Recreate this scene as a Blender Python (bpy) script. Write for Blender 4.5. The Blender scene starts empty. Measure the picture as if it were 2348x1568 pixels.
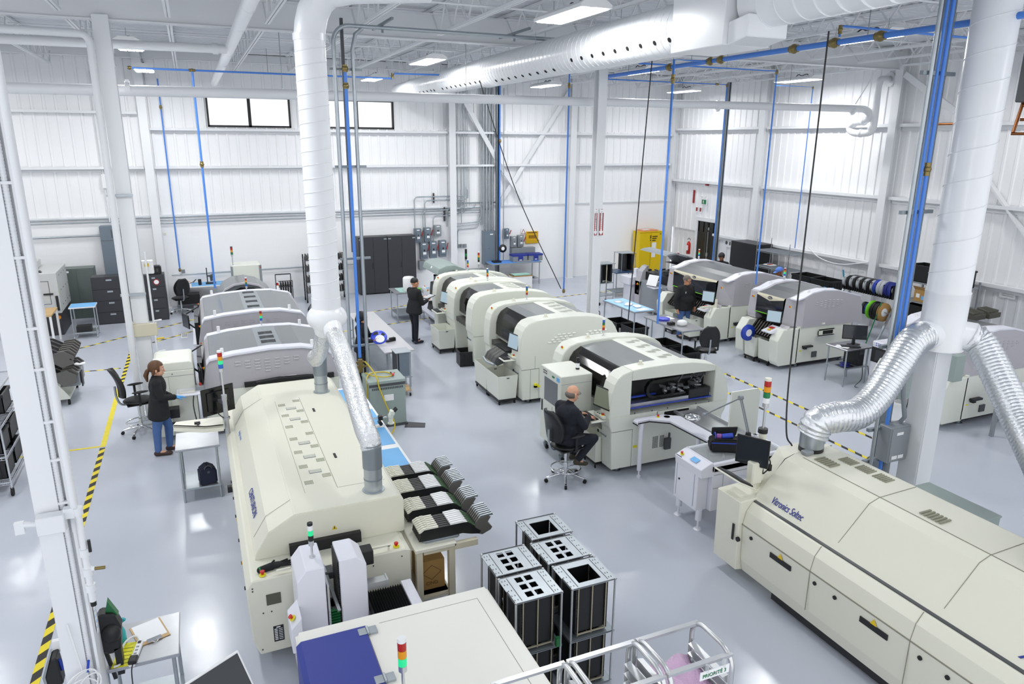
import bpy, bmesh, math, random
from mathutils import Vector as V, Matrix as M
rad = math.radians
rnd = random.Random(11)
SC = bpy.context.scene
COL = SC.collection

def lin(h):
    h = h.lstrip('#')
    o = []
    for i in (0, 2, 4):
        c = int(h[i:i+2], 16) / 255
        o.append(c / 12.92 if c <= .04045 else ((c + .055) / 1.055) ** 2.4)
    return (*o, 1)

MATS = {}
def mat(name, col, rough=.5, metal=0., emit=None, es=0., alpha=1., trans=0., noise=0., nscale=8., bump=0., bscale=40., coat=0., spec=.5):
    if name in MATS: return MATS[name]
    m = bpy.data.materials.new(name); m.use_nodes = True
    nt = m.node_tree; b = nt.nodes['Principled BSDF']
    b.inputs['Base Color'].default_value = lin(col)
    b.inputs['Roughness'].default_value = rough
    b.inputs['Metallic'].default_value = metal
    b.inputs['Alpha'].default_value = alpha
    b.inputs['Transmission Weight'].default_value = trans
    b.inputs['Coat Weight'].default_value = coat
    b.inputs['Specular IOR Level'].default_value = spec
    if emit:
        b.inputs['Emission Color'].default_value = lin(emit)
        b.inputs['Emission Strength'].default_value = es
    if noise or bump:
        tc = nt.nodes.new('ShaderNodeTexCoord')
    if noise:
        n = nt.nodes.new('ShaderNodeTexNoise'); n.inputs['Scale'].default_value = nscale; n.inputs['Detail'].default_value = 4
        nt.links.new(tc.outputs['Object'], n.inputs['Vector'])
        mx = nt.nodes.new('ShaderNodeMix'); mx.data_type = 'RGBA'
        c = lin(col)
        mx.inputs['A'].default_value = (*[x * (1 - noise) for x in c[:3]], 1)
        mx.inputs['B'].default_value = (*[min(1, x * (1 + noise)) for x in c[:3]], 1)
        nt.links.new(n.outputs['Fac'], mx.inputs['Factor']); nt.links.new(mx.outputs['Result'], b.inputs['Base Color'])
    if bump:
        n = nt.nodes.new('ShaderNodeTexNoise'); n.inputs['Scale'].default_value = bscale
        nt.links.new(tc.outputs['Object'], n.inputs['Vector'])
        bp = nt.nodes.new('ShaderNodeBump'); bp.inputs['Strength'].default_value = bump; bp.inputs['Distance'].default_value = .02
        nt.links.new(n.outputs['Fac'], bp.inputs['Height']); nt.links.new(bp.outputs['Normal'], b.inputs['Normal'])
    MATS[name] = m
    return m

def ramp_mat(name, c1, c2, kind, scale, rough=.5, metal=0., vec=None, thr=.5):
    """two hard colours from a wave / checker / brick pattern in object space"""
    m = bpy.data.materials.new(name); m.use_nodes = True
    nt = m.node_tree; b = nt.nodes['Principled BSDF']; b.inputs['Roughness'].default_value = rough; b.inputs['Metallic'].default_value = metal
    tc = nt.nodes.new('ShaderNodeTexCoord')
    w = nt.nodes.new('ShaderNodeTexWave'); w.inputs['Scale'].default_value = scale; w.bands_direction = kind
    nt.links.new(tc.outputs['Object'], w.inputs['Vector'])
    r = nt.nodes.new('ShaderNodeValToRGB'); r.color_ramp.interpolation = 'CONSTANT'
    r.color_ramp.elements[0].color = lin(c1); r.color_ramp.elements[1].color = lin(c2); r.color_ramp.elements[1].position = thr
    nt.links.new(w.outputs['Fac'], r.inputs['Fac']); nt.links.new(r.outputs['Color'], b.inputs['Base Color'])
    MATS[name] = m
    return m

# ---- palette
WALL = mat('wall_paint', '#F4F5F7', .5)
BLOCK = mat('block_paint', '#EDEFF2', .5)
STEELW = mat('white_steel_paint', '#E7E9EC', .4)
DUCTW = mat('duct_paint', '#EEF0F3', .28)
CREAM = mat('cream_enamel', '#E3E2D2', .33)
CREAM2 = mat('pale_cream_enamel', '#E2E5DA', .33)
CREAMD = mat('warm_cream_enamel', '#D3CDB6', .4)
COOLW = mat('cool_white_enamel', '#E1E2EC', .35)
WHITE = mat('white_plastic', '#ECEDEE', .4)
LAV = mat('lavender_grey_enamel', '#B3B1B7', .4)
ROOFG = mat('grey_tinted_panel', '#6E7376', .22)
ROOFL = mat('light_grey_tinted_panel', '#85898A', .2)
MIDG = mat('mid_grey_paint', '#8B9196', .4)
BLUEG = mat('blue_grey_paint', '#6F7C88', .4)
GREENG = mat('green_grey_paint', '#96A5A1', .4)
DARKG = mat('dark_grey', '#4A4D50', .45)
CHAR = mat('charcoal_paint', '#34353A', .45)
BLACK = mat('black_plastic', '#17181A', .45)
BLACKG = mat('gloss_black', '#0E0F11', .12)
RUBBER = mat('black_rubber', '#141414', .75)
TINT = mat('dark_tinted_glass', '#141211', .06, alpha=.86)
CLEAR = mat('clear_acrylic', '#DDE4E6', .08, alpha=.3)
GALV = mat('galvanised_steel', '#B2B9BE', .38, .85, noise=.12, nscale=6)
GALVD = mat('dull_galvanised', '#8D969C', .45, .7, noise=.1, nscale=6)
STAIN = mat('stainless_steel', '#B7B9BD', .3, .9, noise=.12, nscale=5)
CHROME = mat('chrome', '#DADCDE', .12, 1.)
ALU = mat('aluminium', '#D5D7D9', .32, .85)
FOIL2 = mat('ringed_foil', '#E2E5E8', .3, .8, bump=.25, bscale=30)
FOIL = mat('aluminium_foil', '#E6E8EA', .3, .75, bump=.8, bscale=55)
BRASS = mat('brass', '#8A7A4E', .35, .8)
COPPER = mat('copper', '#8E5A38', .32, .9)
BLUEP = mat('blue_pipe', '#4C86DE', .35)
BLUEM = mat('blue_mat', '#76B6EA', .6, noise=.06, nscale=3)
BLUEX = mat('blue_lid', '#26358F', .5, bump=.1, bscale=300)
BLUEB = mat('blue_plastic', '#2746B8', .35)
YEL = mat('yellow_paint', '#E6C40E', .4)
YELP = mat('yellow_plastic', '#E8E21C', .5)
YELH = mat('yellow_hose', '#C9B52A', .45)
RED = mat('red_plastic', '#C2281E', .35)
REDD = mat('dark_red', '#9A1A1C', .35)
ORANGE = mat('orange_plastic', '#E08A1C', .4)
AMBER = mat('amber_lens', '#E79A1B', .25)
REDL = mat('red_lens', '#B3261F', .25)
GREENL = mat('green_lens', '#1E7A49', .25)
GREENLIT = mat('lit_green_lens', '#22B878', .3, emit='#2CCB88', es=.55)
BLUEL = mat('blue_lens', '#2A66C4', .25)
GREENB = mat('green_board', '#1F6B3C', .4, noise=.3, nscale=30)
GREENS = mat('green_strip', '#7ADB1E', .4)
CARD = mat('cardboard', '#B08A52', .8, noise=.06)
WOOD = mat('plywood', '#C9A878', .6, noise=.08, nscale=4)
PAPER = mat('paper', '#F1F2F4', .8)
SCREEN = mat('lit_screen', '#9FB3BE', .25, emit='#A9BDC8', es=.25)
SCREEND = mat('dark_screen', '#2A2F35', .12)
SCREENY = mat('olive_screen', '#6E7364', .25, emit='#77806A', es=.2)
TEAL = mat('teal_plastic', '#2DB5B8', .2, alpha=.85)
BUBBLE = mat('pink_bubble_wrap', '#E3BFE0', .25, bump=.6, bscale=70)
NAVY = mat('navy_cloth', '#1C2238', .85, noise=.1)
BLKCLOTH = mat('black_cloth', '#18191C', .85, noise=.1)
NAVYB = mat('dark_navy_cloth', '#171A26', .85, noise=.1)
DENIM = mat('denim', '#49689C', .85, noise=.15, nscale=12)
SKIN = mat('skin', '#C98F6E', .55)
SKIN2 = mat('light_skin', '#D3A083', .55)
SKIN3 = mat('brown_skin', '#9A6647', .55)
HAIRB = mat('brown_hair', '#5A3A1E', .5, noise=.3, nscale=40)
HAIRK = mat('black_hair', '#141213', .5)
HAIRG = mat('grey_hair', '#6A625C', .6)
GLOVEB = mat('blue_nitrile', '#3F9BE0', .45)
LAMP = mat('lamp_tube', '#FFFFFF', .4, emit='#F6FAFF', es=14.)
FEEDG = mat('feeder_grey', '#6C6A66', .4, .3)
HOLEK = mat('duct_opening', '#050505', .9)

class MB:
    def __init__(s): s.v = []; s.f = []; s.mi = []; s.sm = []; s.m = 0; s.T = None
    def add(s, vs, fs, smooth=False):
        o = len(s.v)
        s.v += [tuple(s.T @ V(p)) for p in vs] if s.T else [tuple(p) for p in vs]
        for f in fs: s.f.append([i + o for i in f]); s.mi.append(s.m); s.sm.append(smooth)
        return s
    def box(s, x0, x1, y0, y1, z0, z1):
        if x0 > x1: x0, x1 = x1, x0
        if y0 > y1: y0, y1 = y1, y0
        if z0 > z1: z0, z1 = z1, z0
        return s.add([(x0,y0,z0),(x1,y0,z0),(x1,y1,z0),(x0,y1,z0),(x0,y0,z1),(x1,y0,z1),(x1,y1,z1),(x0,y1,z1)],
                     [(0,3,2,1),(4,5,6,7),(0,1,5,4),(1,2,6,5),(2,3,7,6),(3,0,4,7)])
    def obox(s, c, size, rot=(0,0,0)):
        T = s.T; m = M.Translation(c) @ M.Rotation(rot[2],4,'Z') @ M.Rotation(rot[1],4,'Y') @ M.Rotation(rot[0],4,'X')
        s.T = T @ m if T else m
        s.box(-size[0]/2,size[0]/2,-size[1]/2,size[1]/2,-size[2]/2,size[2]/2); s.T = T
        return s
    def bar(s, a, b, w, h=None, up=(0,0,1)):
        """rectangular bar from a to b, w wide (sideways), h tall"""
        a = V(a); b = V(b); d = (b-a).normalized(); up = V(up)
        if abs(d.dot(up)) > .98: up = V((1,0,0)) if abs(d.x) < .9 else V((0,1,0))
        sd = d.cross(up).normalized(); u = sd.cross(d); h = h or w
        vs = []
        for p in (a, b):
            for i, j in ((-1,-1),(1,-1),(1,1),(-1,1)): vs.append(p + sd*(w/2*i) + u*(h/2*j))
        return s.add(vs, [(3,2,1,0),(4,5,6,7),(0,1,5,4),(1,2,6,5),(2,3,7,6),(3,0,4,7)])
    def prism(s, pts, axis, a0, a1):
        """closed 2-D outline extruded along axis; pts are the other two coordinates in order (x,y,z minus axis)"""
        def mk(p, a): return {'x': (a,p[0],p[1]), 'y': (p[0],a,p[1]), 'z': (p[0],p[1],a)}[axis]
        ar = sum(pts[i][0]*pts[(i+1)%len(pts)][1]-pts[(i+1)%len(pts)][0]*pts[i][1] for i in range(len(pts)))
        flip = (ar < 0) ^ (axis == 'y') ^ (a1 < a0)
        n = len(pts); vs = [mk(p,a0) for p in pts] + [mk(p,a1) for p in pts]
        fs = [list(range(n))[::-1], [n+i for i in range(n)]] + [[i,(i+1)%n,n+(i+1)%n,n+i] for i in range(n)]
        if flip: fs = [f[::-1] for f in fs]
        return s.add(vs, fs)
    def cyl(s, a, b, r0, r1=None, n=16, caps=True):
        a = V(a); b = V(b); r1 = r0 if r1 is None else r1
        d = (b-a).normalized(); up = V((0,0,1)) if abs(d.z) < .95 else V((1,0,0))
        x = d.cross(up).normalized(); y = d.cross(x)
        ring = lambda c, r: [c + x*(r*math.cos(2*math.pi*i/n)) + y*(r*math.sin(2*math.pi*i/n)) for i in range(n)]
        A, B = ring(a,r0), ring(b,r1)
        s.add(A+B, [((i+1)%n, i, n+i, n+(i+1)%n) for i in range(n)], True)
        if caps:
            s.add(A, [list(range(n))]); s.add(B, [list(range(n))[::-1]])
        return s
    def tube(s, path, r, n=10, caps=True, rf=None):
        """smooth pipe along a list of points; r may be a list"""
        P = [V(p) for p in path]; k = len(P)
        rs = r if isinstance(r, (list,tuple)) else [r]*k
        tang = [(P[min(i+1,k-1)]-P[max(i-1,0)]).normalized() for i in range(k)]
        up = V((0,0,1)) if abs(tang[0].z) < .9 else V((1,0,0))
        x = tang[0].cross(up).normalized(); vs = []
        for i in range(k):
            x = (x - tang[i]*x.dot(tang[i])).normalized(); y = tang[i].cross(x)
            for j in range(n):
                t = 2*math.pi*j/n; vs.append(P[i] + x*(rs[i]*math.cos(t)) + y*(rs[i]*math.sin(t)))
        s.add(vs, [(i*n+j, i*n+(j+1)%n, (i+1)*n+(j+1)%n, (i+1)*n+j) for i in range(k-1) for j in range(n)], True)
        if caps:
            s.add(vs[:n], [list(range(n))[::-1]]); s.add(vs[-n:], [list(range(n))])
        return s
    def lathe(s, prof, c=(0,0,0), n=20, axis='z'):
        """prof: (radius, height) pairs"""
        vs = []
        for r, h in prof:
            for j in range(n):
                t = 2*math.pi*j/n; p = (r*math.cos(t), r*math.sin(t), h)
                if axis == 'x': p = (p[2], p[0], p[1])
                if axis == 'y': p = (p[1], p[2], p[0])
                vs.append(V(c)+V(p))
        k = len(prof)
        s.add(vs, [(i*n+j, i*n+(j+1)%n, (i+1)*n+(j+1)%n, (i+1)*n+j) for i in range(k-1) for j in range(n)], True)
        s.add(vs[:n], [list(range(n))[::-1]]); s.add(vs[-n:], [list(range(n))])
        return s
    def ell(s, c, r, n=14, m=9, rot=None):
        vs = []; R = rot or M.Identity(3)
        for i in range(m+1):
            p = math.pi*i/m
            for j in range(n):
                t = 2*math.pi*j/n
                vs.append(V(c) + R @ V((r[0]*math.sin(p)*math.cos(t), r[1]*math.sin(p)*math.sin(t), -r[2]*math.cos(p))))
        return s.add(vs, [(i*n+j, i*n+(j+1)%n, (i+1)*n+(j+1)%n, (i+1)*n+j) for i in range(m) for j in range(n)], True)
    def cone(s, a, b, ra, rb, n=12):
        """rounded limb segment"""
        s.cyl(a, b, ra, rb, n); s.ell(a, (ra,)*3, n, 7); s.ell(b, (rb,)*3, n, 7); return s
    def poly(s, pts): return s.add(pts, [list(range(len(pts)))])
    def obj(s, name, m, parent=None, bevel=0, seg=1, loc=None):
        me = bpy.data.meshes.new(name)
        me.from_pydata([tuple(p) for p in s.v], [], s.f)
        for x in (m if isinstance(m, (list,tuple)) else [m]): me.materials.append(x)
        me.polygons.foreach_set('material_index', s.mi)
        me.polygons.foreach_set('use_smooth', s.sm)
        if bevel:
            bm = bmesh.new(); bm.from_mesh(me)
            es = [e for e in bm.edges if len(e.link_faces) == 2 and e.calc_face_angle(0) > .5]
            bmesh.ops.bevel(bm, geom=es, offset=bevel, segments=seg, affect='EDGES', clamp_overlap=True)
            bm.to_mesh(me); bm.free()
        me.update()
        o = bpy.data.objects.new(name, me); COL.objects.link(o)
        if parent is not None: o.parent = parent
        if loc: o.location = loc
        return o

def tag(o, label, cat, group=None):
    o['label'] = label; o['category'] = cat
    if group: o['group'] = group
    return o
def thing(name, label, cat, loc=(0,0,0), rz=0, group=None):
    o = bpy.data.objects.new(name, None); COL.objects.link(o); o.empty_display_size = .1
    o.location = loc; o.rotation_euler = (0,0,rz)
    return tag(o, label, cat, group)
def struct(o, label=None, cat=None):
    o['kind'] = 'structure'
    if label: o['label'] = label
    if cat: o['category'] = cat
    return o
KIDS = {}
def dup(root, loc, rz, label, group=None, cat=None):
    def cp(o, par):
        c = o.copy(); COL.objects.link(c)
        if par is not None: c.parent = par
        for ch in list(o.children): cp(ch, c)
        return c
    r = cp(root, None); r.location = loc
    r.rotation_euler = (0,0,rz) if not isinstance(rz, tuple) else rz
    r['label'] = label
    if group: r['group'] = group
    if cat: r['category'] = cat
    return r
FONTN = [0]
def text(body, m, parent, loc, rot, size, name='lettering', depth=.0015, align='LEFT', shear=0.):
    cu = bpy.data.curves.new(name, 'FONT'); cu.body = body; cu.size = size; cu.extrude = depth; cu.align_x = align; cu.shear = shear
    cu.materials.append(m)
    tmp = bpy.data.objects.new(name, cu); COL.objects.link(tmp)
    me = bpy.data.meshes.new_from_object(tmp.evaluated_get(bpy.context.evaluated_depsgraph_get())); me.name = name
    bpy.data.objects.remove(tmp); bpy.data.curves.remove(cu)
    if not me.materials: me.materials.append(m)
    o = bpy.data.objects.new(name, me); COL.objects.link(o); o.location = loc; o.rotation_euler = rot
    if parent is not None: o.parent = parent
    return o
def arc(c, r, a0, a1, n, plane='xz'):
    o = []
    for i in range(n+1):
        t = a0 + (a1-a0)*i/n; u, w = r*math.cos(t), r*math.sin(t)
        o.append({'xz': (c[0]+u, c[1], c[2]+w), 'yz': (c[0], c[1]+u, c[2]+w), 'xy': (c[0]+u, c[1]+w, c[2])}[plane])
    return o
def smoothpath(pts, k=8):
    """Catmull-Rom through pts"""
    P = [V(p) for p in pts]; P = [2*P[0]-P[1]] + P + [2*P[-1]-P[-2]]; out = []
    for i in range(1, len(P)-2):
        for j in range(k):
            t = j/k; a, b, c, d = P[i-1], P[i], P[i+1], P[i+2]
            out.append(.5*((2*b)+(c-a)*t+(2*a-5*b+4*c-d)*t*t+(3*b-a-3*c+d)*t**3))
    out.append(P[-2]); return out
def signal(parent, x, y, z, cols, h=.25, r=.025, lh=.05, cap=None, lit=None, pole=None):
    """stack light: the pole is a part, each lens a sub-part"""
    p = MB().cyl((x,y,z), (x,y,z+h), r*.4, n=8).cyl((x,y,z), (x,y,z+.012), r*1.1, n=12)
    p.cyl((x,y,z+h), (x,y,z+h+.05), r, n=12)
    p.m = 1; zz = z+h+.05+lh*len(cols); p.cyl((x,y,zz), (x,y,zz+lh*.45), r*1.02, n=12)
    po = p.obj('signal_pole', [pole or ALU, cap or WHITE], parent)
    nm = {'R': ('red_lens', REDL), 'A': ('amber_lens', AMBER), 'G': ('green_lens', GREENL), 'B': ('blue_lens', BLUEL), 'L': ('green_lens', GREENLIT), 'C': ('clear_lens', WHITE), 'K': ('black_segment', BLACK), 'Y': ('yellow_lens', YEL)}
    for i, c in enumerate(cols):
        a = z+h+.05+lh*i
        MB().cyl((x,y,a+.002), (x,y,a+lh-.002), r, n=14).obj(nm[c][0], nm[c][1], po)
    return po
def estop(parent, x, y, z, d=(0,0,1), s=1.):
    d = V(d)
    o = MB().cyl((x,y,z), V((x,y,z))+d*.012*s, .03*s, n=14).obj('emergency_button_base', YELP, parent)
    MB().cyl(V((x,y,z))+d*.012*s, V((x,y,z))+d*.03*s, .012*s, n=10).cyl(V((x,y,z))+d*.03*s, V((x,y,z))+d*.045*s, .021*s, n=14).obj('red_knob', RED, o)
    return o
# =================== SETTING ===================
XL, XR, YB, YF, ZD = -9.0, 18.1, 25.1, -1.0, 7.72   # room: left, right, back, front, deck height
def floor_mat():
    m = bpy.data.materials.new('epoxy_floor'); m.use_nodes = True; nt = m.node_tree; b = nt.nodes['Principled BSDF']
    tc = nt.nodes.new('ShaderNodeTexCoord')
    n = nt.nodes.new('ShaderNodeTexNoise'); n.inputs['Scale'].default_value = .35; n.inputs['Detail'].default_value = 6
    nt.links.new(tc.outputs['Object'], n.inputs['Vector'])
    mx = nt.nodes.new('ShaderNodeMix'); mx.data_type = 'RGBA'; mx.inputs['A'].default_value = lin('#B3B9C5'); mx.inputs['B'].default_value = lin('#C4C9D4')
    nt.links.new(n.outputs['Fac'], mx.inputs['Factor']); nt.links.new(mx.outputs['Result'], b.inputs['Base Color'])
    n2 = nt.nodes.new('ShaderNodeTexNoise'); n2.inputs['Scale'].default_value = 1.3; n2.inputs['Detail'].default_value = 8
    nt.links.new(tc.outputs['Object'], n2.inputs['Vector'])
    mr = nt.nodes.new('ShaderNodeMapRange'); mr.inputs['To Min'].default_value = .1; mr.inputs['To Max'].default_value = .26
    nt.links.new(n2.outputs['Fac'], mr.inputs['Value']); nt.links.new(mr.outputs['Result'], b.inputs['Roughness'])
    n3 = nt.nodes.new('ShaderNodeTexNoise'); n3.inputs['Scale'].default_value = 2.2
    nt.links.new(tc.outputs['Object'], n3.inputs['Vector'])
    bp = nt.nodes.new('ShaderNodeBump'); bp.inputs['Strength'].default_value = .06; bp.inputs['Distance'].default_value = .05
    nt.links.new(n3.outputs['Fac'], bp.inputs['Height']); nt.links.new(bp.outputs['Normal'], b.inputs['Normal'])
    b.inputs['Specular IOR Level'].default_value = .42
    return m
FLOOR = floor_mat()
struct(MB().box(XL-1, XR+.4, YF-1, YB+.4, -.15, 0).obj('floor', FLOOR), 'pale blue-grey glossy epoxy floor of the hall', 'floor')

def brick_mat():
    m = bpy.data.materials.new('painted_block'); m.use_nodes = True; nt = m.node_tree; b = nt.nodes['Principled BSDF']
    b.inputs['Base Color'].default_value = lin('#F5F6F8'); b.inputs['Roughness'].default_value = .5
    tc = nt.nodes.new('ShaderNodeTexCoord'); mp = nt.nodes.new('ShaderNodeMapping'); mp.inputs['Rotation'].default_value = (rad(90), 0, 0)
    br = nt.nodes.new('ShaderNodeTexBrick'); br.inputs['Scale'].default_value = 1.; br.inputs['Brick Width'].default_value = .4; br.inputs['Row Height'].default_value = .2; br.inputs['Mortar Size'].default_value = .006
    br.inputs['Color1'].default_value = br.inputs['Color2'].default_value = (1,1,1,1); br.inputs['Mortar'].default_value = (0,0,0,1)
    nt.links.new(tc.outputs['Object'], mp.inputs['Vector']); nt.links.new(mp.outputs['Vector'], br.inputs['Vector'])
    bp = nt.nodes.new('ShaderNodeBump'); bp.inputs['Strength'].default_value = .35; bp.inputs['Distance'].default_value = .008
    nt.links.new(br.outputs['Color'], bp.inputs['Height']); nt.links.new(bp.outputs['Normal'], b.inputs['Normal'])
    return m
BRICK = brick_mat()
def ribs(mb, a0, a1, z0, z1, pos, axis, sgn, pitch=.3, rib=.07, d=.03, groove=True):
    """metal cladding sheet: flat pans between raised ribs, rib height d towards the room (sgn)"""
    prof = []; a = a0
    while a < a1 - 1e-6:
        e = min(a + pitch, a1)
        prof += [(a, 0), (min(a+pitch-rib-.03, e), 0)]
        if e - a > pitch - 1e-6: prof += [(e-rib-.01, d), (e-.03, d)]
        a = e
    prof.append((a1, 0))
    vs = []
    for p, o in prof:
        for z in (z0, z1): vs.append((p, pos+sgn*o, z) if axis == 'x' else (pos+sgn*o, p, z))
    fs = []
    for i in range(len(prof)-1):
        f = (2*i, 2*i+2, 2*i+3, 2*i+1)
        fs.append(f if (sgn < 0) == (axis == 'x') else f[::-1])
    mb.add(vs, fs)
# back wall: painted block below, ribbed white cladding above, with openings for the two windows
WIN = [(.62, 3.11), (4.0, 6.49)]; WZ0, WZ1 = 5.56, 6.48
w = MB(); w.box(XL, XR, YB, YB+.3, 0, 2.9); w.m = 1
ribs(w, XL, XR, 2.9, WZ0, YB, 'x', -1); ribs(w, XL, XR, WZ1, ZD+.1, YB, 'x', -1)
for a, b in ((XL, WIN[0][0]), (WIN[0][1], WIN[1][0]), (WIN[1][1], XR)): ribs(w, a, b, WZ0, WZ1, YB, 'x', -1)
struct(w.obj('wall_back', [BRICK, WALL]), 'white back wall, painted block below and ribbed cladding above', 'wall')
w = MB(); ribs(w, 1.0, YB, 1.85, ZD+.1, XR, 'y', -1); ribs(w, 1.0, YB, 0, 1.85, XR+.16, 'y', -1)
w.box(XR+.01, XR+.3, 1.0, YB, 1.83, 1.86)
struct(w.obj('wall_right', WALL), 'white ribbed cladding wall on the right side', 'wall')
w = MB(); ribs(w, 8., YB, 0, ZD+.1, XL, 'y', 1)
struct(w.obj('wall_left', WALL), 'white ribbed cladding wall on the left side', 'wall')
# ceiling deck (flutes run along x)
w = MB(); prof = []; y = YF
while y < YB+.2: prof += [(y,0),(y+.1,0),(y+.13,.06),(y+.2,.06)]; y += .23
vs = []
for p, d in prof: vs += [(XL, p, ZD+d), (XR+.3, p, ZD+d)]
w.add(vs, [(2*i, 2*i+1, 2*i+3, 2*i+2) for i in range(len(prof)-1)])
struct(w.obj('ceiling', mat('deck_paint', '#DFE2E6', .6)), 'white fluted metal roof deck', 'ceiling')
# windows: black frames, two panes each
for k, (a, b) in enumerate(WIN):
    f = MB(); y0, y1 = YB-.06, YB+.06; t = .055; mid = (a+b)/2
    for p in ((a,b,WZ0,WZ0+t),(a,b,WZ1-t,WZ1),(a,a+t,WZ0,WZ1),(b-t,b,WZ0,WZ1),(mid-.045,mid+.045,WZ0,WZ1)): f.box(p[0],p[1],y0,y1,p[2],p[3])
    fo = struct(f.obj(f'window_{k+1}', BLACK), 'black framed high strip window, '+('left one' if k == 0 else 'right one, behind the conduits'), 'window')
    MB().box(a+t, mid-.045, YB-.005, YB+.005, WZ0+t, WZ1-t).box(mid+.045, b-t, YB-.005, YB+.005, WZ0+t, WZ1-t).obj('pane', mat('window_glass', '#FFFFFF', .02, alpha=.12), fo)
# girts and wall columns
n = 0
def trim(mb, lab, m=STEELW, bevel=0):
    global n
    n += 1
    return struct(mb.obj(f'trim_{n}', m, bevel=bevel), lab, 'trim')
cols_b = [-1.15, 8.5, 13.3]
seg = [(XL, -1.3), (-1.0, 8.35), (8.65, 13.15), (13.45, 17.8)]
for z, sg in ((4.37, seg), (5.5, seg[1:])):
    for a, b in sg:
        trim(MB().box(a, b, YB-.2, YB-.03, z, z+.012).box(a, b, YB-.2, YB-.185, z-.06, z).box(a, b, YB-.05, YB-.03, z-.14, z), f'white girt rail on the back wall at {z} m')
trim(MB().box(XL, -1.3, YB-.2, YB-.03, 5.95, 5.965).box(XL, -1.3, YB-.2, YB-.185, 5.89, 5.95), 'white girt rail on the back wall left of the windows')
trim(MB().box(XL, XR, YB-.06, YB, 2.87, 2.92), 'white ledge between block and cladding')
for z in (5.72, 3.76, 1.86):
    for a, b in ((1., 14.65), (14.95, 19.75), (20.05, 24.9)):
        if z < 2 and b > 22: b = 22.1
        trim(MB().box(XR-.2, XR-.03, a, b, z, z+.015).box(XR-.2, XR-.185, a, b, z-.07, z).box(XR-.05, XR-.03, a, b, z-.18, z), f'white girt rail on the right wall at {z} m')
def hcol(x, y, z0, z1, w=.26, along='x', name='steel_column', lab='white steel column'):
    mb = MB(); t = .02
    if along == 'x': mb.box(x-w/2, x+w/2, y-w/2, y-w/2+t, z0, z1).box(x-w/2, x+w/2, y+w/2-t, y+w/2, z0, z1).box(x-t/2, x+t/2, y-w/2+t*.5, y+w/2-t*.5, z0, z1)
    else: mb.box(x-w/2, x-w/2+t, y-w/2, y+w/2, z0, z1).box(x+w/2-t, x+w/2, y-w/2, y+w/2, z0, z1).box(x-w/2+t*.5, x+w/2-t*.5, y-t/2, y+t/2, z0, z1)
    mb.box(x-w*.7, x+w*.7, y-w*.7, y+w*.7, z0, z0+.02)
    return struct(mb.obj(name, STEELW), lab, 'column')
for x in cols_b: hcol(x, YB-.17, 0, ZD, .24, 'x', lab=f'white wall column on the back wall')
for y in (19.9, 14.8, 9.7): hcol(XR-.17, y, 0, ZD, .24, 'y', lab='white wall column on the right wall')
hcol(XR-.15, YB-.15, 0, ZD, .2, 'y', lab='white column in the far corner')
hcol(-1.15, 14.9, 0, 7.2, .25, 'x', lab='white steel column beside the seated work place on the left')
hcol(8.63, 14.9, 0, 7.2, .22, 'x', lab='white steel column in the middle of the hall')
mb = MB().box(-1.32,-1.165,5.8,6.05,0,7.2).box(-1.17,-1.09,5.86,5.88,0,7.2).box(-1.1,-1.08,5.8,6.05,0,7.2)
struct(mb.obj('steel_column', STEELW), 'white steel column nearest the camera on the left', 'column')
struct(MB().box(8.72, 9.03, 6.06, 6.37, 0, 7.2).obj('steel_column', STEELW, bevel=.015, seg=2), 'white square column under the right round duct', 'column')
# wall bracing
def brace(a, b, lab): struct(MB().bar(a, b, .16, .05, (0,-1,0)).obj('wall_brace', STEELW), lab, 'brace')
brace((13.15, YB-.14, 6.98), (10.36, YB-.14, 3.0), 'white diagonal brace rising to the right on the back wall')
brace((9.02, YB-.2, 6.49), (10.36, YB-.2, 4.3), 'upper white diagonal brace behind the conduits')
brace((10.36, YB-.2, 4.3), (11.3, YB-.2, 3.1), 'lower white diagonal brace on the back wall')
struct(MB().bar((XR-.3, 14.6, 7.0), (XR-.3, 13.0, 6.0), .06, .16).obj('wall_brace', STEELW), 'white knee brace on the right wall', 'brace')
struct(MB().bar((XR-.12, 12.2, 4.6), (XR-.12, 9.0, 1.2), .05, .15, (1,0,0)).obj('wall_brace', STEELW), 'white diagonal brace low on the right wall', 'brace')
# roof girders (along x) at the column lines, joists (along y) between them
for y, lab in ((14.9, 'deep white roof girder over the middle columns'), (5.9, 'deep white roof girder over the near columns')):
    g = MB().box(XL, XR, y-.09, y+.09, 7.12, 7.14).box(XL, XR, y-.09, y+.09, 7.6, 7.62).box(XL, XR, y-.008, y+.008, 7.12, 7.62)
    struct(g.obj('roof_beam', STEELW), lab, 'beam')
def joist(x, y0, y1, zb=7.17, zt=7.66, npan=10):
    j = MB()
    for z in (zb, zt): j.box(x-.045, x-.008, y0 if z == zt else y0+.45, y1 if z == zt else y1-.45, z, z+.045).box(x+.008, x+.045, y0 if z == zt else y0+.45, y1 if z == zt else y1-.45, z, z+.045)
    st = (y1-y0-.9)/npan
    for i in range(npan):
        a = y0+.45+st*i
        j.bar((x,a,zb+.02), (x,a+st/2,zt+.02), .025).bar((x,a+st/2,zt+.02), (x,a+st,zb+.02), .025)
    j.bar((x,y0+.45,zb+.02), (x,y0,zt), .03).bar((x,y1-.45,zb+.02), (x,y1,zt), .03)
    return struct(j.obj('joist_beam', STEELW), 'white open web roof joist', 'joist')
for i in range(17):
    x = -8.1 + 1.6*i
    joist(x, 14.9, YB); joist(x, 5.9, 14.9)
for y in (8.3, 11.6, 17.5, 20.1, 22.7):
    trim(MB().cyl((XL,y,7.26),(XR,y,7.26),.018,n=6).cyl((XL,y,7.62),(XR,y,7.62),.018,n=6), 'thin white bridging rods between the roof joists')
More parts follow.
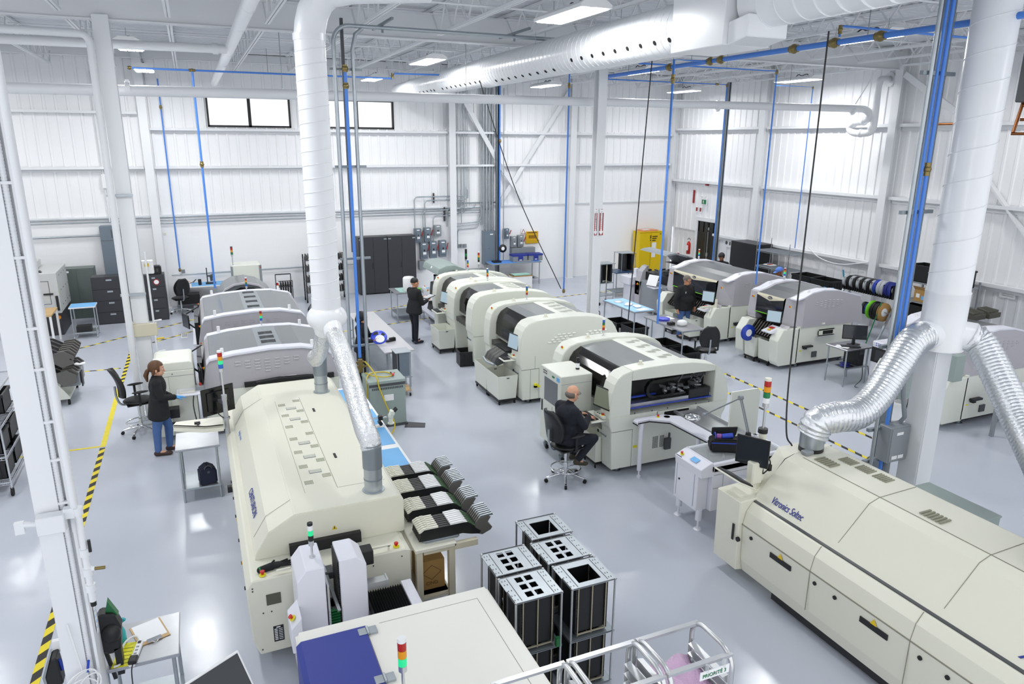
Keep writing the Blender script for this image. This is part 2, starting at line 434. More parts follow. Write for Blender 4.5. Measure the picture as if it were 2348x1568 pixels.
trim(MB().box(XL, XR, YB-.12, YB-.02, 7.45, 7.7), 'white eave angle at the top of the back wall')
# door in the right wall
d = MB(); dx = XR-.03
d.box(dx-.03, XR+.3, 22.05, 22.15, 0, 2.36).box(dx-.03, XR+.3, 23.2, 23.3, 0, 2.36).box(dx-.05, XR+.3, 22.05, 23.3, 2.26, 2.4)
d.m = 1; d.box(dx, dx+.05, 22.15, 23.2, 0, 2.26)
do = struct(d.obj('door_1', [STEELW, BLACK]), 'black double exit door in a white frame on the right wall', 'door')
MB().box(dx-.012, dx, 22.66, 22.69, 0, 2.26).obj('door_gap', DARKG, do)
MB().cyl((dx-.05,22.5,.7),(dx-.05,22.5,1.9),.014,n=8).box(dx-.06,dx,22.46,22.54,.95,1.08).box(dx-.05,dx,22.47,22.53,1.95,2.05).obj('panic_bar', GALV, do)
# ---- floor tape
HAZ = ramp_mat('hazard_stripes', '#E6D21E', '#1C1C1A', 'DIAGONAL', 1., .5)
nt = HAZ.node_tree
wv = [q for q in nt.nodes if q.type == 'TEX_WAVE'][0]; wv.inputs['Scale'].default_value = 2.1
TAPEY = mat('worn_yellow_tape', '#E0CF2A', .5, noise=.15, nscale=9)
def tape(a, b, w, lab, m=HAZ, group='floor marking tape'):
    a = V((*a, 0)); b = V((*b, 0)); d = b-a
    o = MB().box(0, d.length, -w/2, w/2, .0005, .003).obj('floor_tape', m)
    o.location = a; o.rotation_euler = (0, 0, math.atan2(d.y, d.x))
    return tag(o, lab, 'floor tape', group)
tape((-1.93, 5.2), (-1.93, 9.6), .085, 'black and yellow striped aisle tape left of the nearest column')
tape((-1.9, 9.7), (-1.9, 13.45), .085, 'black and yellow striped aisle tape between the nearest column and the plain yellow stretch')
tape((-1.9, 13.5), (-1.9, 17.0), .085, 'worn plain yellow stretch of the long aisle tape', TAPEY)
tape((-1.88, 17.05), (-1.85, 20.1), .085, 'striped far end of the long aisle tape beside the high-backed chair')
tape((-3.2, 13.56), (-1.95, 13.53), .06, 'short yellow tape branching left from the aisle tape', TAPEY)
tape((-3.0, 18.45), (-1.98, 18.41), .06, 'short striped tape beside the left feeder trolley')
tape((-3.4, 20.4), (1.9, 24.8), .07, 'slanting striped tape in front of the black filing drawers')
tape((-1.7, 20.3), (-.3, 21.55), .07, 'short slanting striped tape behind the left white column')
tape((2.4, 20.9), (7.0, 22.9), .06, 'striped tape on the floor before the tall black cabinets')
tape((2.4, 19.6), (6.5, 20.6), .06, 'striped tape passing under the table behind the standing man')
tape((9.3, 21.6), (16.0, 22.3), .06, 'faint striped tape running toward the yellow cabinet')
tape((10.97, 12.7), (10.97, 8.25), .07, 'outer striped tape from the office chair to the grey disconnect box')
tape((10.15, 11.6), (10.15, 7.95), .07, 'inner striped tape beside the large placement machine')
tape((10.15, 7.95), (10.97, 8.25), .07, 'short striped tape closing the corner by the grey disconnect box')
# =================== OVERHEAD: DUCTS, PIPES, CONDUITS ===================
def ringed(path, r, pitch, amp, n=18):
    """corrugated hose: radius ripples along the path"""
    P = smoothpath(path, 14); L = [0]
    for i in range(1, len(P)): L.append(L[-1]+(P[i]-P[i-1]).length)
    k = max(4, int(L[-1]/pitch*3)); pts = []; rs = []; j = 0
    for i in range(k+1):
        s = L[-1]*i/k
        while j < len(L)-2 and L[j+1] < s: j += 1
        t = (s-L[j])/max(1e-6, L[j+1]-L[j]); pts.append(P[j].lerp(P[j+1], t))
        rs.append(r + amp*math.cos(2*math.pi*s/pitch))
    return MB().tube(pts, rs, n)
def helix(c, r, z0, z1, pitch, axis='z', w=.006, rf=None):
    n = int((z1-z0)/pitch*24); pts = []
    for i in range(n+1):
        z = z0+(z1-z0)*i/n; a = 2*math.pi*(z-z0)/pitch; q = rf(z) if rf else r
        u, v = c[0]+q*math.cos(a), c[1]+q*math.sin(a)
        pts.append((u,v,z) if axis == 'z' else (u,z,v))
    return MB().tube(pts, w, 5)
# right round duct with two foil arms
t = thing('round_duct', 'thick white round duct coming down on the square column at right', 'duct', (8.88,6.17,2.6))
MB().lathe([(.29,0),(.27,.01),(.27,.05),(.265,.06),(.265,.75),(.27,.76),(.255,.78),(.255,5.1)], n=28).obj('duct_shell', DUCTW, t)
m = helix((0,0), .257, .85, 5.05, .37)
m.obj('spiral_seam', DUCTW, t)
MB().cyl((-.15,0,.2),(-.42,-.04,.21),.19,.185,20).obj('branch_collar', DUCTW, t)
MB().cyl((.1,-.05,.2),(.36,-.2,.16),.19,.185,20).obj('branch_collar', DUCTW, t)
def foil(path, r, lab, pitch=.05, amp=.014, m=None):
    return tag(ringed(path, r, pitch, amp).obj('flexible_duct', m or FOIL2), lab, 'flexible duct', 'silver foil flexible ducts')
foil([(8.5,6.14,2.81),(8.25,6.1,2.74),(7.95,6.04,2.48),(7.6,5.98,2.15),(7.25,5.94,1.98),(6.95,5.96,1.98),(6.74,6.03,1.93),(6.69,6.06,1.76)], .185, 'silver foil duct sagging from the right round duct onto the long cream oven')
foil([(9.18,6.0,2.77),(9.28,5.88,2.68),(9.2,5.5,2.3),(9.0,5.0,1.85),(8.6,4.4,1.5),(7.7,3.7,1.6),(7.0,3.3,1.85),(6.75,3.2,1.7),(6.72,3.18,1.5)], .185, 'silver foil duct running down the right edge of the photo')
# left round duct
t = thing('round_duct', 'white round spiral duct coming down at left behind the cream oven', 'duct', (1.5,9.75,2.75))
d = MB().tube([(0,0,.35),(0,0,3.65)]+[(.02,-.01,3.8),(.06,-.03,3.95),(.13,-.07,4.08),(.25,-.13,4.18),(.5,-.3,4.22),(1.3,-.8,4.22)], .19, 24).cyl((0,0,3.62),(0,0,3.7),.2,n=24)
d.ell((0,0,.12), (.27,.27,.2), 24, 12); d.cyl((0,0,.1),(0,0,.4),.195,n=24)
d.obj('duct_shell', DUCTW, t)
m = helix((0,0), .191, .5, 3.6, .17)
m.obj('spiral_seam', DUCTW, t)
for a, b in (((-.02,.08,.1),(-.02,.3,-.15)), ((.03,-.1,.1),(.03,-.34,-.08))): MB().cyl(a,b,.13,.12,16).obj('branch_collar', DUCTW, t)
foil([(1.48,10.02,2.63),(1.49,10.2,2.45),(1.47,10.55,2.12),(1.44,10.78,2.02),(1.49,10.88,1.93)], .11, 'short silver foil duct from the left round duct to the far oven chimney', .03, .007, FOIL)
foil([(1.53,9.45,2.7),(1.53,9.1,2.65),(1.53,8.6,2.47),(1.52,8.0,2.2),(1.5,7.55,2.08),(1.51,7.38,2.02),(1.52,7.34,1.92)], .115, 'long silver foil duct from the left round duct to the near oven chimney', .03, .006, FOIL)
# perforated supply duct
t = thing('supply_duct', 'large white perforated round supply duct hung under the roof', 'duct', (6.4,0,6.7))
secs = [(8.62,.34),(11.9,.34),(12.0,.325),(16.2,.325),(16.3,.3),(19.6,.3),(19.8,.275),(22.4,.275),(22.6,.25),(23.9,.25)]
MB().lathe([(r,y) for y,r in secs]+[(.12,24.1)], n=32, axis='y').obj('duct_shell', DUCTW, t)
m = MB(); y = 8.75
def rad_at(y):
    for (a,ra),(b,rb) in zip(secs, secs[1:]):
        if a <= y <= b: return ra+(rb-ra)*(y-a)/(b-a)
    return .25
m = helix((0,0), .3, 8.7, 23.85, .16, 'y', .005, rad_at)
m.obj('spiral_seam', DUCTW, t)
h = MB()
for y, ang in [(8.75+.351*k, rad(30)) for k in range(9)] + [(12.4+.345*k, rad(52)) for k in range(9)] + [(16.05+.342*k, rad(44)) for k in range(9)] + [(19.5+.345*k, rad(44)) for k in range(8)]:
    r = rad_at(y); nx, nz = -math.cos(ang), -math.sin(ang)
    h.cyl((nx*(r-.03), y, nz*(r-.03)), (nx*(r+.005), y, nz*(r+.005)), .034, n=14)
h.obj('air_holes', HOLEK, t)
b = MB().box(-.36,.36,7.55,8.62,-.36,.4).prism([(-.36,.4),(.36,.4),(.36,1.0),(-.36,1.0)], 'y', 7.6, 8.5)
b.prism([(7.55,-.36),(7.55,-.1),(7.2,-.05),(7.2,-.3)], 'x', -.3, .3)
b.obj('plenum_box', DUCTW, t, bevel=.01)
b = MB().cyl((.05,7.5,.12),(.2,2.5,.12),.3,n=28)
for i in range(16): b.cyl((.06,7.2-i*.28,.12),(.06,7.185-i*.28,.12),.306,n=28)
b.obj('inlet_duct', DUCTW, t)
for y in (10.5,13.2,16.0,19.,22.):
    MB().cyl((0,y,.25),(0,y,.5),.006,n=5).cyl((-.2,y,.2),(-.2,y,.48),.004,n=5).obj('hanger_rod', GALV, t)
# white drain pipe with trap on the right wall
t = thing('drain_pipe', 'long white drain pipe crossing the hall to a trap on the right wall', 'pipe')
pth = [(XL+.05,15.4,5.98),(2,15.4,6.05),(10,15.4,6.1),(16.6,15.4,6.13)]
MB().tube(pth, .095, 16).obj('pipe_run', STEELW, t)
pts = [(16.6,15.4,6.13),(17.05,15.4,6.13),(17.25,15.25,6.1),(17.3,15.1,5.93),(17.3,15.3,5.8),(17.3,15.6,5.76),(17.3,15.76,5.63),(17.3,15.6,5.5),(17.3,15.3,5.48),(17.32,15.05,5.52),(17.35,15.0,5.75),(17.38,15.05,6.6),(17.45,15.08,6.82),(17.65,15.18,6.9),(18.05,15.25,6.92)]
MB().tube(smoothpath(pts,6), .095, 16).lathe([(.19,0),(.19,.03),(.1,.04)], (18.0,15.25,6.92), 16, 'x').obj('trap_bend', STEELW, t)
m = MB()
for x in (-.9,3.0,12.3,16.9): m.cyl((x-.04,15.4,6.07),(x+.04,15.4,6.07),.115,n=16).box(x-.03,x+.03,15.36,15.44,6.16,6.22)
for p in ((17.3,15.3,5.8),(17.3,15.64,5.74),(17.3,15.35,5.48),(17.33,15.03,5.6)): m.ell(p,(.115,.115,.115),12,8)
m.obj('coupling', STEELW, t)
for x in (1.8,5.6,10.9,14.6): MB().cyl((x,15.4,6.16),(x,15.4,7.2),.006,n=5).obj('hanger_rod', GALVD, t)
MB().cyl((17.0,15.4,6.25),(17.3,14.95,7.35),.02,n=8).obj('stay_rod', STEELW, t)
# white pipes at upper left
t = thing('white_pipe', 'white downpipe on the left column turning to run left under the roof', 'pipe')
MB().tube([(-1.34,14.66,.0),(-1.33,14.66,6.7)]+arc((-1.48,14.66,6.72),.15,0,math.pi/2,6)+[(XL+.05,14.66,6.86)], .06, 14).obj('pipe_run', STEELW, t)
MB().box(-1.42,-1.0,14.7,14.78,4.2,4.24).box(-1.42,-1.0,14.7,14.78,2.4,2.44).obj('pipe_clamp', GALV, t)
t = thing('white_pipe', 'white pipe crossing behind the left column to meet the slanting pipe', 'pipe')
MB().cyl((XL+.05,15.6,6.78),(.85,15.6,6.84),.08,n=16).cyl((.6,15.6,6.84),(.7,15.6,6.84),.1,n=16).obj('pipe_run', STEELW, t)
t = thing('white_pipe', 'white round pipe slanting away under the roof at upper left', 'pipe')
MB().cyl((.95,9.5,6.98),(.9,24.5,6.8),.1,n=18).obj('pipe_run', DUCTW, t)
m = MB()
for y in (11.2,13.0,16.5,18.5): m.cyl((.95,y,6.98-.012*(y-9.5)),(.95,y+.03,6.98-.012*(y-9.5)),.106,n=18)
m.obj('coupling', STEELW, t)
# blue compressed air lines
def bluepipe(name_lab, path, r, joints=(), jr=1.9, rod=()):
    t = thing('air_pipe', name_lab, 'air pipe', group='blue compressed air pipes')
    MB().tube(path, r, 10).obj('pipe_run', BLUEP, t)
    for a, b in joints: MB().cyl(a, b, r*jr*.8, n=10).ell((V(a)+V(b))/2, (r*jr*1.05,)*3, 10, 6).obj('brass_coupling', BRASS, t)
    for x, y, z in rod: MB().cyl((x,y,z),(x,y,7.25),.006,n=5).obj('hanger_rod', GALVD, t)
    return t
bluepipe('thick blue air main under the roof running toward the camera', [(8.9,15.25,6.63),(8.9,2.,6.63)], .042,
  [((8.9,y,6.63),(8.9,y+.16,6.63)) for y in (15.1,12.6,11.35,11.05,9.3,8.5,7.7)], 1.7, [(8.9,y,6.66) for y in (14.2,12.0,9.9,8.0,6.9)])
def jl(p, ax): return (tuple(V(p)-V(ax)), tuple(V(p)+V(ax)))
bluepipe('thin blue air line along the roof at upper left, above the windows', [(-1.02,18.9,6.7),(4.9,18.9,6.7),(4.95,18.9,6.82),(6.6,18.9,6.84)], .022,
  [jl((-1.02,18.9,6.7),(.04,0,0)), jl((.25,18.9,6.7),(.07,0,0)), jl((4.9,18.9,6.76),(0,0,.07))], 1.8, [(1.9,18.9,6.7),(3.6,18.9,6.7)])
bluepipe('thin blue drop pipe at left ending above the rear grey machine', [(.25,18.9,6.7),(.25,18.9,1.66)], .026, [jl((.25,18.9,4.62),(0,0,.07))])
bluepipe('leftmost thin blue drop pipe, down the back wall to the bench', [(-.64,24.84,6.9),(-.64,24.84,1.18)], .022, [jl((-.64,24.84,6.1),(0,0,.06)), jl((-.64,24.84,1.2),(0,0,.05))])
bluepipe('blue drop pipe in the middle ending behind the cream placement machines', [(8.25,15.7,7.1),(8.25,15.7,1.56)], .02, [jl((8.25,15.7,6.45),(0,0,.06)), jl((8.25,15.7,1.6),(0,0,.05))])
bluepipe('blue drop pipe in front of the steel tables, right of the middle column', [(8.9,11.5,6.63),(8.15,11.5,6.63),(8.15,11.5,1.75)], .022, [jl((8.15,11.5,6.3),(0,0,.08))])
bluepipe('blue drop pipe with long side run ending on the nearer grey placement machine', [(8.9,13.8,6.8),(12.65,13.8,6.8),(12.65,13.8,1.8)], .02, [jl((12.65,13.8,6.78),(0,0,.05))], 1.8, [(11.2,13.8,6.8)])
bluepipe('blue pipe on the galvanised strut beside the black exit door', [(11.4,20.,7.02),(16.3,20.,7.02),(16.3,20.,.9)], .022, [jl((15.9,20.,7.02),(.06,0,0)), jl((16.3,20.,7.0),(0,0,.05))], 1.8, [(13.4,20,7.02)])
bluepipe('faint thin blue pipe against the right wall above the wire shelf', [(16.35,17.85,6.87),(17.85,17.85,6.87),(17.85,17.85,1.9)], .015, [jl((17.85,17.85,6.85),(0,0,.04))])
bluepipe('thin blue branch pipe above the bright lamp at upper right', [(8.9,8.5,6.7),(8.9,8.5,6.85),(12.6,8.5,6.85),(12.6,8.5,6.6)], .018, [jl((8.9,8.5,6.8),(0,0,.06))], 2, [(11.3,8.5,6.85)])
# strut posts
def strutpost(x, y, z0, z1, lab, w=.05, two=False):
    t = thing('strut_post', lab, 'strut', (x,y,0))
    m = MB().box(-w,-w*.5,-w,w,z0,z1).box(w*.5,w,-w,w,z0,z1).box(-w,w,w*.6,w,z0,z1)
    m.obj('channel', GALVD, t); return t
strutpost(16.42, 20.02, 0, 7.1, 'galvanised strut post beside the black exit door', .05)
t = strutpost(8.5, 6.5, 0, 7.2, 'galvanised strut post with pipes left of the square right column', .055)
for z in (6.0,4.35,2.6,1.42,.95): MB().box(-.4,.16,-.1,-.05,z,z+.045).obj('cross_channel', GALVD, t)
MB().cyl((-.3,-.12,0.3),(-.3,-.12,7.2),.026,n=12).obj('conduit', GALV, t)
MB().tube([(.02,-.16,2.2),(.03,-.2,1.9),(.12,-.2,1.6),(.12,-.15,1.52)], .03, 8).cyl((.05,-.1,.2),(.02,-.12,.97),.045,n=10).obj('conduit', MIDG, t)
bluepipe('bright blue pipe down the strut post by the square right column', [(8.4,6.38,7.2),(8.4,6.38,.4)], .026, [jl((8.4,6.38,4.9),(0,0,.08))])
bluepipe('second thinner blue pipe on the strut post by the square right column', [(8.33,6.4,7.2),(8.33,6.4,2.3)], .02)
t = thing('disconnect_box', 'grey electrical disconnect box on the strut post by the tape corner', 'electrical box', (8.5,6.36,.98))
MB().box(-.17,.2,-.12,.08,0,.52).obj('body', MIDG, t, bevel=.012)
MB().box(-.15,.18,-.126,-.12,.02,.5).obj('cover', MIDG, t)
MB().box(.2,.26,-.05,0,.3,.33).box(.24,.26,-.06,.01,.16,.34).obj('handle', GALVD, t)
MB().box(-.06,.06,-.129,-.126,.4,.44).box(-.1,0,-.129,-.126,.05,.1).box(.02,.12,-.129,-.126,.05,.1).obj('label_plate', PAPER, t)
t = thing('copper_pipe', 'copper pipe line dropping beside the galvanised strut at upper right', 'pipe')
MB().tube([(12.5,9.68,7.65),(12.5,9.7,5.6)]+arc((12.5,9.65,5.6),.05,0,-math.pi/2,4,'yz')+[(12.5,8.85,5.55)], .022, 10).obj('pipe_run', COPPER, t)
t = thing('unit_heater', 'dark grey unit heater at the right edge with copper pipework below', 'heater', (14.,9.1,5.95))
MB().box(0,1.2,-.9,.0,0,1.19).obj('casing', DARKG, t, bevel=.02)
p = MB()
for a, b in (((.25,-.05,.3),(.05,-.05,-.55)),((.1,-.1,-.05),(.6,-.9,-.05)),((.1,-.1,-.3),(.6,-.9,-.3)),((0,-.05,-.55),(.7,-.9,-.55)),((.35,-.35,-.05),(.2,-.35,-.55))): p.cyl(a,b,.03,n=8)
p.obj('copper_pipework', COPPER, t)
# conduit trio at left of the middle aisle
t = thing('conduit_stack', 'galvanised conduits and strut dropping beside the green-grey transformer', 'conduit')
MB().tube([(2.44,13.3,.7),(2.44,13.3,6.75)]+arc((2.72,13.3,6.8),.28,math.pi,math.pi/2,8)+[(4.5,13.3,7.08),(9.5,13.3,7.08)], .035, 12).obj('conduit', GALV, t)
MB().tube([(2.76,13.3,.55),(2.76,13.3,6.7),(2.82,13.3,6.95),(2.95,13.3,7.05)], .033, 12).obj('conduit', GALV, t)
MB().box(2.58,2.63,13.34,13.4,3.2,7.2).obj('channel', DARKG, t)
for z in (6.36,4.72,3.06,1.38): MB().box(2.36,2.92,13.33,13.37,z,z+.04).obj('cross_channel', GALVD, t)
for x in (3.3,5.8,7.4): MB().box(x-.02,x+.02,12.6,14.0,7.12,7.16).cyl((x,13.3,7.0),(x,13.3,7.15),.02,n=6).obj('trapeze_hanger', GALVD, t)
bluepipe('blue drop pipe between the conduits, down to the brass valve block', [(2.6,13.22,6.4),(2.6,13.22,1.2)], .03, [jl((2.6,13.22,6.38),(0,0,.06)), jl((2.6,13.22,6.1),(0,0,.05))])
t = thing('valve_block', 'brass valve manifold at the foot of the blue drop pipe', 'valve', (2.6,13.2,.55))
MB().box(-.04,.04,-.04,.04,.36,.62).box(-.08,.08,-.03,.03,.45,.5).box(-.07,.07,-.03,.03,.55,.58).obj('manifold', BRASS, t, bevel=.006)
for s in (-1,1): MB().cyl((s*.07,0,.47),(s*.14,-.02,.47),.018,n=8).cyl((s*.06,0,.56),(s*.12,-.02,.56),.015,n=8).obj('valve', BRASS, t)
MB().cyl((0,0,0),(0,0,.38),.022,n=8).obj('pipe_stub', BLACK, t)
# black power cables hung from the roof
def cable(pts, lab, r=.0105, m=BLACK):
    return tag(MB().tube(smoothpath(pts,10), r, 7).obj('hanging_cable', m), lab, 'cable', 'cables hanging from the roof')
cable([(6.1,15.9,6.5),(7.0,15.8,4.0),(8.2,15.75,1.65)], 'black cable slanting from the duct to the middle blue drop pipe')
cable([(7.6,11.35,6.95),(7.55,11.45,4.5),(7.4,11.4,1.9)], 'long black cable hanging to the stack light of the nearest cream placement machine')
cable([(7.2,7.05,6.5),(7.1,6.95,4.4),(6.85,6.7,2.4),(6.55,6.35,1.72),(6.52,6.2,1.57)], 'long black cable looping down onto the end of the long cream oven')
# pipes and boxes on the nearest column
t = thing('air_drop', 'white painted air pipe with valves down the nearest left column', 'pipe', (-1.04,5.76,0))
MB().tube([(0,0,1.72),(0,0,2.45),(-.02,0,2.5),(-.02,0,7.1)], .024, 12).obj('pipe_run', STEELW, t)
for z in (2.5,2.15,1.98,1.84): MB().cyl((0,0,z-.03),(0,0,z+.03),.036,n=12).obj('fitting', STEELW, t)
MB().box(-.09,-.02,-.03,.03,2.46,2.54).obj('bracket', STEELW, t); MB().cyl((-.02,0,2.0),(.05,-.01,2.0),.018,n=8).obj('outlet', STEELW, t)
MB().cyl((.05,-.01,2.0),(.12,-.02,2.0),.014,n=8).obj('brass_nozzle', BRASS, t)
MB().box(.03,.05,-.02,.0,2.15,2.25).obj('lever', BLACK, t)
MB().cyl((0,0,1.68),(.0,0,1.74),.022,n=8).obj('hose_end', BLACK, t)
t = thing('flexible_conduit', 'white ribbed flexible conduit strapped to the nearest left column', 'conduit', (-1.145,5.83,0))
ringed([(0,0,.6),(0,0,2.3),(0,.0,4),(0,0,7.1)], .02, .022, .0022, 10).obj('conduit', STEELW, t)
MB().tube([(.045,0,2.3),(.045,.01,7.1)], .012, 8).obj('conduit', STEELW, t)
for z in (4.9,4.4,3.9,3.6,3.2,2.9,2.55): MB().box(-.03,.06,-.025,.01,z,z+.02).obj('strap', STEELW, t)
t = thing('junction_box', 'white junction box on the nearest left column', 'electrical box', (-1.22,5.68,2.38))
MB().box(-.08,.1,0,.1,0,.14).obj('body', STEELW, t, bevel=.006)
MB().cyl((-.08,.05,.08),(-.19,.05,.1),.022,n=10).box(-.22,-.16,.03,.07,.03,.12).obj('conduit_elbow', STEELW, t)
# fittings on the second left column
t = thing('junction_box', 'cream bracket box half way up the second left column', 'electrical box', (-1.14,14.68,1.62))
MB().box(-.22,.26,0,.1,0,.24).prism([(-.22,.24),(-.1,.24),(-.2,.36)], 'y', .02, .08).obj('body', CREAMD, t, bevel=.01)
t = thing('air_drop', 'white air pipe with yellow capped outlets on the second left column', 'pipe', (-.93,14.7,0))
MB().tube([(0,0,.95),(0,0,3.2)], .018, 8).obj('pipe_run', STEELW, t)
for z in (1.9,1.55,1.3,1.0):
    MB().cyl((0,0,z),(.1,0,z+.01),.016,n=8).cyl((.09,0,z+.01),(.14,0,z+.01),.018,n=8).obj('outlet', YEL if z in (1.55,1.0) else STEELW, t)
t = thing('control_box', 'white box with small yellow screen beside the second left column', 'electrical box', (-.97,14.95,2.75))
MB().box(-.06,.14,0,.12,0,.25).obj('body', WHITE, t, bevel=.01)
MB().box(-.01,.07,-.004,0,.14,.2).obj('display', YEL, t)
# electrical boxes on the left column bottom edge etc.
t = thing('signal_box', 'white conduit box on the back wall behind the second left column', 'electrical box', (-2.35,25.0,3.75))
MB().box(-.12,.13,-.06,.06,0,.42).obj('body', WHITE, t, bevel=.008)
for dx in (-.06,.05): MB().cyl((dx,0,.42),(dx,0,3.3),.02,n=8).cyl((dx,0,-1.0),(dx,0,0),.02,n=8).obj('conduit', STEELW, t)
# =================== MACHINES ===================
def louvers(rows, parent, m, y, pitch=(.11,.05), size=(.075,.012), name='louvre_vents'):
    """raised louvre slots on a face looking to -y; rows: list of (x, z)"""
    mb = MB()
    for x, z in rows:
        mb.prism([(0,0),(-.018,.004),(-.018,.012),(0,size[1]+.012)], 'x', x-size[0]/2, x+size[0]/2) if False else None
        w = size[0]/2
        mb.add([(x-w,y,z),(x+w,y,z),(x+w,y,z+.022),(x-w,y,z+.022),(x-w*.8,y-.016,z+.004),(x+w*.8,y-.016,z+.004)], [(0,1,5,4),(4,5,2,3),(0,4,3),(1,2,5)])
    return mb.obj(name, m, parent)
def monitor(parent, c, w, h, rz, tilt=0., scr=SCREEN, frame=BLACK, t=.045, stand=None, name='monitor'):
    """flat monitor centred at c, screen facing local -y turned by rz"""
    m = MB().box(-w/2,w/2,0,t*.5,-h/2,h/2).box(-w*.35,w*.35,t*.5,t,-h*.35,h*.35)
    o = m.obj(name, frame, parent, bevel=.006); o.location = c; o.rotation_euler = (tilt,0,rz)
    MB().box(-w/2+.018,w/2-.018,-.003,0,-h/2+.025,h/2-.018).obj('screen', scr, o)
    if stand is not None:
        MB().box(-.02,.02,t,t+.02,-h/2-stand,0).obj('stand', frame, o)
    return o
def keyboard(parent, c, rz, w=.42, d=.14, tilt=0., base=BLACK, keys=DARKG, name='keyboard'):
    o = MB().box(-w/2,w/2,-d/2,d/2,0,.018).obj(name, base, parent, bevel=.004); o.location = c; o.rotation_euler = (tilt,0,rz)
    k = MB()
    for j in range(5):
        for i in range(14): k.box(-w/2+.012+i*(w-.03)/14, -w/2+.012+(i+.8)*(w-.03)/14, -d/2+.012+j*(d-.024)/5, -d/2+.012+(j+.78)*(d-.024)/5, .018, .024)
    k.obj('keys', keys, o); return o
def feet(parent, pts, z=.1, r=.045, m=GALVD):
    for x, y in pts: MB().cyl((x,y,0),(x,y,.015),r*1.25,n=12).cyl((x,y,.015),(x,y,z+.02),r*.6,n=10).obj('levelling_foot', m, parent)

UOUT = [(.03,.1),(.0,.78),(-.03,.85),(-.04,1.0),(-.03,1.2),(-.01,1.4),(.03,1.54),(.09,1.63),(.17,1.695),(.33,1.74),(.6,1.762),(1.1,1.77),(1.5,1.745),(1.8,1.69),(1.97,1.645),(2.08,1.57),(2.16,1.46),(2.22,1.34),(2.27,1.18),(2.28,1.0),(2.24,.84),(2.18,.72),(2.17,.1)]
UIN = [(.12,1.1),(.13,1.35),(.17,1.5),(.24,1.6),(.38,1.68),(.62,1.715),(1.1,1.725),(1.5,1.7),(1.8,1.645),(1.95,1.56),(2.05,1.42),(2.12,1.25),(2.13,1.05)]
def umachine(lab, loc, dy, window=False, r0=.42, r1=.34, sig='RAGB', lid=None):
    """arched cream placement machine; operator side -x, end face -y"""
    t = thing('placement_machine', lab, 'machine', loc, 0, 'arched cream placement machines')
    def rim(y0, y1, hole=None):
        m = MB()
        if not hole: m.prism(UOUT, 'y', y0, y1)
        else:
            a, b, z0, z1 = hole
            top = [(a,z1),(b,z1)]
            m.prism([p for p in UOUT if p[1] >= 1.0 and p[0] < 0.4] and [(-.04,1.0),(-.03,1.2),(-.01,1.4),(.03,1.54),(.09,1.63),(.17,1.695),(.33,1.74),(a,1.742),(a,1.0)], 'y', y0, y1)
            m.prism([(a,z1),(a,1.742),(.6,1.762),(1.1,1.77),(1.5,1.745),(1.8,1.69),(b,1.65),(b,z1-.02)], 'y', y0, y1)
            m.prism([(b,1.0),(b,1.65),(2.08,1.57),(2.16,1.46),(2.22,1.34),(2.27,1.18),(2.28,1.0)], 'y', y0, y1)
            m.prism([(.03,.1),(0,.78),(-.03,.85),(-.04,1.0),(2.28,1.0),(2.24,.84),(2.18,.72),(2.17,.1)], 'y', y0, y1)
        return m
    hole = (.34,1.97,1.08,1.575) if window else None
    rim(0, r0 if not window else .3, hole).obj('end_housing', CREAM2, t, bevel=.012, seg=2)
    rim(dy-r1, dy).obj('end_housing', CREAM2, t, bevel=.012, seg=2)
    # recessed bay between the end housings
    a, b = (r0 if not window else .3)-.01, dy-r1+.01
    lo = MB().prism([(.35,.12),(.35,.95),(.12,1.05),(2.1,1.05),(1.9,.9),(1.9,.12)], 'y', a, b)
    lo.obj('base_frame', CREAM2, t)
    body = MB(); n = len(UIN)
    body.m = 0
    i1, i2, i3, i4 = 4, 6, 7, 9
    def skin(i, j, mt, nm, ya=a, yb=b, d=.02):
        q = UIN[i:j+1]
        cx, cz = 1.1, 1.0
        inn = [(p[0]+(cx-p[0])*d, p[1]+(cz-p[1])*d) for p in q]
        return MB().prism(q+inn[::-1], 'y', ya, yb).obj(nm, mt, t)
    skin(0, 4, TINT, 'tinted_hood')
    skin(4, 6, ROOFL, 'roof_panel'); skin(7, 9, ROOFL, 'roof_panel')
    skin(9, 12, TINT, 'rear_hood')
    sp = MB().prism([(1.02,1.6),(1.02,1.735),(1.12,1.742),(1.52,1.715),(1.52,1.6)], 'y', a, b).obj('roof_spine', CREAM2, t)
    v = MB(); L = b-a
    for k in range(4):
        for q in range(5): v.box(1.14, 1.3, a+L*(.1+.22*k)+q*.022, a+L*(.1+.22*k)+q*.022+.008, 1.735, 1.742)
        for q in range(5): v.box(1.32, 1.46, a+L*(.16+.22*k)+q*.022, a+L*(.16+.22*k)+q*.022+.008, 1.722, 1.731)
    v.obj('spine_vents', mat('pale_vent','#C3C6BC',.5), sp)
    # things seen through / under the hood
    g = MB().box(.3,1.9,a,b,1.06,1.1).box(.35,.5,a,b,1.1,1.22); g.obj('machine_bed', DARKG, t)
    g = MB()
    for k in range(int((b-a)/.05)): g.box(.02,.36,a+.02+k*.05,a+.045+k*.05,.86+.01*(k%3),.98)
    if not window: g.obj('feeder_bank', FEEDG, t)
    # cap knobs and stack light
    for y in (r0*.5, dy-r1*.5): MB().cyl((.62,y,1.755),(.62,y,1.82),.028,n=12).cyl((.62,y,1.755),(.62,y,1.775),.05,n=12).obj('cap_knob', CREAM, t)
    signal(t, .95, dy-r1*.45, 1.765, sig, .06, .024, .048)
    estop(t, .1, dy-r1*.55, 1.63, (-.6,0,.8), .9)
    estop(t, 2.2, .12, 1.42, (.9,0,.4), .6)
    feet(t, [(.22,.15),(2.0,.15),(.22,dy-.15),(2.0,dy-.15)], .1, .06)
    MB().box(.2,2.1,.1,dy-.1,.06,.12).obj('plinth', DARKG, t)
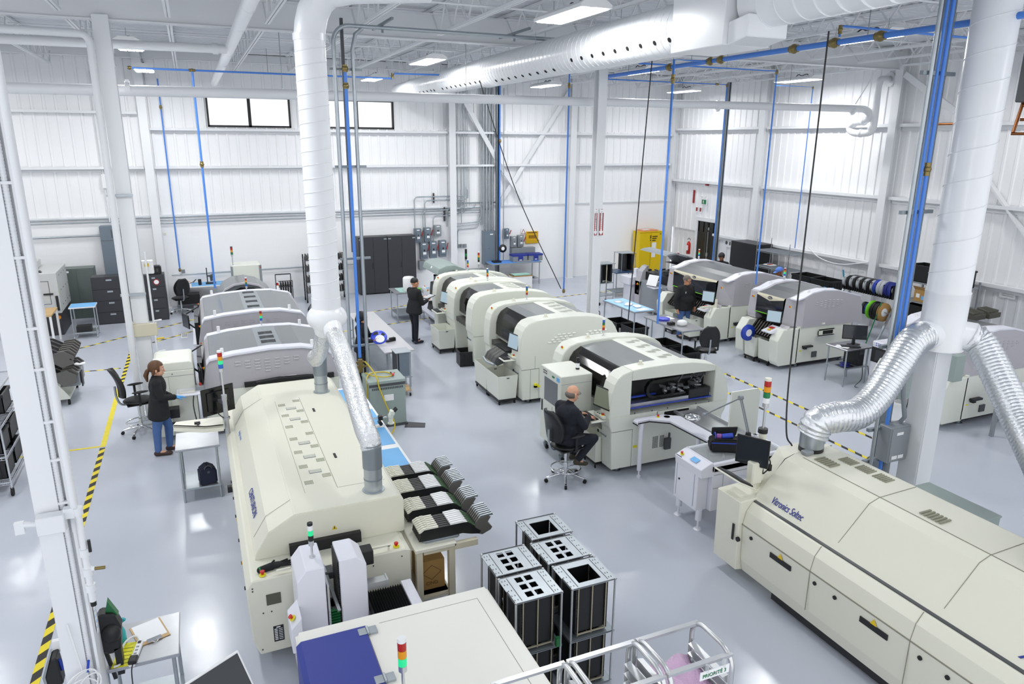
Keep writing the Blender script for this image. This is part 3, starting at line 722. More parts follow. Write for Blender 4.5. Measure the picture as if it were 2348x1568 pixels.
    # lower operator pedestal seams and emblem
    s = MB().box(-.002,.4,-.002,.0,.745,.752).box(.395,.4,-.002,0,.1,.75)
    s.obj('panel_seam', DARKG, t)
    text('Universal', BLUEG, t, (-.006,.36,.62), (rad(90),0,rad(-90)), .06)
    MB().lathe([(.03,0),(.03,.003),(.024,.003),(.024,0)], (-.003,.4,.64), 14, 'x').obj('emblem_ring', BLUEG, t)
    return t
# front machine, end window open
m3 = umachine('nearest cream placement machine, its end window open over dark gantry works, seated man beside it', (5.7,9.1,0), 2.1, True)
w = MB().box(.34,1.97,.29,.32,1.08,1.575); w.obj('window_back', BLACK, m3)
w = MB().prism(arc((.85,0,1.32),.17,rad(90),rad(270),8)and[(p[0],p[2]) for p in arc((.85,0,1.33),.16,rad(90),rad(270),10)]+[(1.6,1.19),(1.6,1.17+.05),(.85,1.22)]+[(p[0],p[2]) for p in arc((.85,0,1.33),.11,rad(270),rad(90),10)]+[(1.85,1.46),(1.85,1.51)], 'y', .1, .17)
w.obj('cable_chain', BLACKG, m3)
MB().box(.36,1.95,.06,.2,1.1,1.16).obj('gantry_rail', STAIN, m3)
MB().box(.36,1.95,.03,.06,1.085,1.1).box(.36,.95,.2,.24,1.2,1.225).obj('linear_guide', BLUEB, m3)
g = MB()
for i in range(26):
    x = 1.05+rnd.random()*.8; z = 1.22+rnd.random()*.12; g.obox((x,.12+rnd.random()*.1,z),(.04+rnd.random()*.1,.05,.015+rnd.random()*.03),(rnd.random(),rnd.random()*.6,0))
g.obj('placement_head', STAIN, m3)
g = MB()
for i in range(8): g.obox((1.3+rnd.random()*.5,.1,1.38+rnd.random()*.12),(.16,.02,.02),(0,rnd.random()*2-1,0))
g.obj('cable_loom', DARKG, m3)
MB().box(1.5,1.93,.05,.2,1.1,1.26).obj('drive_box', BLACK, m3, bevel=.01)
m = MB().box(.85,1.5,-.02,0,.84,1.0); m.obj('slot_plate', CREAM2, m3, bevel=.03, seg=3)
MB().box(.98,1.46,-.03,.0,.87,.97).obj('board_slot', HOLEK, m3)
MB().box(1.0,1.46,-.06,0,.862,.872).box(.98,1.48,-.05,-.02,.865,.885).obj('slot_rail', ALU, m3)
v = MB()
for i in range(9):
    for j in range(8): v.box(.8+i*.022+(.03 if i>4 else 0), .812+i*.022+(.03 if i>4 else 0), -.004, 0, .35+j*.026, .368+j*.026)
v.obj('perforated_vent', DARKG, m3)
MB().box(1.02,1.14,-.05,.0,.3,.5).cyl((1.08,-.06,.5),(1.08,-.06,.6),.02,n=8).obj('air_regulator', DARKG, m3, bevel=.008)
MB().box(.42,.5,-.004,0,.42,.46).obj('yellow_tag', YELP, m3)
MB().box(.02,.32,-.003,.0,0,.0001+.001).obj('paper_sheet', PAPER, m3).location = (.33,.0,1.68)
b = MB()
for x in (.42,.75,1.05,1.62,1.88): b.cyl((x,-.008,1.02),(x,0,1.02),.012,n=8)
b.obj('latch', DARKG, m3)
m2 = umachine('second cream placement machine in the middle row, with louvred end face and feeder trolley docked', (5.7,12.58,0), 2.0)
m1 = umachine('third cream placement machine in the middle row, with open dark bay', (5.7,15.35,0), 1.64)
m0 = umachine('farthest cream placement machine in the middle row, next to the printer with raised grey hood', (5.72,17.0,0), 1.5)
for q in (m2, m1):
    rows = []
    for x0, sgn in ((.62,1),(1.35,1)):
        for j in range(4):
            for i in range(4): rows.append((x0+.115*i+ (.04 if x0 > 1 else 0)*j*.0 + .07*(j if x0 < 1 else j), 1.26+.05*j + (0 if x0 < 1 else .0)))
    louvers([(x, z) for x, z in rows if x < 2.0], q, CREAM2, .0)
MB().box(.9,1.5,-.03,0,.78,.98).obj('slot_plate', CREAM2, m2, bevel=.03, seg=3)
MB().box(1.08,1.5,-.034,0,.84,.93).obj('board_slot', HOLEK, m2)
MB().box(1.02,1.08,-.003,0,1.12,1.17).obj('warning_triangle', YEL, m2); MB().box(1.12,1.2,-.003,0,1.15,1.165).obj('warning_strip', ORANGE, m2)
MB().box(.3,.306,-.003,0,.75,1.02).box(.2,.206,-.003,0,.1,.75).obj('panel_seam', MIDG, m2)
MB().box(.28,.4,-.05,0,.36,.4).box(.28,.34,-.05,0,.36,.44).obj('yellow_tag', YELP, m2)
# operator panels: monitor, keyboard shelf, controls
def operator(t, y, mz=1.22, ang=-68, scr=SCREEN, big=1.):
    s = MB().box(-.3,.02,y-.22,y+.26,.9,.925).box(-.06,.0,y-.2,y+.0,.925,.99)
    so = s.obj('keyboard_shelf', CREAM2, t, bevel=.01)
    keyboard(so, (-.2,y+.04,.925), rad(-90), .4, .14)
    c = MB().box(-.1,.02,y-.22,y+.06,.0,.045).obj('control_panel', CREAM2, so, bevel=.006); c.location = (0,0,.95); 
    MB().cyl((-.06,y-.16,.995),(-.06,y-.16,1.0),.03,n=12).obj('button_ring', YELP, so); MB().cyl((-.06,y-.16,1.0),(-.06,y-.16,1.025),.02,n=12).obj('red_knob', RED, so)
    MB().box(-.09,-.07,y-.1,y-.08,.995,1.002).box(-.05,-.03,y-.1,y-.08,.995,1.002).box(-.09,-.07,y-.04,y-.02,.995,1.002).obj('push_button', GREENL, so)
    monitor(t, (-.05,y-.12,mz), .38*big, .32*big, rad(ang), rad(-10), scr)
operator(m3, .34, 1.27, -78, SCREENY, 1.05); operator(m2, .42, 1.28, -80, SCREEN); operator(m0, .5, 1.3, -75, SCREEN, .95)
MB().box(.12,.121,.5,.6,1.12,1.22).obj('warning_label', PAPER, m3).location = (.0,.55,.0)
# docked white bin trolleys
def bintrolley(lab, x, y, w=.34, d=.62, h=.5, rz=0, first=None):
    if first: return dup(first, (x,y,0), rz, lab)
    t = thing('bin_trolley', lab, 'trolley', (x,y,0), rz, 'white bin trolleys')
    b = MB(); z0, z1, k, th = .12, .12+h, .03, .008
    for sx in (-1,1):
        b.add([(sx*(w/2-k),-d/2+k,z0),(sx*(w/2-k),d/2-k,z0),(sx*w/2,d/2,z1),(sx*w/2,-d/2,z1),(sx*(w/2-k-th),-d/2+k,z0),(sx*(w/2-k-th),d/2-k,z0),(sx*(w/2-th),d/2,z1),(sx*(w/2-th),-d/2,z1)],
              [(0,1,2,3),(5,4,7,6),(3,2,6,7)] if sx > 0 else [(3,2,1,0),(6,7,4,5),(7,6,2,3)])
    for sy in (-1,1):
        b.add([(-(w/2-k),sy*(d/2-k),z0),((w/2-k),sy*(d/2-k),z0),(w/2,sy*d/2,z1),(-w/2,sy*d/2,z1),(-(w/2-k),sy*(d/2-k-th),z0),((w/2-k),sy*(d/2-k-th),z0),(w/2,sy*(d/2-th),z1),(-w/2,sy*(d/2-th),z1)],
              [(0,1,2,3),(5,4,7,6),(3,2,6,7)])
    b.box(-(w/2-k),w/2-k,-d/2+k,d/2-k,z0,z0+.01); b.box(-.01+w/2-.012,w/2,-.005,.005,z0,z1-.02) if False else None
    b.obj('bin', CREAM2, t)
    f = MB().box(-w/2+.02,w/2-.02,-d/2+.02,d/2-.02,.08,.12).obj('chassis', BLACK, t)
    for sx in (-1,1):
        for sy in (-1,1): MB().cyl((sx*(w/2-.05)-.012,sy*(d/2-.05),.03),(sx*(w/2-.05)+.012,sy*(d/2-.05),.03),.03,n=10).box(sx*(w/2-.05)-.016,sx*(w/2-.05)+.016,sy*(d/2-.05)-.01,sy*(d/2-.05)+.01,.03,.08).obj('caster', RUBBER, t)
    MB().box(-.03,.03,-d/2-.002,-d/2+.004,z1-.06,z1-.04).obj('grip_slot', DARKG, t)
    return t
bt = bintrolley('white bin trolley nearest the lens docked at the second cream machine', 5.47, 13.07, .44, .7, .5)
bintrolley('white bin trolley behind another one at the second cream machine', 5.47, 13.75, rz=0, first=bt)
bintrolley('white bin trolley docked at the farthest cream machine, near the standing man', 5.5, 17.05, first=bt)
q = bintrolley('white bin trolley under the keyboard of the seated man', 5.74, 9.62, first=bt); q.scale = (.6,.58,.9)
# tilted feeder bank hanging out of the second machine
t = thing('feeder_tray', 'bank of dark tape feeders sticking out of the second cream machine', 'feeder bank', (5.5,13.35,.72))
for i in range(11): MB().prism([(.2,.28),(.05,.3),(-.14,.2),(-.2,.08),(-.12,.02),(.05,.08),(.2,.14)], 'y', -.28+i*.05, -.25+i*.05).obj('feeder', FEEDG if i%3 else DARKG, t)
MB().tube([(-.2,-.3,.06),(-.24,0,.04),(-.2,.3,.06)], .03, 8).obj('guard_bar', GALV, t)
MB().box(.05,.3,-.3,.3,.3,.33).obj('reel_shelf', BLACK, t)
# white loader cabinet by the seated man
t = thing('board_loader', 'tall white loader cabinet with dark window beside the seated man', 'machine', (5.17,9.84,0))
MB().box(0,.58,0,.76,.2,1.52).obj('cabinet', CREAM2, t, bevel=.01)
MB().box(-.006,0,.12,.6,.95,1.36).obj('window', ROOFG, t); MB().box(-.01,-.005,.66,.7,.72,.92).obj('door_handle', BLACK, t)
b = MB()
for i in range(2):
    for j in range(3): b.box(-.006,0,.52+j*.05,.55+j*.05,1.41+i*.04,1.43+i*.04)
b.obj('push_buttons', DARKG, t)
MB().box(-.006,0,.24,.32,1.42,1.45).obj('display', GREENL, t); MB().box(-.005,0,.06,.16,1.4,1.47).obj('blue_sticker', BLUEM, t)
MB().box(-.004,0,.3,.306,.2,.9).box(-.003,.58,-.003,0,1.38,1.384).obj('panel_seam', MIDG, t)
text('Universal', BLUEG, t, (-.008,.5,.74), (rad(90),0,rad(-90)), .07)
MB().box(-.004,0,.08,.3,.28,.42).obj('open_hatch', DARKG, t)
for x, y in ((.08,.08),(.5,.08),(.08,.68),(.5,.68)):
    MB().cyl((x,y,.1),(x,y,.22),.02,n=10).cyl((x,y,.02),(x,y,.1),.03,.045,10).obj('caster', GALVD, t); MB().cyl((x-.02,y-.05,.035),(x+.02,y-.05,.035),.035,n=10).obj('caster_wheel', RUBBER, t)
t = tag(MB().cyl((0,0,0),(0,0,.15),.033,n=16).cyl((0,0,.15),(0,0,.165),.02,n=10).obj('spray_can', BLACK), 'black and white spray can on top of the white loader cabinet', 'can'); t.location = (5.62,10.12,1.521)
MB().cyl((0,0,.03),(0,0,.11),.0335,n=16).obj('paper_label', PAPER, t); MB().cyl((0,0,.165),(0,0,.2),.026,n=12).obj('cap', BLACK, t)
# ---- left line: grey and white gabled machines (end face towards -y)
LOUT = [(.03,.1),(0,.9),(.1,1.36),(.16,1.44),(.55,1.5),(1.2,1.54),(1.75,1.52),(2.2,1.42),(2.27,1.34),(2.4,.85),(2.36,.1)]
def lmachine(lab, loc, dy, green=False):
    t = thing('placement_machine', lab, 'machine', loc, 0, 'grey gabled placement machines')
    MB().prism([(.03,.1),(.0,.86),(2.4,.86),(2.36,.1)], 'y', .0, dy).obj('base_cabinet', CREAM2, t, bevel=.01)
    MB().prism([(0,.86)]+LOUT[2:5]+LOUT[5:9]+[(2.4,.86)], 'y', .02, dy-.02).obj('hood', LAV, t)
    def cap(y0, y1):
        o = [(x,z+.012) for x, z in LOUT[2:9]]; i = [(x,z-.035) for x, z in LOUT[2:9]]
        return MB().prism(o+i[::-1], 'y', y0, y1)
    cap(-.012, .22).obj('hood_rim', COOLW, t, bevel=.008); cap(dy-.2, dy+.012).obj('hood_rim', COOLW, t, bevel=.008)
    for s, pts in ((0,[(.13,1.375),(.17,1.452),(.56,1.512),(1.0,1.535)]),(1,[(1.42,1.54),(1.75,1.53),(2.19,1.432)])):
        i = [(x,z-.03) for x, z in pts]; MB().prism(pts+i[::-1], 'y', .23, dy-.21).obj('roof_panel', ROOFG, t)
    sp = MB().prism([(1.0,1.537),(1.2,1.548),(1.42,1.542),(1.42,1.5),(1.0,1.5)], 'y', .22, dy-.2).obj('roof_spine', MIDG, t)
    v = MB()
    for k in range(3 if green else 4):
        for q in range(6): v.box(1.08,1.34,.4+k*(dy-.9)/(3)+q*.035,.4+k*(dy-.9)/(3)+q*.035+.015,1.538,1.552)
    v.obj('spine_vents', DARKG, sp)
    rows = []
    for i, n in enumerate((2,3,4,5,4,3,2)):
        for j in range(n): rows.append((.62+.17*i, 1.33-.055*j - (0 if i in (1,2,3,4,5) else .0)))
    louvers(rows, t, LAV, .02, size=(.1,.012))
    s = MB()
    for x in (.3,2.1): s.box(x,x+.004,.014,.02,.9,1.44)
    s.box(0,2.4,-.003,0,.858,.864).obj('panel_seam', MIDG, t)
    for y in (.1, dy-.1):
        for x in (.38, 1.95): MB().cyl((x,y,1.46),(x,y,1.6),.03,n=12).obj('cap_knob', WHITE, t)
    signal(t, 1.2, dy-.12, 1.54, 'BGAR' if not green else 'BLAR', .06, .024, .05, WHITE)
    for y in (.05, dy-.1): estop(t, .06, y, 1.28, (-.9,0,.3), .8)
    estop(t, 2.33, .05, 1.2, (.9,0,.3), .8)
    wl = MB().box(1.35,1.62,.012,.02,.92,.98).obj('warning_label', PAPER, t); MB().box(1.36,1.41,.009,.012,.925,.972).obj('warning_triangle', YEL, wl); MB().box(1.45,1.6,.009,.012,.955,.968).obj('warning_strip', ORANGE, wl)
    # operator side: frames and monitor
    p = MB().box(-.12,.02,.5,dy-.5,.7,.78).box(-.05,.02,.3,dy-.3,.1,.6); p.obj('operator_ledge', COOLW, t)
    MB().box(-.05,.03,.35,dy-.35,.8,1.3).obj('dark_hatch', BLACKG, t)
    monitor(t, (-.25,dy*.5,1.15), .4, .32, rad(-70), 0, SCREEND); keyboard(t, (-.3,dy*.5-.1,.82), rad(-90), .36, .14, 0, WHITE, MIDG)
    MB().bar((-.22,dy*.5+.05,1.1),(0,dy*.5+.05,.9),.03).bar((-.22,dy*.5+.05,1.3),(.05,dy*.5+.2,1.42),.02).obj('monitor_arm', BLACK, t)
    monitor(t, (2.55,dy*.45,1.15), .4, .32, rad(75), 0, SCREEND); MB().box(2.38,2.6,dy*.45-.2,dy*.45+.2,.84,.87).bar((2.4,dy*.45,.9),(2.55,dy*.45,1.1),.03).obj('rear_shelf', COOLW, t)
    feet(t, [(.2,.2),(2.2,.2),(.2,dy-.2),(2.2,dy-.2)])
    MB().box(.15,2.25,.1,dy-.1,.06,.12).obj('plinth', DARKG, t)
    return t
l2 = lmachine('nearer grey gabled machine on the left, green glow on its roof vents', (-.2,13.28,0), 1.9, True)
l1 = lmachine('farther grey gabled machine on the left line, with brownish roof vents', (-.22,16.5,0), 2.55)
MB().box(.7,2.3,-.04,.03,.86,.95).tube([(.9,-.03,.93),(1.3,-.06,.97),(1.8,-.05,.95),(2.05,-.08,.93)],.035,8).obj('cable_bundle', BLACK, l2)
# printer with curved hood behind the left line
t = thing('stencil_printer', 'printer with rounded grey hood peeking up behind the left grey machines', 'machine', (.3,20.2,0))
MB().box(0,1.5,0,1.4,.1,.9).obj('base_cabinet', COOLW, t, bevel=.02)
pr = [(0,.9),(.02,1.1),(.2,1.35),(.45,1.47),(.75,1.5),(1.05,1.42),(1.35,1.2),(1.5,.95),(1.5,.9)]
MB().prism(pr, 'y', .05, 1.35).obj('hood', ROOFG, t)
MB().prism([(.15,.92),(.3,1.25),(.6,1.38),(.95,1.35),(1.25,1.1),(1.35,.92)], 'y', .03, .06).obj('hood_window', BLACKG, t)
MB().prism([(p[0],p[1]+.015) for p in pr[1:-1]]+[(p[0],p[1]-.03) for p in pr[1:-1]][::-1], 'y', .0, .08).obj('hood_rim', LAV, t)
MB().box(-.4,0,.2,.7,.75,1.0).obj('black_module', BLACK, t)
signal(t, 1.6, .6, .95, 'CLAR', .06, .03, .07); MB().box(1.5,1.7,.4,.8,.1,.95).obj('side_cabinet', COOLW, t)
# woman's printer cabinet
t = thing('board_cleaner', 'pale cream machine cabinet the woman with gloves is working at', 'machine', (-.97,13.3,0))
MB().box(0,.66,0,.85,.1,1.3).prism([(0,1.3),(.02,1.43),(.06,1.45),(.6,1.45),(.64,1.43),(.66,1.3)], 'y', .0, .85).obj('cabinet', CREAM2, t, bevel=.012)
MB().box(.0,.66,-.003,0,1.2,1.206).box(.24,.244,-.003,0,.1,1.2).obj('panel_seam', MIDG, t)
MB().box(.1,.13,-.003,0,.3,.6).box(.3,.32,-.004,0,1.235,1.25).obj('screw_plate', DARKG, t)
sh = MB().box(.35,.78,-.38,0,.93,.955).obj('keyboard_shelf', COOLW, t, bevel=.006)
keyboard(sh, (.52,-.2,.955), rad(0), .26, .16, 0, CREAM, WHITE)
MB().box(.66,.8,-.2,-.05,.955,1.02).obj('control_panel', MIDG, sh); MB().cyl((.74,-.1,1.02),(.74,-.1,1.06),.022,n=10).obj('red_knob', RED, sh)
monitor(t, (.78,.1,1.15), .4, .34, rad(95), 0, SCREEND)
MB().tube(smoothpath([(.62,-.3,.93),(.6,-.36,.7),(.66,-.38,.3),(.8,-.4,.03)],6),.01,6).obj('cable', BLACK, t)
MB().box(.25,.33,-.45,-.3,0,.09).obj('foot_pedal', CREAM, t, bevel=.02); MB().box(.16,.36,-.2,0,.5,.66).box(.18,.36,-.25,0,.3,.36).obj('front_drawer', BLACK, t)
MB().box(.02,.3,.1,.35,1.45,1.455).obj('paper_tray', PAPER, t)
# ---- right line: grey machines with dark sloping window
def fmachine(lab, loc, dy, dx=2.0, refl=True):
    t = thing('placement_machine', lab, 'machine', loc, 0, 'grey placement machines with green strip')
    out = [(.3,1.0),(.0,1.0),(-.02,1.1),(.04,1.66),(.3,1.72),(.55,1.82),(.9,1.86),(1.35,1.83),(dx-.15,1.64),(dx-.03,1.34),(dx+.02,.98)]
    def rim(y0, y1, c):
        m = MB(); pts0 = [(max(x, c*(1 if x < .2 else 0)), z) for x, z in out]
        a, b = (pts0, out) if c else (out, out)
        n = len(out)
        vs = [(p[0],y0,p[1]) for p in a]+[(p[0],y1,p[1]) for p in b]
        m.add(vs, [list(range(n)), [n+i for i in range(n)][::-1]]+[[i,n+i,n+(i+1)%n,(i+1)%n] for i in range(n)]); return m
    rim(0, .3, .34).obj('end_hood', LAV, t, bevel=.01)
    rim(dy-.3, dy, 0).obj('end_hood', LAV, t, bevel=.01)
    # white upper edging of the hoods
    for y0, y1 in ((-.005,.24),(dy-.24,dy+.005)):
        o = [(.1,1.675)]+out[4:9]; o = [(x,z+.01) for x, z in o]; MB().prism(o+[(x,z-.03) for x, z in o][::-1], 'y', y0, y1).obj('hood_rim', COOLW, t)
    # roof and windows between
    a, b = .3, dy-.3
    r = MB().add([(.0,a,1.655),(.0,b,1.655),(-.0,(a+b)/2,1.62),(.55,a,1.80),(.55,b,1.80),(1.0,a,1.84),(1.0,b,1.84),(1.4,a,1.8),(1.4,b,1.8),(dx-.1,a,1.62),(dx-.1,b,1.62),(.35,a,1.735),(.35,b,1.735),(.06,(a+b)/2,1.66)],
      [(0,1,12,11),(11,12,4,3),(3,4,6,5),(5,6,8,7),(7,8,10,9)])
    r.obj('roof_panel', mat('dark_roof_panel','#585C5F',.3), t)
    # bevelled cream visor with oval emblem
    MB().add([(.0,a,1.66),(.0,b,1.66),(-.032,(a+b)/2,1.525),(-.025,a,1.615),(-.025,b,1.615)],[(0,3,2,4,1)]).obj('visor', CREAMD, t)
    em = MB().prism([(.075*math.cos(q*.3142)*1.0,.035*math.sin(q*.3142)) for q in range(20)], 'x', -.012, 0).obj('emblem', BLACK, t); em.location = (-.02,(a+b)/2,1.6); em.rotation_euler = (0,rad(12),0)
    text('Fuzion', PAPER, em, (-.014,.052,-.014), (rad(90),0,rad(-90)), .04)
    MB().add([(-.024,a,1.617),(-.031,(a+b)/2,1.527),(-.024,b,1.617),(-.03,b,1.2),(-.03,a,1.2)],[(0,4,3,2,1)]).obj('front_window', mat('mirror_window','#2E3036',.04,.35), t)
    MB().box(-.045,-.02,a,b,1.185,1.2).obj('green_strip', GREENS, t)
    MB().add([(-.03,a,1.19),(-.03,b,1.19),(.25,b,1.0),(.25,a,1.0)],[(0,3,2,1)]).obj('lower_window', BLACK, t)
    MB().box(.2,.26,a,b,.45,1.05).box(.25,dx-.1,.25,dy-.25,.5,1.62).obj('machine_core', BLACK, t)
    # base: cabinet end block plus front pedestals
    MB().box(.25,dx-.28,.02,dy-.02,.12,1.02).obj('base_cabinet', CREAM2, t, bevel=.01)
    for y0, y1 in ((.02,.3),(dy-.3,dy-.02)):
        MB().prism([(-.32,.2),(-.36,.72),(-.2,.98),(.3,.98),(.3,.1),(-.25,.1)], 'y', y0, y1).obj('pedestal', CREAM2, t, bevel=.012)
    MB().add([(-.34,.02,.7),(-.34,.3,.7),(-.02,.3,1.05),(-.02,.02,1.05)],[(0,1,2,3)]).obj('pedestal_cover', LAV, t)
    rows = []
    for i, n in enumerate((2,3,4,5,4,3,2)):
        for j in range(n): rows.append((.72+.13*i, 1.6-.05*j - abs(3-i)*.012))
    louvers(rows, t, LAV, .0, size=(.075,.01))
    MB().box(.85,1.4,-.035,.02,.74,.9).obj('slot_plate', CREAM2, t, bevel=.03, seg=2); MB().box(.98,1.3,-.04,-.03,.78,.87).obj('board_slot', HOLEK, t); MB().box(.8,1.36,-.06,0,.725,.745).obj('slot_rail', ALU, t)
    MB().box(.75,.9,-.004,.02,.22,.36).obj('perforated_vent', DARKG, t)
    wl = MB().box(.95,1.05,-.004,.0,1.02,1.06).obj('warning_label', PAPER, t); MB().box(.955,.985,-.006,-.004,1.025,1.05).obj('warning_triangle', YEL, wl)
    MB().box(.35,.41,.016,.02,.4,.43).obj('yellow_tag', YELP, t)
    MB().box(.42,.7,-.06,.02,.5,.54).box(.42,.5,-.07,0,.47,.5).obj('tool_rack', BLACK, t)
    monitor(t, (-.16,.42,1.22), .36, .3, rad(-62), rad(-8), SCREEN, BLACK)
    ks = MB().prism([(-.45,.9),(-.1,1.0),(-.05,.96),(-.05,.86),(-.42,.86)], 'y', .22, .5).obj('control_desk', COOLW, t, bevel=.008)
    MB().box(-.3,-.2,.3,.42,.97,.985).obj('push_button', RED, ks); MB().box(-.4,-.3,.3,.35,.94,.96).obj('push_button', YEL, ks)
    # feeder bay with reels
    f = MB()
    for i in range(int((b-a)/.09)): f.prism([(.25,1.0),(.05,.98),(-.1,.8),(-.2,.7),(-.1,.62),(.25,.7)], 'y', a+.04+i*.09, a+.08+i*.09)
    f.obj('feeder_bank', mat('feeder_dark','#33312F',.4,.3), t)
    estop(t, .02, .12, 1.5, (-.9,-.3,.3), .9); estop(t, .02, dy-.14, 1.52, (-1,0,.2), .9)
    for x, y in ((.55,.12),(.55,dy-.12)): MB().cyl((x,y,1.8),(x,y,1.86),.028,n=10).cyl((x,y,1.8),(x,y,1.83),.05,n=12).obj('cap_knob', WHITE, t)
    signal(t, .95, dy-.14, 1.85, 'CBLAR', .03, .024, .045)
    feet(t, [(.4,.15),(dx-.4,.15),(.4,dy-.15),(dx-.4,dy-.15)], .12, .07); MB().box(.3,dx-.4,.1,dy-.1,.06,.13).obj('plinth', BLACK, t)
    return t
def reelmesh(t, c, r, w, ax, m, hub=PAPER, name='reel'):
    o = MB().lathe([(r*.25,-w/2),(r,-w/2),(r,-w/2+.003),(r*.85,-w/2+.004),(r*.85,w/2-.004),(r,w/2-.003),(r,w/2),(r*.25,w/2)], (0,0,0), 22, ax).obj(name, m, t)
    o.location = c
    MB().lathe([(r*.45,-w/2-.003),(r*.45,w/2+.003)], (0,0,0), 16, ax).obj('reel_label', hub, o); return o
f2 = fmachine('nearer grey placement machine on the right, its window mirroring the hall', (12.55,12.38,0), 1.5, 2.25)
f1 = fmachine('farther grey placement machine on the right, behind the standing man with goatee', (12.55,14.83,0), 2.5, 2.25)
f3 = fmachine('grey placement machine at the right edge behind the square column', (12.75,8.35,0), 1.6, 2.3)
reelmesh(f2, (-.42,.95,.72), .2, .06, 'y', BLUEB); reelmesh(f1, (-.42,1.25,.85), .15, .05, 'y', BLACK)
reelmesh(f3, (-.45,1.0,.72), .2, .06, 'y', BLUEB); reelmesh(f3, (-.45,.86,.7), .19, .05, 'y', BLACK)
for q, y in ((f1,.1),): MB().box(-.6,-.1,y+.05,y+.1,.98,1.03).box(-.14,-.1,y,y+.06,.75,1.2).box(-.3,-.1,y,y+.05,.8,.84).obj('board_rail', CREAM, q)
MB().box(-.36,.25,.3,.34,.45,.46).obj('tray', COOLW, f3); 
fp = MB().box(-.35,-.1,-.12,.02,1.0,1.5).obj('side_box', GREENG, f3, bevel=.01)
b2 = bintrolley('left white bin trolley docked at the nearer right grey machine', 12.42, 13.36, .38, .4, .5)
dup(b2, (12.48,12.94,0), rad(0), 'right white bin trolley docked at the nearer right grey machine, closest to its corner')
dup(b2, (12.1,15.5,0), 0, 'white bin trolley behind the steel table at the farther right grey machine')
dup(b2, (12.1,16.3,0), 0, 'white bin trolley beside the standing man with goatee at the farther right machine')
# printer with lifted lid, far right
t = thing('stencil_printer', 'grey printer with lid raised, in front of the yellow cabinet', 'machine', (12.75,17.65,0))
MB().box(0,1.7,0,1.6,.1,1.0).obj('base_cabinet', MIDG, t, bevel=.012)
MB().prism([(-.06,.5),(-.06,.95),(.02,1.25),(.15,1.4),(.25,1.44),(.25,.95),(.02,.95)], 'y', 1.35, 1.62).prism([(-.06,.1),(-.06,.95),(.05,.95),(.05,.1)], 'y', 1.35, 1.62).obj('side_panel', LAV, t, bevel=.012)
MB().prism([(.15,1.0),(.2,1.4),(.35,1.48),(1.7,1.48),(1.7,1.0)], 'y', -.02, .12).obj('side_panel', LAV, t, bevel=.012)
MB().box(.15,1.65,.1,1.4,1.0,1.25).obj('works', BLACK, t)
g = MB()
for i in range(22): g.obox((.3+rnd.random()*1.0,.2+rnd.random()*1.0,1.26+rnd.random()*.08),(.2,.03+rnd.random()*.1,.04),(0,0,rnd.random()*3))
g.obj('print_mechanism', DARKG, t)
lid = MB().prism([(-.02,1.93),(.1,1.98),(.35,2.0),(.75,1.9),(.95,1.84),(1.3,1.5),(1.25,1.48),(.9,1.8),(.72,1.85),(.35,1.95),(.1,1.93)], 'y', .1, 1.5)
lo = lid.obj('lid', MIDG, t); MB().prism([(.35,1.94),(.75,1.84),(.93,1.78),(1.25,1.46),(1.1,1.46),(.7,1.6)], 'y', .1, .12).prism([(.75,1.86),(.95,1.8),(1.25,1.48),(.95,1.55)], 'y', .09, .1).obj('lid_window', CHAR, lo)
MB().box(.95,1.25,.12,1.48,1.49,1.5).obj('lid_liner', CHAR, lo)
monitor(t, (-.2,.45,1.15), .36, .34, rad(-70), rad(-25), WHITE, WHITE); MB().box(-.3,.05,.2,.6,.93,.95).bar((-.15,.45,1.0),(.05,.45,1.1),.03).obj('monitor_arm', COOLW, t)
MB().box(-.03,.0,1.36,1.44,.2,.9).obj('brass_strip', CREAMD, t); estop(t, -.06, 1.45, .85, (-1,0,0), 1.2)
MB().cyl((-.08,1.42,.62),(-.06,1.42,.62),.05,n=12).obj('dial', BLACK, t)
ringed([(-.04,.05,.9),(-.04,.05,.1)], .025, .04, .01, 8).obj('coiled_hose', mat('navy_hose','#2B2E66',.4), t)
signal(t, 1.5, 1.55, 1.1, 'BCLAR', .3, .03, .06); signal(t, .95, -.05, 1.48, 'CBLAR', .03, .024, .05)
# loader in front of the lidded printer
t = thing('board_conveyor', 'small white conveyor unit left of the grey printer with raised lid', 'machine', (12.6,19.45,0))
MB().box(0,.95,0,.55,.75,1.0).box(.1,.85,.05,.5,.1,.75).obj('cabinet', COOLW, t, bevel=.01); feet(t, [(.2,.12),(.75,.12),(.2,.42),(.75,.42)]); MB().box(.3,.42,.1,.25,1.0,1.25).obj('post', COOLW, t); MB().box(.45,.9,.1,.5,1.0,1.2).obj('black_module', BLACK, t)
# printer at the far end of the middle row, hood lifted
t = thing('stencil_printer', 'white printer with arched grey hood lifted, ahead of the standing man with clipboard', 'machine', (6.0,18.75,0))
MB().prism([(-.1,.35),(0,.95),(.15,1.0),(1.7,1.0),(1.7,.12),(.1,.12)], 'y', .0, 1.6).obj('base_cabinet', COOLW, t, bevel=.012)
MB().box(.2,1.65,.1,1.5,1.0,1.18).obj('works', BLACK, t)
g = MB()
for x in (.25,1.0): 
    for y in (.2,1.35): g.box(x,x+.05,y,y+.05,1.0,1.4)
g.box(.25,1.05,.2,.25,1.35,1.4).box(.25,1.05,1.35,1.4,1.35,1.4).box(.2,1.2,.5,.58,1.25,1.32); g.obj('print_frame', ALU, t)
hp = [(-.05,1.62),(.0,1.78),(.22,1.86),(.45,1.86),(.75,1.75),(1.0,1.5),(1.15,1.2),(1.2,1.05)]
hi = [(1.08,1.05),(1.02,1.2),(.88,1.42),(.68,1.62),(.42,1.72),(.25,1.7),(.2,1.6),(.12,1.52)]
MB().prism(hp+hi, 'y', .05, 1.5).obj('hood', GREENG, t, bevel=.015, seg=2)
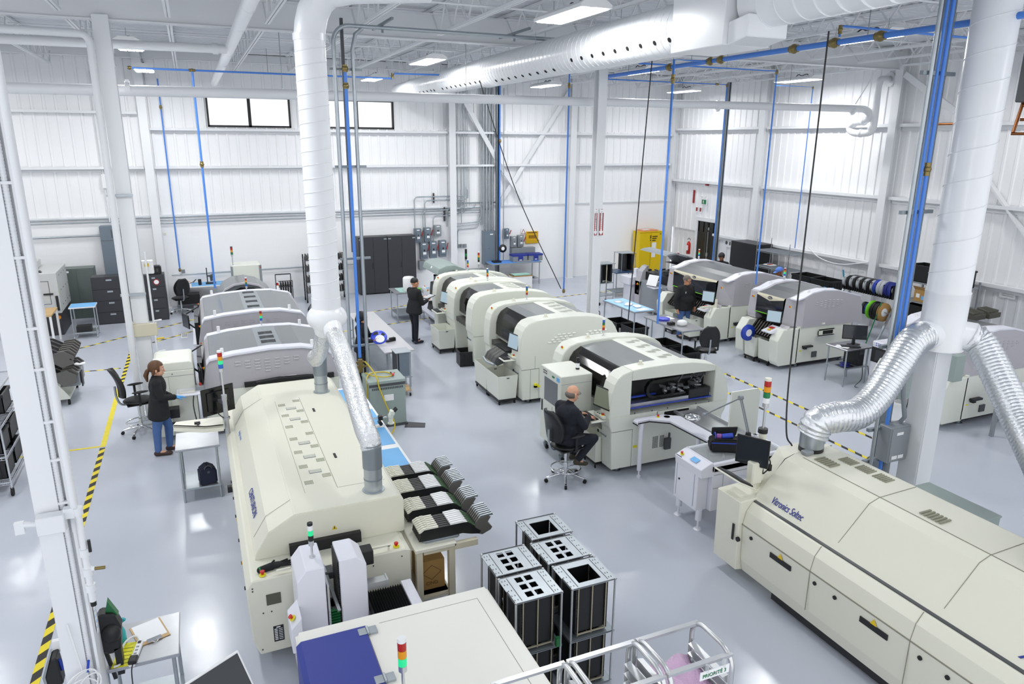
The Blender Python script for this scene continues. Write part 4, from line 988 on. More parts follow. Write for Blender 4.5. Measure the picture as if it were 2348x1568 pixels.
MB().prism([(.22,1.68),(.42,1.71),(.66,1.61),(.87,1.41),(1.01,1.2),(1.06,1.05),(.98,1.05),(.8,1.35),(.6,1.55),(.4,1.64)], 'y', .0, .06).obj('hood_liner', CHAR, t)
MB().cyl((.02,.7,1.72),(-.03,.7,1.74),.04,n=12).obj('emblem', PAPER, t)
MB().prism([(1.2,1.0),(1.75,1.0),(1.75,1.15),(1.4,1.2)], 'y', .2, 1.4).obj('rear_cover', GREENG, t)
pn = MB().box(-.05,.1,1.2,1.58,.95,1.02).obj('control_panel', WHITE, t); MB().box(-.02,.07,1.25,1.4,1.02,1.024).obj('display', BLUEM, pn)
estop(t, -.02, 1.1, .98, (-.3,0,1), .9); estop(t, 0.02, 1.55, 1.02, (0,0,1), .7)
monitor(t, (-.15,.15,1.22), .42, .36, rad(-80), rad(-5), SCREEND); MB().box(-.35,.0,.0,.4,.93,.95).obj('keyboard_shelf', COOLW, t)
MB().add([(-.102,.5,.5),(-.102,.95,.5),(-.01,.95,.9),(-.01,.5,.9)],[(0,3,2,1)]).obj('side_window', BLACKG, t)
signal(t, 1.6, 1.2, 1.1, 'CKGAR', .5, .03, .07); signal(t, 1.35, 1.62, 1.15, 'KGK', .55, .035, .09, BLACK)
feet(t, [(.2,.1),(1.5,.1),(.2,1.5),(1.5,1.5)]); MB().box(.1,1.65,.1,1.5,.06,.13).obj('plinth', DARKG, t)
t = thing('white_canister', 'white drum standing behind the man with the clipboard', 'drum', (5.62,20.6,.872))
MB().lathe([(.0,0),(.17,0),(.18,.02),(.18,.38),(.15,.42),(.0,.43)], n=22).obj('drum', WHITE, t)
# ---- near left reflow oven
t = ov = thing('reflow_oven', 'long cream reflow oven at left with two foil ducts on its hood', 'oven', (0,0,0))
MB().prism([(.16,.12),(.1,.3),(.08,.9),(.14,.98),(1.7,.98),(1.76,.96),(1.76,.12)], 'y', 6.72, 11.95).obj('lower_body', CREAM, t, bevel=.012)
MB().prism([(.2,.97),(.22,1.05),(.36,1.27),(.63,1.42),(1.74,1.42),(1.8,1.37),(1.8,.97)], 'y', 7.1, 11.6).obj('hood', CREAM, t, bevel=.012, seg=2)
MB().add([(.2,11.6,.97),(.36,11.6,1.27),(.63,11.6,1.42),(1.74,11.6,1.42),(1.8,11.6,.97),(.3,11.85,.97),(.55,11.8,1.2),(1.7,11.8,1.25),(1.75,11.85,.97)],[(0,1,6,5),(1,2,6),(2,3,7,6),(3,4,8,7),(5,6,7,8)]).obj('hood_end', CREAM, t)
s = MB()
s.box(.8,.803,7.55,10.7,1.419,1.422).box(1.155,1.16,7.55,10.75,1.419,1.422).box(1.16,1.7,7.55,7.553,1.419,1.4215)
for y in (7.45,10.9): s.bar((.222,y,1.06),(.362,y,1.28),.003).bar((.362,y,1.28),(.63,y,1.425),.003)
s.obj('panel_seam', mat('seam_line','#8C8A7C',.6), t)
g = MB()
for k in range(7):
    y = 7.85+k*.45
    for x0, yy, n, w in ((.83,y-.1,7,.1),(1.05,y+.02,7,.1)):
        for i in range(n): 
            for r in range(3): g.box(x0+i*w/n, x0+(i+.6)*w/n, yy+r*.035, yy+r*.035+.022, 1.419, 1.4225)
g.obj('vent_slots', mat('vent_green_grey','#7E8468',.6), t)
for k in range(6):
    if k == 3: continue
    y = 8.02+k*.45
    MB().box(.92,1.06,y,y+.09,1.419,1.426).obj('vent_plate', MIDG, t)
    q = MB()
    for r in range(3): q.box(.925,1.055,y+.01+r*.028,y+.025+r*.028,1.426,1.428)
    q.obj('vent_louvre', CREAM, t)
for y in (8.35,10.05): MB().box(1.27,1.3,y,y+.14,1.419,1.425).obj('latch', BLACK, t)
for y in (7.34,10.89):
    MB().cyl((1.52,y,1.42),(1.52,y,1.43),.125,n=24).cyl((1.52,y,1.42),(1.52,y,1.7),.1,n=24).obj('chimney', GALV, t)
    MB().cyl((1.52,y,1.7),(1.52,y,1.98),.108,n=24).cyl((1.52,y,1.56),(1.52,y,1.575),.104,n=24).obj('chimney_collar', GALVD, t)
# front end details
d = MB().box(.55,1.3,7.04,7.1,.98,1.1).obj('board_exit', BLACK, t)
MB().bar((1.15,6.76,1.04),(1.55,6.76,1.04),.02).bar((1.17,6.76,.98),(1.17,6.76,1.04),.02).bar((1.53,6.76,.98),(1.53,6.76,1.04),.02).bar((.38,6.76,1.02),(.52,6.76,1.02),.02).obj('grab_rail', CREAM, t)
estop(t, .25, 6.79, .985, (0,0,1), 1.1); estop(t, 1.62, 6.79, .985, (0,0,1), 1.1)
tr = MB().add([(1.0,7.096,1.16),(1.06,7.096,1.16),(1.03,7.096,1.21)],[(0,1,2)]).obj('warning_triangle', YEL, t)
MB().box(1.026,1.034,7.094,7.096,1.17,1.195).obj('exclamation_mark', BLACK, tr)
MB().box(.26,.4,6.712,6.72,.68,.8).obj('switch_window', mat('olive_window','#55574A',.4), t)
pl = MB().box(.3,.4,6.714,6.72,.24,.42).obj('rating_plate', BLACK, t)
q = MB()
for i in range(7): q.box(.31,.34,6.712,6.714,.26+i*.02,.27+i*.02).box(.35,.39,6.712,6.714,.26+i*.02,.266+i*.02)
q.box(.33,.37,6.712,6.714,.4,.412).obj('plate_lines', PAPER, pl)
q = MB()
for x, z in ((.14,.9),(.14,.87),(.85,.9),(.85,.87),(1.66,.9),(1.35,.86),(.22,.6),(.3,.6),(.6,.2),(.18,.18)): q.cyl((x,6.714,z),(x,6.72,z),.008,n=8)
q.obj('screw', DARKG, t)
mat('faded_blue','#8FA0CC',.5); text('CENTURION', BLUEX, t, (.247,8.46,1.107), (rad(57.5),0,rad(-90)), .12, shear=.1)
text('single zone', MATS['faded_blue'], t, (.252,10.45,1.11), (rad(57.5),0,rad(-90)), .075)
# side strip: small yellow marks and latches on the left lower body
q = MB()
for y in (7.3,8.3,9.2): q.box(.075,.08,y,y+.03,.84,.87)
q.obj('yellow_mark', YEL, t)
q = MB()
for y in (7.0,7.5,8.0,8.6,9.1,9.6): q.cyl((.07,y,.75),(.085,y,.75),.02,n=8)
q.obj('side_latch', BLACK, t)
MB().box(.02,.08,9.55,9.62,.62,.7).obj('main_switch', BLACK, t)
# operator post with monitor
po = MB().cyl((.11,10.83,.98),(.11,10.83,1.55),.035,n=14).cyl((.11,10.83,1.2),(.11,10.83,1.23),.055,n=14).cyl((.11,10.83,1.5),(.11,10.83,1.58),.042,n=14).obj('monitor_post', STAIN, t)
MB().prism([(-.62,10.98),(-.2,10.75),(.06,10.72),(.06,11.1),(-.58,11.12)], 'z', 1.12, 1.15).prism([(-.62,10.98),(-.2,10.75),(.06,10.72),(.06,10.76),(-.18,10.78),(-.6,11.0)], 'z', 1.06, 1.15).obj('keyboard_tray', CREAM, t)
monitor(t, (.02,11.02,1.45), .5, .42, rad(205), 0, SCREEND, BLACKG); MB().bar((.1,10.86,1.45),(.04,10.98,1.45),.05).obj('monitor_bracket', STAIN, t)
MB().cyl((-.28,10.86,1.155),(-.28,10.86,1.17),.02,n=8).box(-.33,-.25,10.9,10.94,1.15,1.18).obj('cable_clip', BLACK, t)
signal(t, .11, 10.83, 1.56, 'BLAR', .38, .034, .06, WHITE)
MB().tube(smoothpath([(.06,10.86,1.42),(.0,10.9,1.3),(.08,10.86,1.2)],5),.008,6).tube(smoothpath([(.14,10.82,1.55),(.17,10.84,1.45),(.13,10.84,1.38)],5),.01,6).obj('cable', BLACK, t)
feet(t, [(.3,7.0),(1.6,7.0),(.3,11.6),(1.6,11.6)], .13, .05)
# ---- long cream oven at right
t = thing('reflow_oven', 'very long cream oven filling the lower right, foil duct on its far end', 'oven')
Y0, Y1 = -.6, 6.42
lo = MB().prism([(5.72,.14),(5.68,.3),(5.66,.78),(5.7,.95),(5.78,1.05),(7.0,1.05),(7.0,.14)], 'y', Y0, Y1-.42).obj('lower_body', CREAM, t, bevel=.01)
MB().prism([(5.72,.14),(5.62,.16),(5.6,1.08),(6.2,1.1),(7.0,1.1),(7.0,.14)], 'y', Y1-.42, Y1).obj('end_cabinet', CREAM, t, bevel=.012)
hd = [(5.83,1.05),(5.9,1.12),(6.28,1.5),(6.42,1.545),(6.98,1.56),(7.05,1.53),(7.05,1.05)]
MB().prism(hd, 'y', Y0, Y1-.36).obj('hood', CREAM, t, bevel=.012, seg=2)
MB().add([(5.9,Y1-.36,1.07),(6.28,Y1-.36,1.5),(6.42,Y1-.36,1.54),(7.04,Y1-.36,1.55),(7.04,Y1-.36,1.05),(6.12,Y1-.04,1.07),(6.36,Y1-.1,1.45),(6.46,Y1-.06,1.5),(7.02,Y1-.04,1.5),(7.02,Y1-.0,1.05)],[(0,5,6,1),(1,6,7,2),(2,7,8,3),(3,8,9,4),(5,9,8,7,6)]).obj('hood_end', CREAM, t)
SEAM = MATS['seam_line']
s = MB(); ys = [4.83,3.62,2.35,1.1]
for y in ys:
    s.bar((5.9,y,1.122),(6.28,y,1.503),.005,.004).bar((6.28,y,1.503),(6.42,y,1.547),.005,.004).bar((6.42,y,1.548),(6.98,y,1.563),.005,.004)
    s.bar((5.66,y+.1,.3),(5.66,y+.1,.78),.006,.006).bar((5.66,y+.1,.78),(5.7,y+.1,.95),.006,.006).bar((5.7,y+.1,.95),(5.78,y+.1,1.052),.006,.006)
s.bar((6.43,Y0,1.549),(6.43,Y1-.5,1.549),.006,.004).bar((5.658,Y0,.78),(5.658,Y1-.42,.78),.012,.012)
s.obj('panel_seam', SEAM, t)
MB().box(5.8,5.84,Y0,Y1-.4,1.05,1.062).obj('hinge_gap', DARKG, t)
for k, y in enumerate((5.35,4.1,2.85,1.6)):
    o = MB().box(5.652,5.672,y-.16,y+.16,.62,.68).obj('door_handle', BLACK, t)
    MB().add([(5.65,y-.04,.685),(5.65,y+.04,.685),(5.65,y,.75)],[(0,2,1)]).obj('warning_triangle', YEL, o)
    q = MB()
    for yy in (y-.5,y+.48): q.cyl((5.65,yy,.68),(5.672,yy,.68),.022,n=12)
    q.obj('door_lock', BLACK, o)
MB().box(5.59,5.6,6.06,6.09,.55,.76).cyl((5.585,5.98,.6),(5.61,5.98,.6),.03,n=12).obj('cabinet_latch', BLACK, t)
text('Vitronics Soltec', BLUEX, t, (5.885,5.82,1.113), (rad(45),0,rad(-90)), .125, depth=.002).scale = (.6,1,1)
text('XPM', BLUEX, t, (5.884,2.95,1.112), (rad(45),0,rad(-90)), .2, depth=.002)
g = MB()
def grid(x, y, n, w, L):
    for i in range(n): g.box(x, x+w, y+i*L/n, y+(i+.5)*L/n, 1.553+.0, 1.566)
for x, y in ((6.86,5.62),(6.86,5.38),(6.86,5.14)): grid(x-.1, y-.1, 6, .15, .2)
for y in (5.7,4.3,3.1,1.9): grid(6.5, y-.12, 6, .16, .26)
g.obj('vent_slots', mat('vent_olive','#8F8F7C',.6), t)
MB().cyl((6.69,6.06,1.5),(6.69,6.06,1.53),.15,n=24).cyl((6.69,6.06,1.52),(6.69,6.06,1.56),.145,n=24).obj('chimney_flange', CREAM, t)
MB().cyl((6.69,6.06,1.54),(6.69,6.06,1.6),.147,n=24).obj('rubber_sleeve', BLACK, t)
MB().cyl((6.69,6.06,1.6),(6.69,6.06,1.86),.145,n=24).box(6.82,6.86,6.0,6.12,1.62,1.8).obj('chimney', GALV, t)
MB().box(6.48,6.6,5.92,6.02,1.55,1.6).obj('sensor_box', MIDG, t, bevel=.008)
MB().cyl((6.72,3.16,1.5),(6.72,3.16,1.62),.15,n=24).obj('chimney', GALV, t)
po = MB().cyl((6.02,6.2,1.08),(6.02,6.2,1.86),.045,n=16).cyl((6.02,6.2,1.08),(6.02,6.2,1.1),.07,n=14).obj('monitor_post', CREAM, t)
for z in (1.83,1.5,1.3): MB().cyl((6.02,6.2,z),(6.02,6.2,z+.055),.058,n=14).obj('post_clamp', BLACK, t)
MB().box(5.82,5.98,6.08,6.2,1.22,1.5).obj('bracket', CREAM, t, bevel=.015)
monitor(t, (5.86,6.17,1.62), .4, .36, rad(-60), 0, SCREEND, BLACK)
kt = MB().box(-.15,.15,-.23,.23,0,.02).obj('keyboard_tray', CREAM, t, bevel=.006); kt.location = (5.66,6.2,1.28); kt.rotation_euler = (0,rad(28),0)
keyboard(kt, (-.01,0,.02), rad(-90), .42, .22)
signal(t, 6.02, 6.2, 1.86, 'CGAR', .3, .04, .07, CREAM, CHROME)
MB().tube(smoothpath([(5.95,6.15,1.6),(6.08,6.1,1.5),(6.1,6.12,1.38),(6.05,6.15,1.3)],6),.008,6).box(6.07,6.11,6.08,6.12,1.36,1.44).obj('cable', BLACK, t)
MB().prism([(5.9,6.46),(6.0,6.46),(6.0,5.6),(5.9,5.6)], 'z', 0, .14).obj('plinth', CREAM, t)
MB().box(5.74,6.9,-.5,5.5,.05,.15).obj('plinth', BLACK, t)
feet(t, [(5.85,5.2),(6.9,6.2),(5.85,2.4)], .14)
t = thing('steel_enclosure', 'low grey-green steel enclosure behind the long cream oven', 'cabinet', (8.05,4.75,0))
MB().box(0,.42,0,.95,.0,.92).box(-.01,.43,-.01,.96,.9,.93).obj('cabinet', GREENG, t, bevel=.006)
MB().box(.12,.18,-.02,0,.82,.92).cyl((.3,-.012,.8),(.3,0,.8),.02,n=10).obj('latch', GALV, t)
# ---- white edge conveyor between oven and machine
t = thing('board_conveyor', 'white conveyor cabinet with clear lid, black bag on top, before the long oven', 'machine', (5.93,7.1,0))
MB().box(0,.18,.1,.62,.28,.92).box(.18,1.4,.02,.62,.28,.88).obj('cabinet', COOLW, t, bevel=.008)
MB().prism([(0,.8),(-.02,.93),(.14,1.0),(.2,1.0),(.2,.8)], 'y', .03, .62).obj('control_console', COOLW, t, bevel=.006)
MB().box(.18,1.45,.0,.64,.88,.96).box(.18,1.45,.0,.06,.88,1.0).box(.18,1.45,.58,.64,.88,1.0).box(1.38,1.45,.0,.64,.88,1.0).obj('top_frame', COOLW, t, bevel=.006)
ln = MB().box(.2,1.4,.05,.6,.965,.97).obj('bed', DARKG, t)
g = MB()
for i in range(18): g.obox((.3+rnd.random()*1.0,.12+rnd.random()*.4,.985),(.06+rnd.random()*.12,.03,.02),(0,0,rnd.random()*3))
g.obj('transport_rail', ALU, t); MB().box(.2,1.4,.05,.6,1.0,1.008).obj('clear_lid', CLEAR, t)
MB().box(-.002,.0,.18,.56,.34,.86).obj('door', COOLW, t, bevel=.001)
s = MB().box(-.003,0,.17,.174,.33,.88).box(-.003,0,.565,.57,.33,.88).box(-.003,0,.17,.57,.876,.88).box(.36,.364,.016,.02,.3,.88).box(.2,1.4,.016,.02,.62,.625).box(.2,1.4,.016,.02,.82,.826)
s.obj('panel_seam', MIDG, t); MB().cyl((-.012,.5,.6),(0,.5,.6),.015,n=10).obj('door_lock', BLACK, t)
dsp = MB().add([(.02,.2,.962),(.02,.34,.962),(.1,.34,.99),(.1,.2,.99)],[(0,3,2,1)]).obj('display', BLUEM, t); dsp.location = (0,0,.003)
estop(t, .03, .52, .962, (-.2,0,1), .9); MB().box(-.012,0,.48,.6,.91,.94).obj('name_plate', DARKG, t)
for x in (.48,1.3):
    w = MB().add([(x,.016,.73),(x+.06,.016,.73),(x+.03,.016,.79)],[(0,1,2)]).obj('warning_triangle', YEL, t)
    MB().box(x+.026,x+.034,.013,.016,.74,.77).obj('exclamation_mark', BLACK, w)
for x, y in ((.06,.1),(.06,.55),(1.35,.1),(1.35,.55)): MB().cyl((x,y,.14),(x,y,.3),.045,n=14).cyl((x,y,.02),(x,y,.16),.015,n=8).cyl((x,y,0),(x,y,.02),.06,.04,14).obj('levelling_foot', WHITE if False else COOLW, t)
MB().prism([(.5,.62),(.5,.7),(.6,.76),(.95,.7),(.95,.55)], 'y', -.22, .02).box(.6,1.4,-.25,.02,.5,.66).obj('front_chute', COOLW, t)
MB().box(.6,1.5,-.3,.0,.7,.73).box(.6,1.5,-.32,-.29,.7,.76).obj('outfeed_rail', STAIN, t)
MB().prism([(1.25,.6),(1.8,.6),(1.8,1.5),(1.75,1.56),(1.25,1.56)], 'y', 1.0, 1.03).obj('back_panel', CREAM2, t)
# white bench rail linking conveyor and machine, with legs
t = thing('conveyor_bench', 'white narrow conveyor bench with black edging leading into the nearest cream machine', 'conveyor', (6.02,7.75,0))
MB().prism([(-.02,1.06),(.02,1.12),(.24,1.14),(.5,.95),(.56,.1),(.8,.1),(.78,1.06),(.55,1.24),(.05,1.25),(-.03,1.18)], 'z', .945, .975).obj('bench_top', COOLW, t)
MB().prism([(-.03,1.05),(.02,1.11),(.24,1.12),(.49,.93),(.55,.08),(.8,.08),(.8,1.07),(.56,1.25),(.05,1.26),(-.04,1.18)], 'z', .93, .946).obj('edge_strip', BLACK, t)
MB().box(.9,1.3,.1,1.3,.9,.95).box(.82,.85,.1,1.3,.94,.99).box(1.28,1.31,.1,1.3,.94,.99).obj('conveyor_rail', ALU, t)
for x, y in ((.1,1.14),(.6,.35)): MB().cyl((x,y,.12),(x,y,.93),.035,n=12).cyl((x,y,.02),(x,y,.12),.014,n=8).cyl((x,y,0),(x,y,.025),.035,n=10).obj('leg', COOLW, t)
estop(t, .42, 1.16, .976, (0,0,1), .9); MB().lathe([(.05,0),(.05,.006),(.04,.006),(.04,0)], (.56,1.12,.976), 16).obj('ring', BLACK, t)
MB().cyl((.98,.95,.95),(.98,.95,1.0),.04,n=10).obj('board_clamp', STAIN, t)
# =================== FOREGROUND THINGS ===================
# cream side bench carrying banks of tape feeders
t = thing('feeder_bench', 'cream bench beside the left oven carrying the black tape feeders', 'bench', (1.8,6.68,0))
MB().box(0,.47,0,2.05,.9,.95).obj('bench_top', CREAM, t, bevel=.008)
MB().box(.1,.72,.02,.1,.86,.9).box(.45,.72,.0,.06,.86,.93).obj('support_bar', CREAMD, t)
for x, y in ((.05,.05),(.42,.05),(.05,2.0),(.42,2.0)): MB().box(x-.035,x+.035,y-.035,y+.035,0,.9).obj('leg', CREAMD, t)
MB().box(.05,.42,.05,2.0,.28,.31).add([(.05,.1,.31),(.4,.1,.31),(.4,.6,.31),(.05,.6,.5)],[(0,1,2,3)]).obj('lower_shelf', CREAMD, t)
t = tag(MB().box(0,.3,0,.28,0,.36).obj('cardboard_box', CARD), 'brown cardboard box on the lower shelf of the feeder bench', 'box'); t.location = (1.88,6.86,.312)
text('CINO', mat('box_print','#6B4E28',.8), t, (.08,-.003,.06), (rad(90),0,0), .055)
s = MB()
for a, b in (((.15,.12),(.26,.21)),((.26,.21),(.15,.3)),((.15,.3),(.04,.21)),((.04,.21),(.15,.12))): s.bar((a[0],-.002,a[1]),(b[0],-.002,b[1]),.004,.004)
s.obj('diamond_mark', MATS['box_print'], t)
def feeder():
    t = thing('tape_feeder', '', 'feeder', (0,0,0), 0, 'black tape feeders on the cream bench')
    MB().prism([(0,0),(.02,.1),(.06,.13),(.5,.13),(.6,.1),(.66,.03),(.72,-.02),(.7,-.05),(.6,-.03),(.5,0)], 'y', 0, .03).obj('body_plate', BLACK, t)
    MB().prism([(.0,.1),(.0,.125),(.05,.15),(.22,.15),(.22,.13)], 'y', .002, .024).prism([(.08,.15),(.08,.158),(.12,.158),(.12,.15)], 'y', .006, .02).obj('pickup_cover', CREAM, t)
    MB().prism([(.36,.13),(.36,.15),(.5,.155),(.56,.13)], 'y', .001, .028).obj('white_cover', WHITE, t)
    MB().prism([(.56,.125),(.58,.13),(.67,.06),(.66,.045)], 'y', .006, .024).obj('tape_strip', mat('green_tape','#4E6B4C',.4), t)
    MB().prism([(.64,-.03),(.66,.09),(.7,.14),(.8,.15),(.84,.13),(.8,.07),(.86,.0),(.84,-.03),(.74,-.07)], 'y', .002, .026).obj('head_plate', FEEDG, t)
    MB().prism([(.7,.14),(.72,.165),(.86,.175),(.87,.15),(.8,.15)], 'y', .003, .025).obj('grip', GALV, t)
    return t
fd = feeder(); k = 0
for b, (y0, n, nm) in enumerate(((6.8,7,'nearest'),(7.27,7,'second'),(7.74,8,'third'),(8.2,7,'farthest'))):
    for i in range(n):
        loc = (1.88, y0+i*.043, .97)
        where = 'nearest the lens' if i == 0 else 'at the far end' if i == n-1 else ['','second','third','fourth','fifth','sixth','seventh'][i]+' from the near end'
        lab = f'black tape feeder {where} in the {nm} bank on the cream bench'
        if k == 0: fd.location = loc; fd['label'] = lab
        else: dup(fd, loc, 0, lab)
        k += 1
for nm, y0 in (('nearest',6.8),('second',7.27),('third',7.74),('farthest',8.2)):
    t = tag(MB().box(0,.42,0,.34,0,.02).box(.02,.4,-.02,.0,0,.012).obj('feeder_rail', GALV), f'metal rail under the {nm} feeder bank on the cream bench', 'rail'); t.location = (1.92,y0-.01,.95)
# black magazine racks
def rackplate(holes, w=.49, d=.43):
    """top sheet with real openings: cut the sheet into strips around the holes"""
    xs = sorted({0,w,*[h[0] for h in holes],*[h[1] for h in holes]}); ys = sorted({0,d,*[h[2] for h in holes],*[h[3] for h in holes]})
    m = MB()
    for i in range(len(xs)-1):
        for j in range(len(ys)-1):
            cx, cy = (xs[i]+xs[i+1])/2, (ys[j]+ys[j+1])/2
            if not any(h[0] < cx < h[1] and h[2] < cy < h[3] for h in holes): m.box(xs[i],xs[i+1],ys[j],ys[j+1],0,.006)
    return m
SIX = [(.15+.1*i+.0*j, .22+.1*i, .06+.12*j, .14+.12*j) for i in range(2) for j in range(3)]
ONE = [(.12,.36,.08,.33)]
def rack(holes, lab, loc):
    t = thing('magazine_rack', lab, 'rack', loc, 0, 'black board magazine racks in the foreground')
    w, d, h = .49, .43, .57
    tp = rackplate(holes); tp.v = [(x,y,z+h-.006) for x,y,z in tp.v]; 
    tp.obj('top_plate', GALV, t)
    s = MB()
    for x in (.02,.05,.43,.455):
        for y in (.05,.12,.2,.3,.36): s.box(x,x+.006,y,y+.018,h,h+.0012)
    s.obj('slots', HOLEK, t)
    q = MB().cyl((.005,.005,h+.004),(.005,.2,h+.004),.006,n=6).box(0,w,0,.006,h,h+.006).box(0,w,d-.006,d,h,h+.006).box(.405,.41,.03,.4,h,h+.003).box(.08,.085,.03,.4,h,h+.003); q.obj('top_rim', DARKG, t)
    bp = rackplate(holes); bp.obj('bottom_plate', GALVD, t)
    for x in (.012,w-.012):
        for y in (.012,d-.012): MB().cyl((x,y,.0),(x,y,h),.011,n=10).ell((x,y,h+.004),(.014,.014,.008),8,5).obj('post', ALU, t)
    for x0, sgn in ((.075,1),(.415,-1)):
        m = MB().box(x0-.004,x0+.004,.04,.39,.03,h-.03)
        for k in range(24): m.box(x0,x0+sgn*.012,.04,.39,.035+k*.0212,.043+k*.0212)
        m.obj('grooved_wall', BLACK, t)
        g = MB().box(x0-.016*sgn,x0-.004*sgn,.1,.12,.02,h-.02).box(x0-.016*sgn,x0-.004*sgn,.31,.33,.02,h-.02); g.obj('guide_rail', STAIN, t)
    for x in (.16,.245,.33): pass
    MB().box(.1,.4,.39,.398,.03,h-.03).obj('rear_stop', BLACK, t)
    b = MB().box(.09,.1,.03,.04,.02,h-.02).box(.24,.25,.03,.04,.02,h-.02).box(.39,.4,.03,.04,.02,h-.02).box(.09,.4,.03,.04,.03,.045).obj('front_bar', mat('brass_grey','#B5AD96',.4,.5), t)
    cur = MB().box(.1,.39,.05,.06,.05,h-.04).obj('board_edge_stack', BLACK, t)
    return t
RK = [(2.88,6.05,'far right upper magazine rack with one big opening, at the back of the cluster',ONE),(2.84,5.58,'upper magazine rack with six square holes, middle of the right row',SIX),(2.86,5.12,'near right upper magazine rack with one big opening',ONE),
      (2.29,5.59,'far left upper magazine rack with six square holes',SIX),(2.29,5.13,'near left upper magazine rack with six square holes',SIX)]
pro = {}
for x, y, lab, hs in RK:
    key = len(hs)
    for z, l in ((.6,lab),(.02,'lower magazine rack under the '+lab.replace(', at the back of the cluster','').replace(', middle of the right row',' in the middle'))):
        if key not in pro: pro[key] = rack(hs, l, (x,y,z))
        else: dup(pro[key], (x,y,z), 0, l)
tag(MB().box(-.02,.02,-.02,.02,0,.09).obj('green_clip', GREENB), 'small green clip on the front foot of the near left magazine rack', 'clip').location = (2.72,5.11,.62)
# aluminium tray trolleys at the bottom edge
def traycart(lab, x):
    t = thing('tray_trolley', lab, 'trolley', (x,3.43,0), 0, 'aluminium tray trolleys'); w, d, h = .57, .47, 1.6
    for sx in (0.02, w-.02):
        hp = [(sx,0,.12),(sx,0,h-.14)]+arc((sx,.14,h-.14),.14,math.pi,math.pi/2,6,'yz')+arc((sx,d-.14,h-.14),.14,math.pi/2,0,6,'yz')+[(sx,d,.12)]
        MB().tube(hp, .02, 8).obj('side_hoop', ALU, t)
        s = MB(); sg = 1 if sx < .1 else -1
        for k in range(16): 
            z = h-.2-k*.085; s.prism([(sx,z),(sx+sg*.055,z-.012),(sx+sg*.055,z-.018),(sx,z-.012),(sx-sg*.0,z-.075),(sx+sg*.004,z-.075)], 'y', .03, d-.03)
        s.obj('side_ledges', ALU, t)
    for y in (.04,d-.04): MB().bar((.0,y,h-.03),(w,y,h-.03),.04,.022).obj('top_bar', ALU, t)
    for y in (0,d): MB().bar((.02,y,.14),(w-.02,y,.14),.04,.03).obj('bottom_bar', ALU, t)
    for sx in (.02,w-.02):
        for y in (0,d): MB().cyl((sx-.015,y,.05),(sx+.015,y,.05),.05,n=12).box(sx-.018,sx+.018,y-.012,y+.012,.05,.13).obj('caster', RUBBER, t)
    return t
c1 = traycart('aluminium tray trolley nearest the white printer, mostly below the frame', 1.55)
dup(c1, (2.14,3.43,0), 0, 'middle aluminium tray trolley of the three')
c3 = dup(c1, (2.73,3.43,0), 0, 'aluminium tray trolley at right holding pink bubble wrap and a PRIORITE sign')
t = thing('paper_sign', 'white PRIORITÉ 3 sign hung on the right aluminium trolley', 'sign', (2.98,3.42,1.545))
MB().box(0,.26,-.006,0,-.07,.0).obj('card', PAPER, t); text('PRIORITÉ 3', GREENL, t, (.02,-.008,-.052), (rad(90),0,0), .043)
m = MB()
for x in (.05,.2): m.box(x,x+.02,-.012,.008,-.01,.05)
m.obj('tie', CLEAR, t)
b = MB(); nx, ny = 9, 8
vs = [(2.79+.44*i/nx, 3.46+.4*j/ny, 1.2+.022*math.sin(i*1.3+j*.7)+.02*math.cos(j*1.9-i*.4)+.1*(j/ny)) for j in range(ny+1) for i in range(nx+1)]
vb = [(x,y,1.04) for x,y,z in vs]; n0 = len(vs)
f = [(j*(nx+1)+i, j*(nx+1)+i+1, (j+1)*(nx+1)+i+1, (j+1)*(nx+1)+i) for j in range(ny) for i in range(nx)]
edge = [i for i in range(nx+1)]+[j*(nx+1)+nx for j in range(1,ny+1)]+[ny*(nx+1)+i for i in range(nx-1,-1,-1)]+[j*(nx+1) for j in range(ny-1,0,-1)]
f += [(edge[k]+n0, edge[(k+1)%len(edge)]+n0, edge[(k+1)%len(edge)], edge[k]) for k in range(len(edge))]
f += [tuple(i+n0 for i in q[::-1]) for q in f[:nx*ny]]
b.add(vs+vb, f, True); tag(b.obj('bubble_wrap_bundle', BUBBLE), 'pink bubble wrap bundle lying inside the right aluminium trolley', 'bubble wrap')
tag(MB().box(2.79,3.23,3.5,3.84,1.02,1.04).obj('sheet_tray', ALU), 'aluminium sheet tray under the pink bubble wrap', 'tray')
# blue and white printer at the bottom
t = thing('stencil_printer', 'white printer with a blue lid at the bottom edge of the photo', 'machine', (.42,3.7,0))
MB().box(0,1.78,.28,1.92,.1,1.1).obj('cabinet', mat('printer_white','#E9E8E0',.35), t, bevel=.03, seg=3)
MB().prism([(-.012,.5),(-.012,1.08),(.03,1.118),(.57,1.118),(.57,1.1),(.04,1.1),(.01,1.07),(.01,.5)], 'y', .3, 1.74).obj('blue_lid', BLUEX, t)
for y in (1.0,1.62):
    h_ = MB().box(.5,.57,y,y+.09,1.118,1.124).box(.59,.66,y,y+.09,1.1,1.124).cyl((.58,y-.005,1.124),(.58,y+.095,1.124),.011,n=8).obj('hinge', GALV, t, bevel=.004)
s = MB().box(.57,.58,.3,1.76,1.098,1.104).box(1.62,1.624,.3,1.75,1.1,1.1015).box(.7,1.62,1.746,1.75,1.1,1.1015).box(.7,1.7,.5,.504,1.1,1.1015); s.obj('panel_seam', MATS['seam_line'], t)
signal(t, .68, .86, 1.1, 'GAR'.replace('G','L'), .2, .034, .07, WHITE, ALU)
MB().cyl((-.3,1.25,.0),(-.3,1.25,.02),.2,n=16).cyl((-.3,1.25,0),(-.3,1.25,1.1),.03,n=10).bar((-.3,1.25,.9),(0,1.2,.9),.05).obj('monitor_stand', WHITE, t)
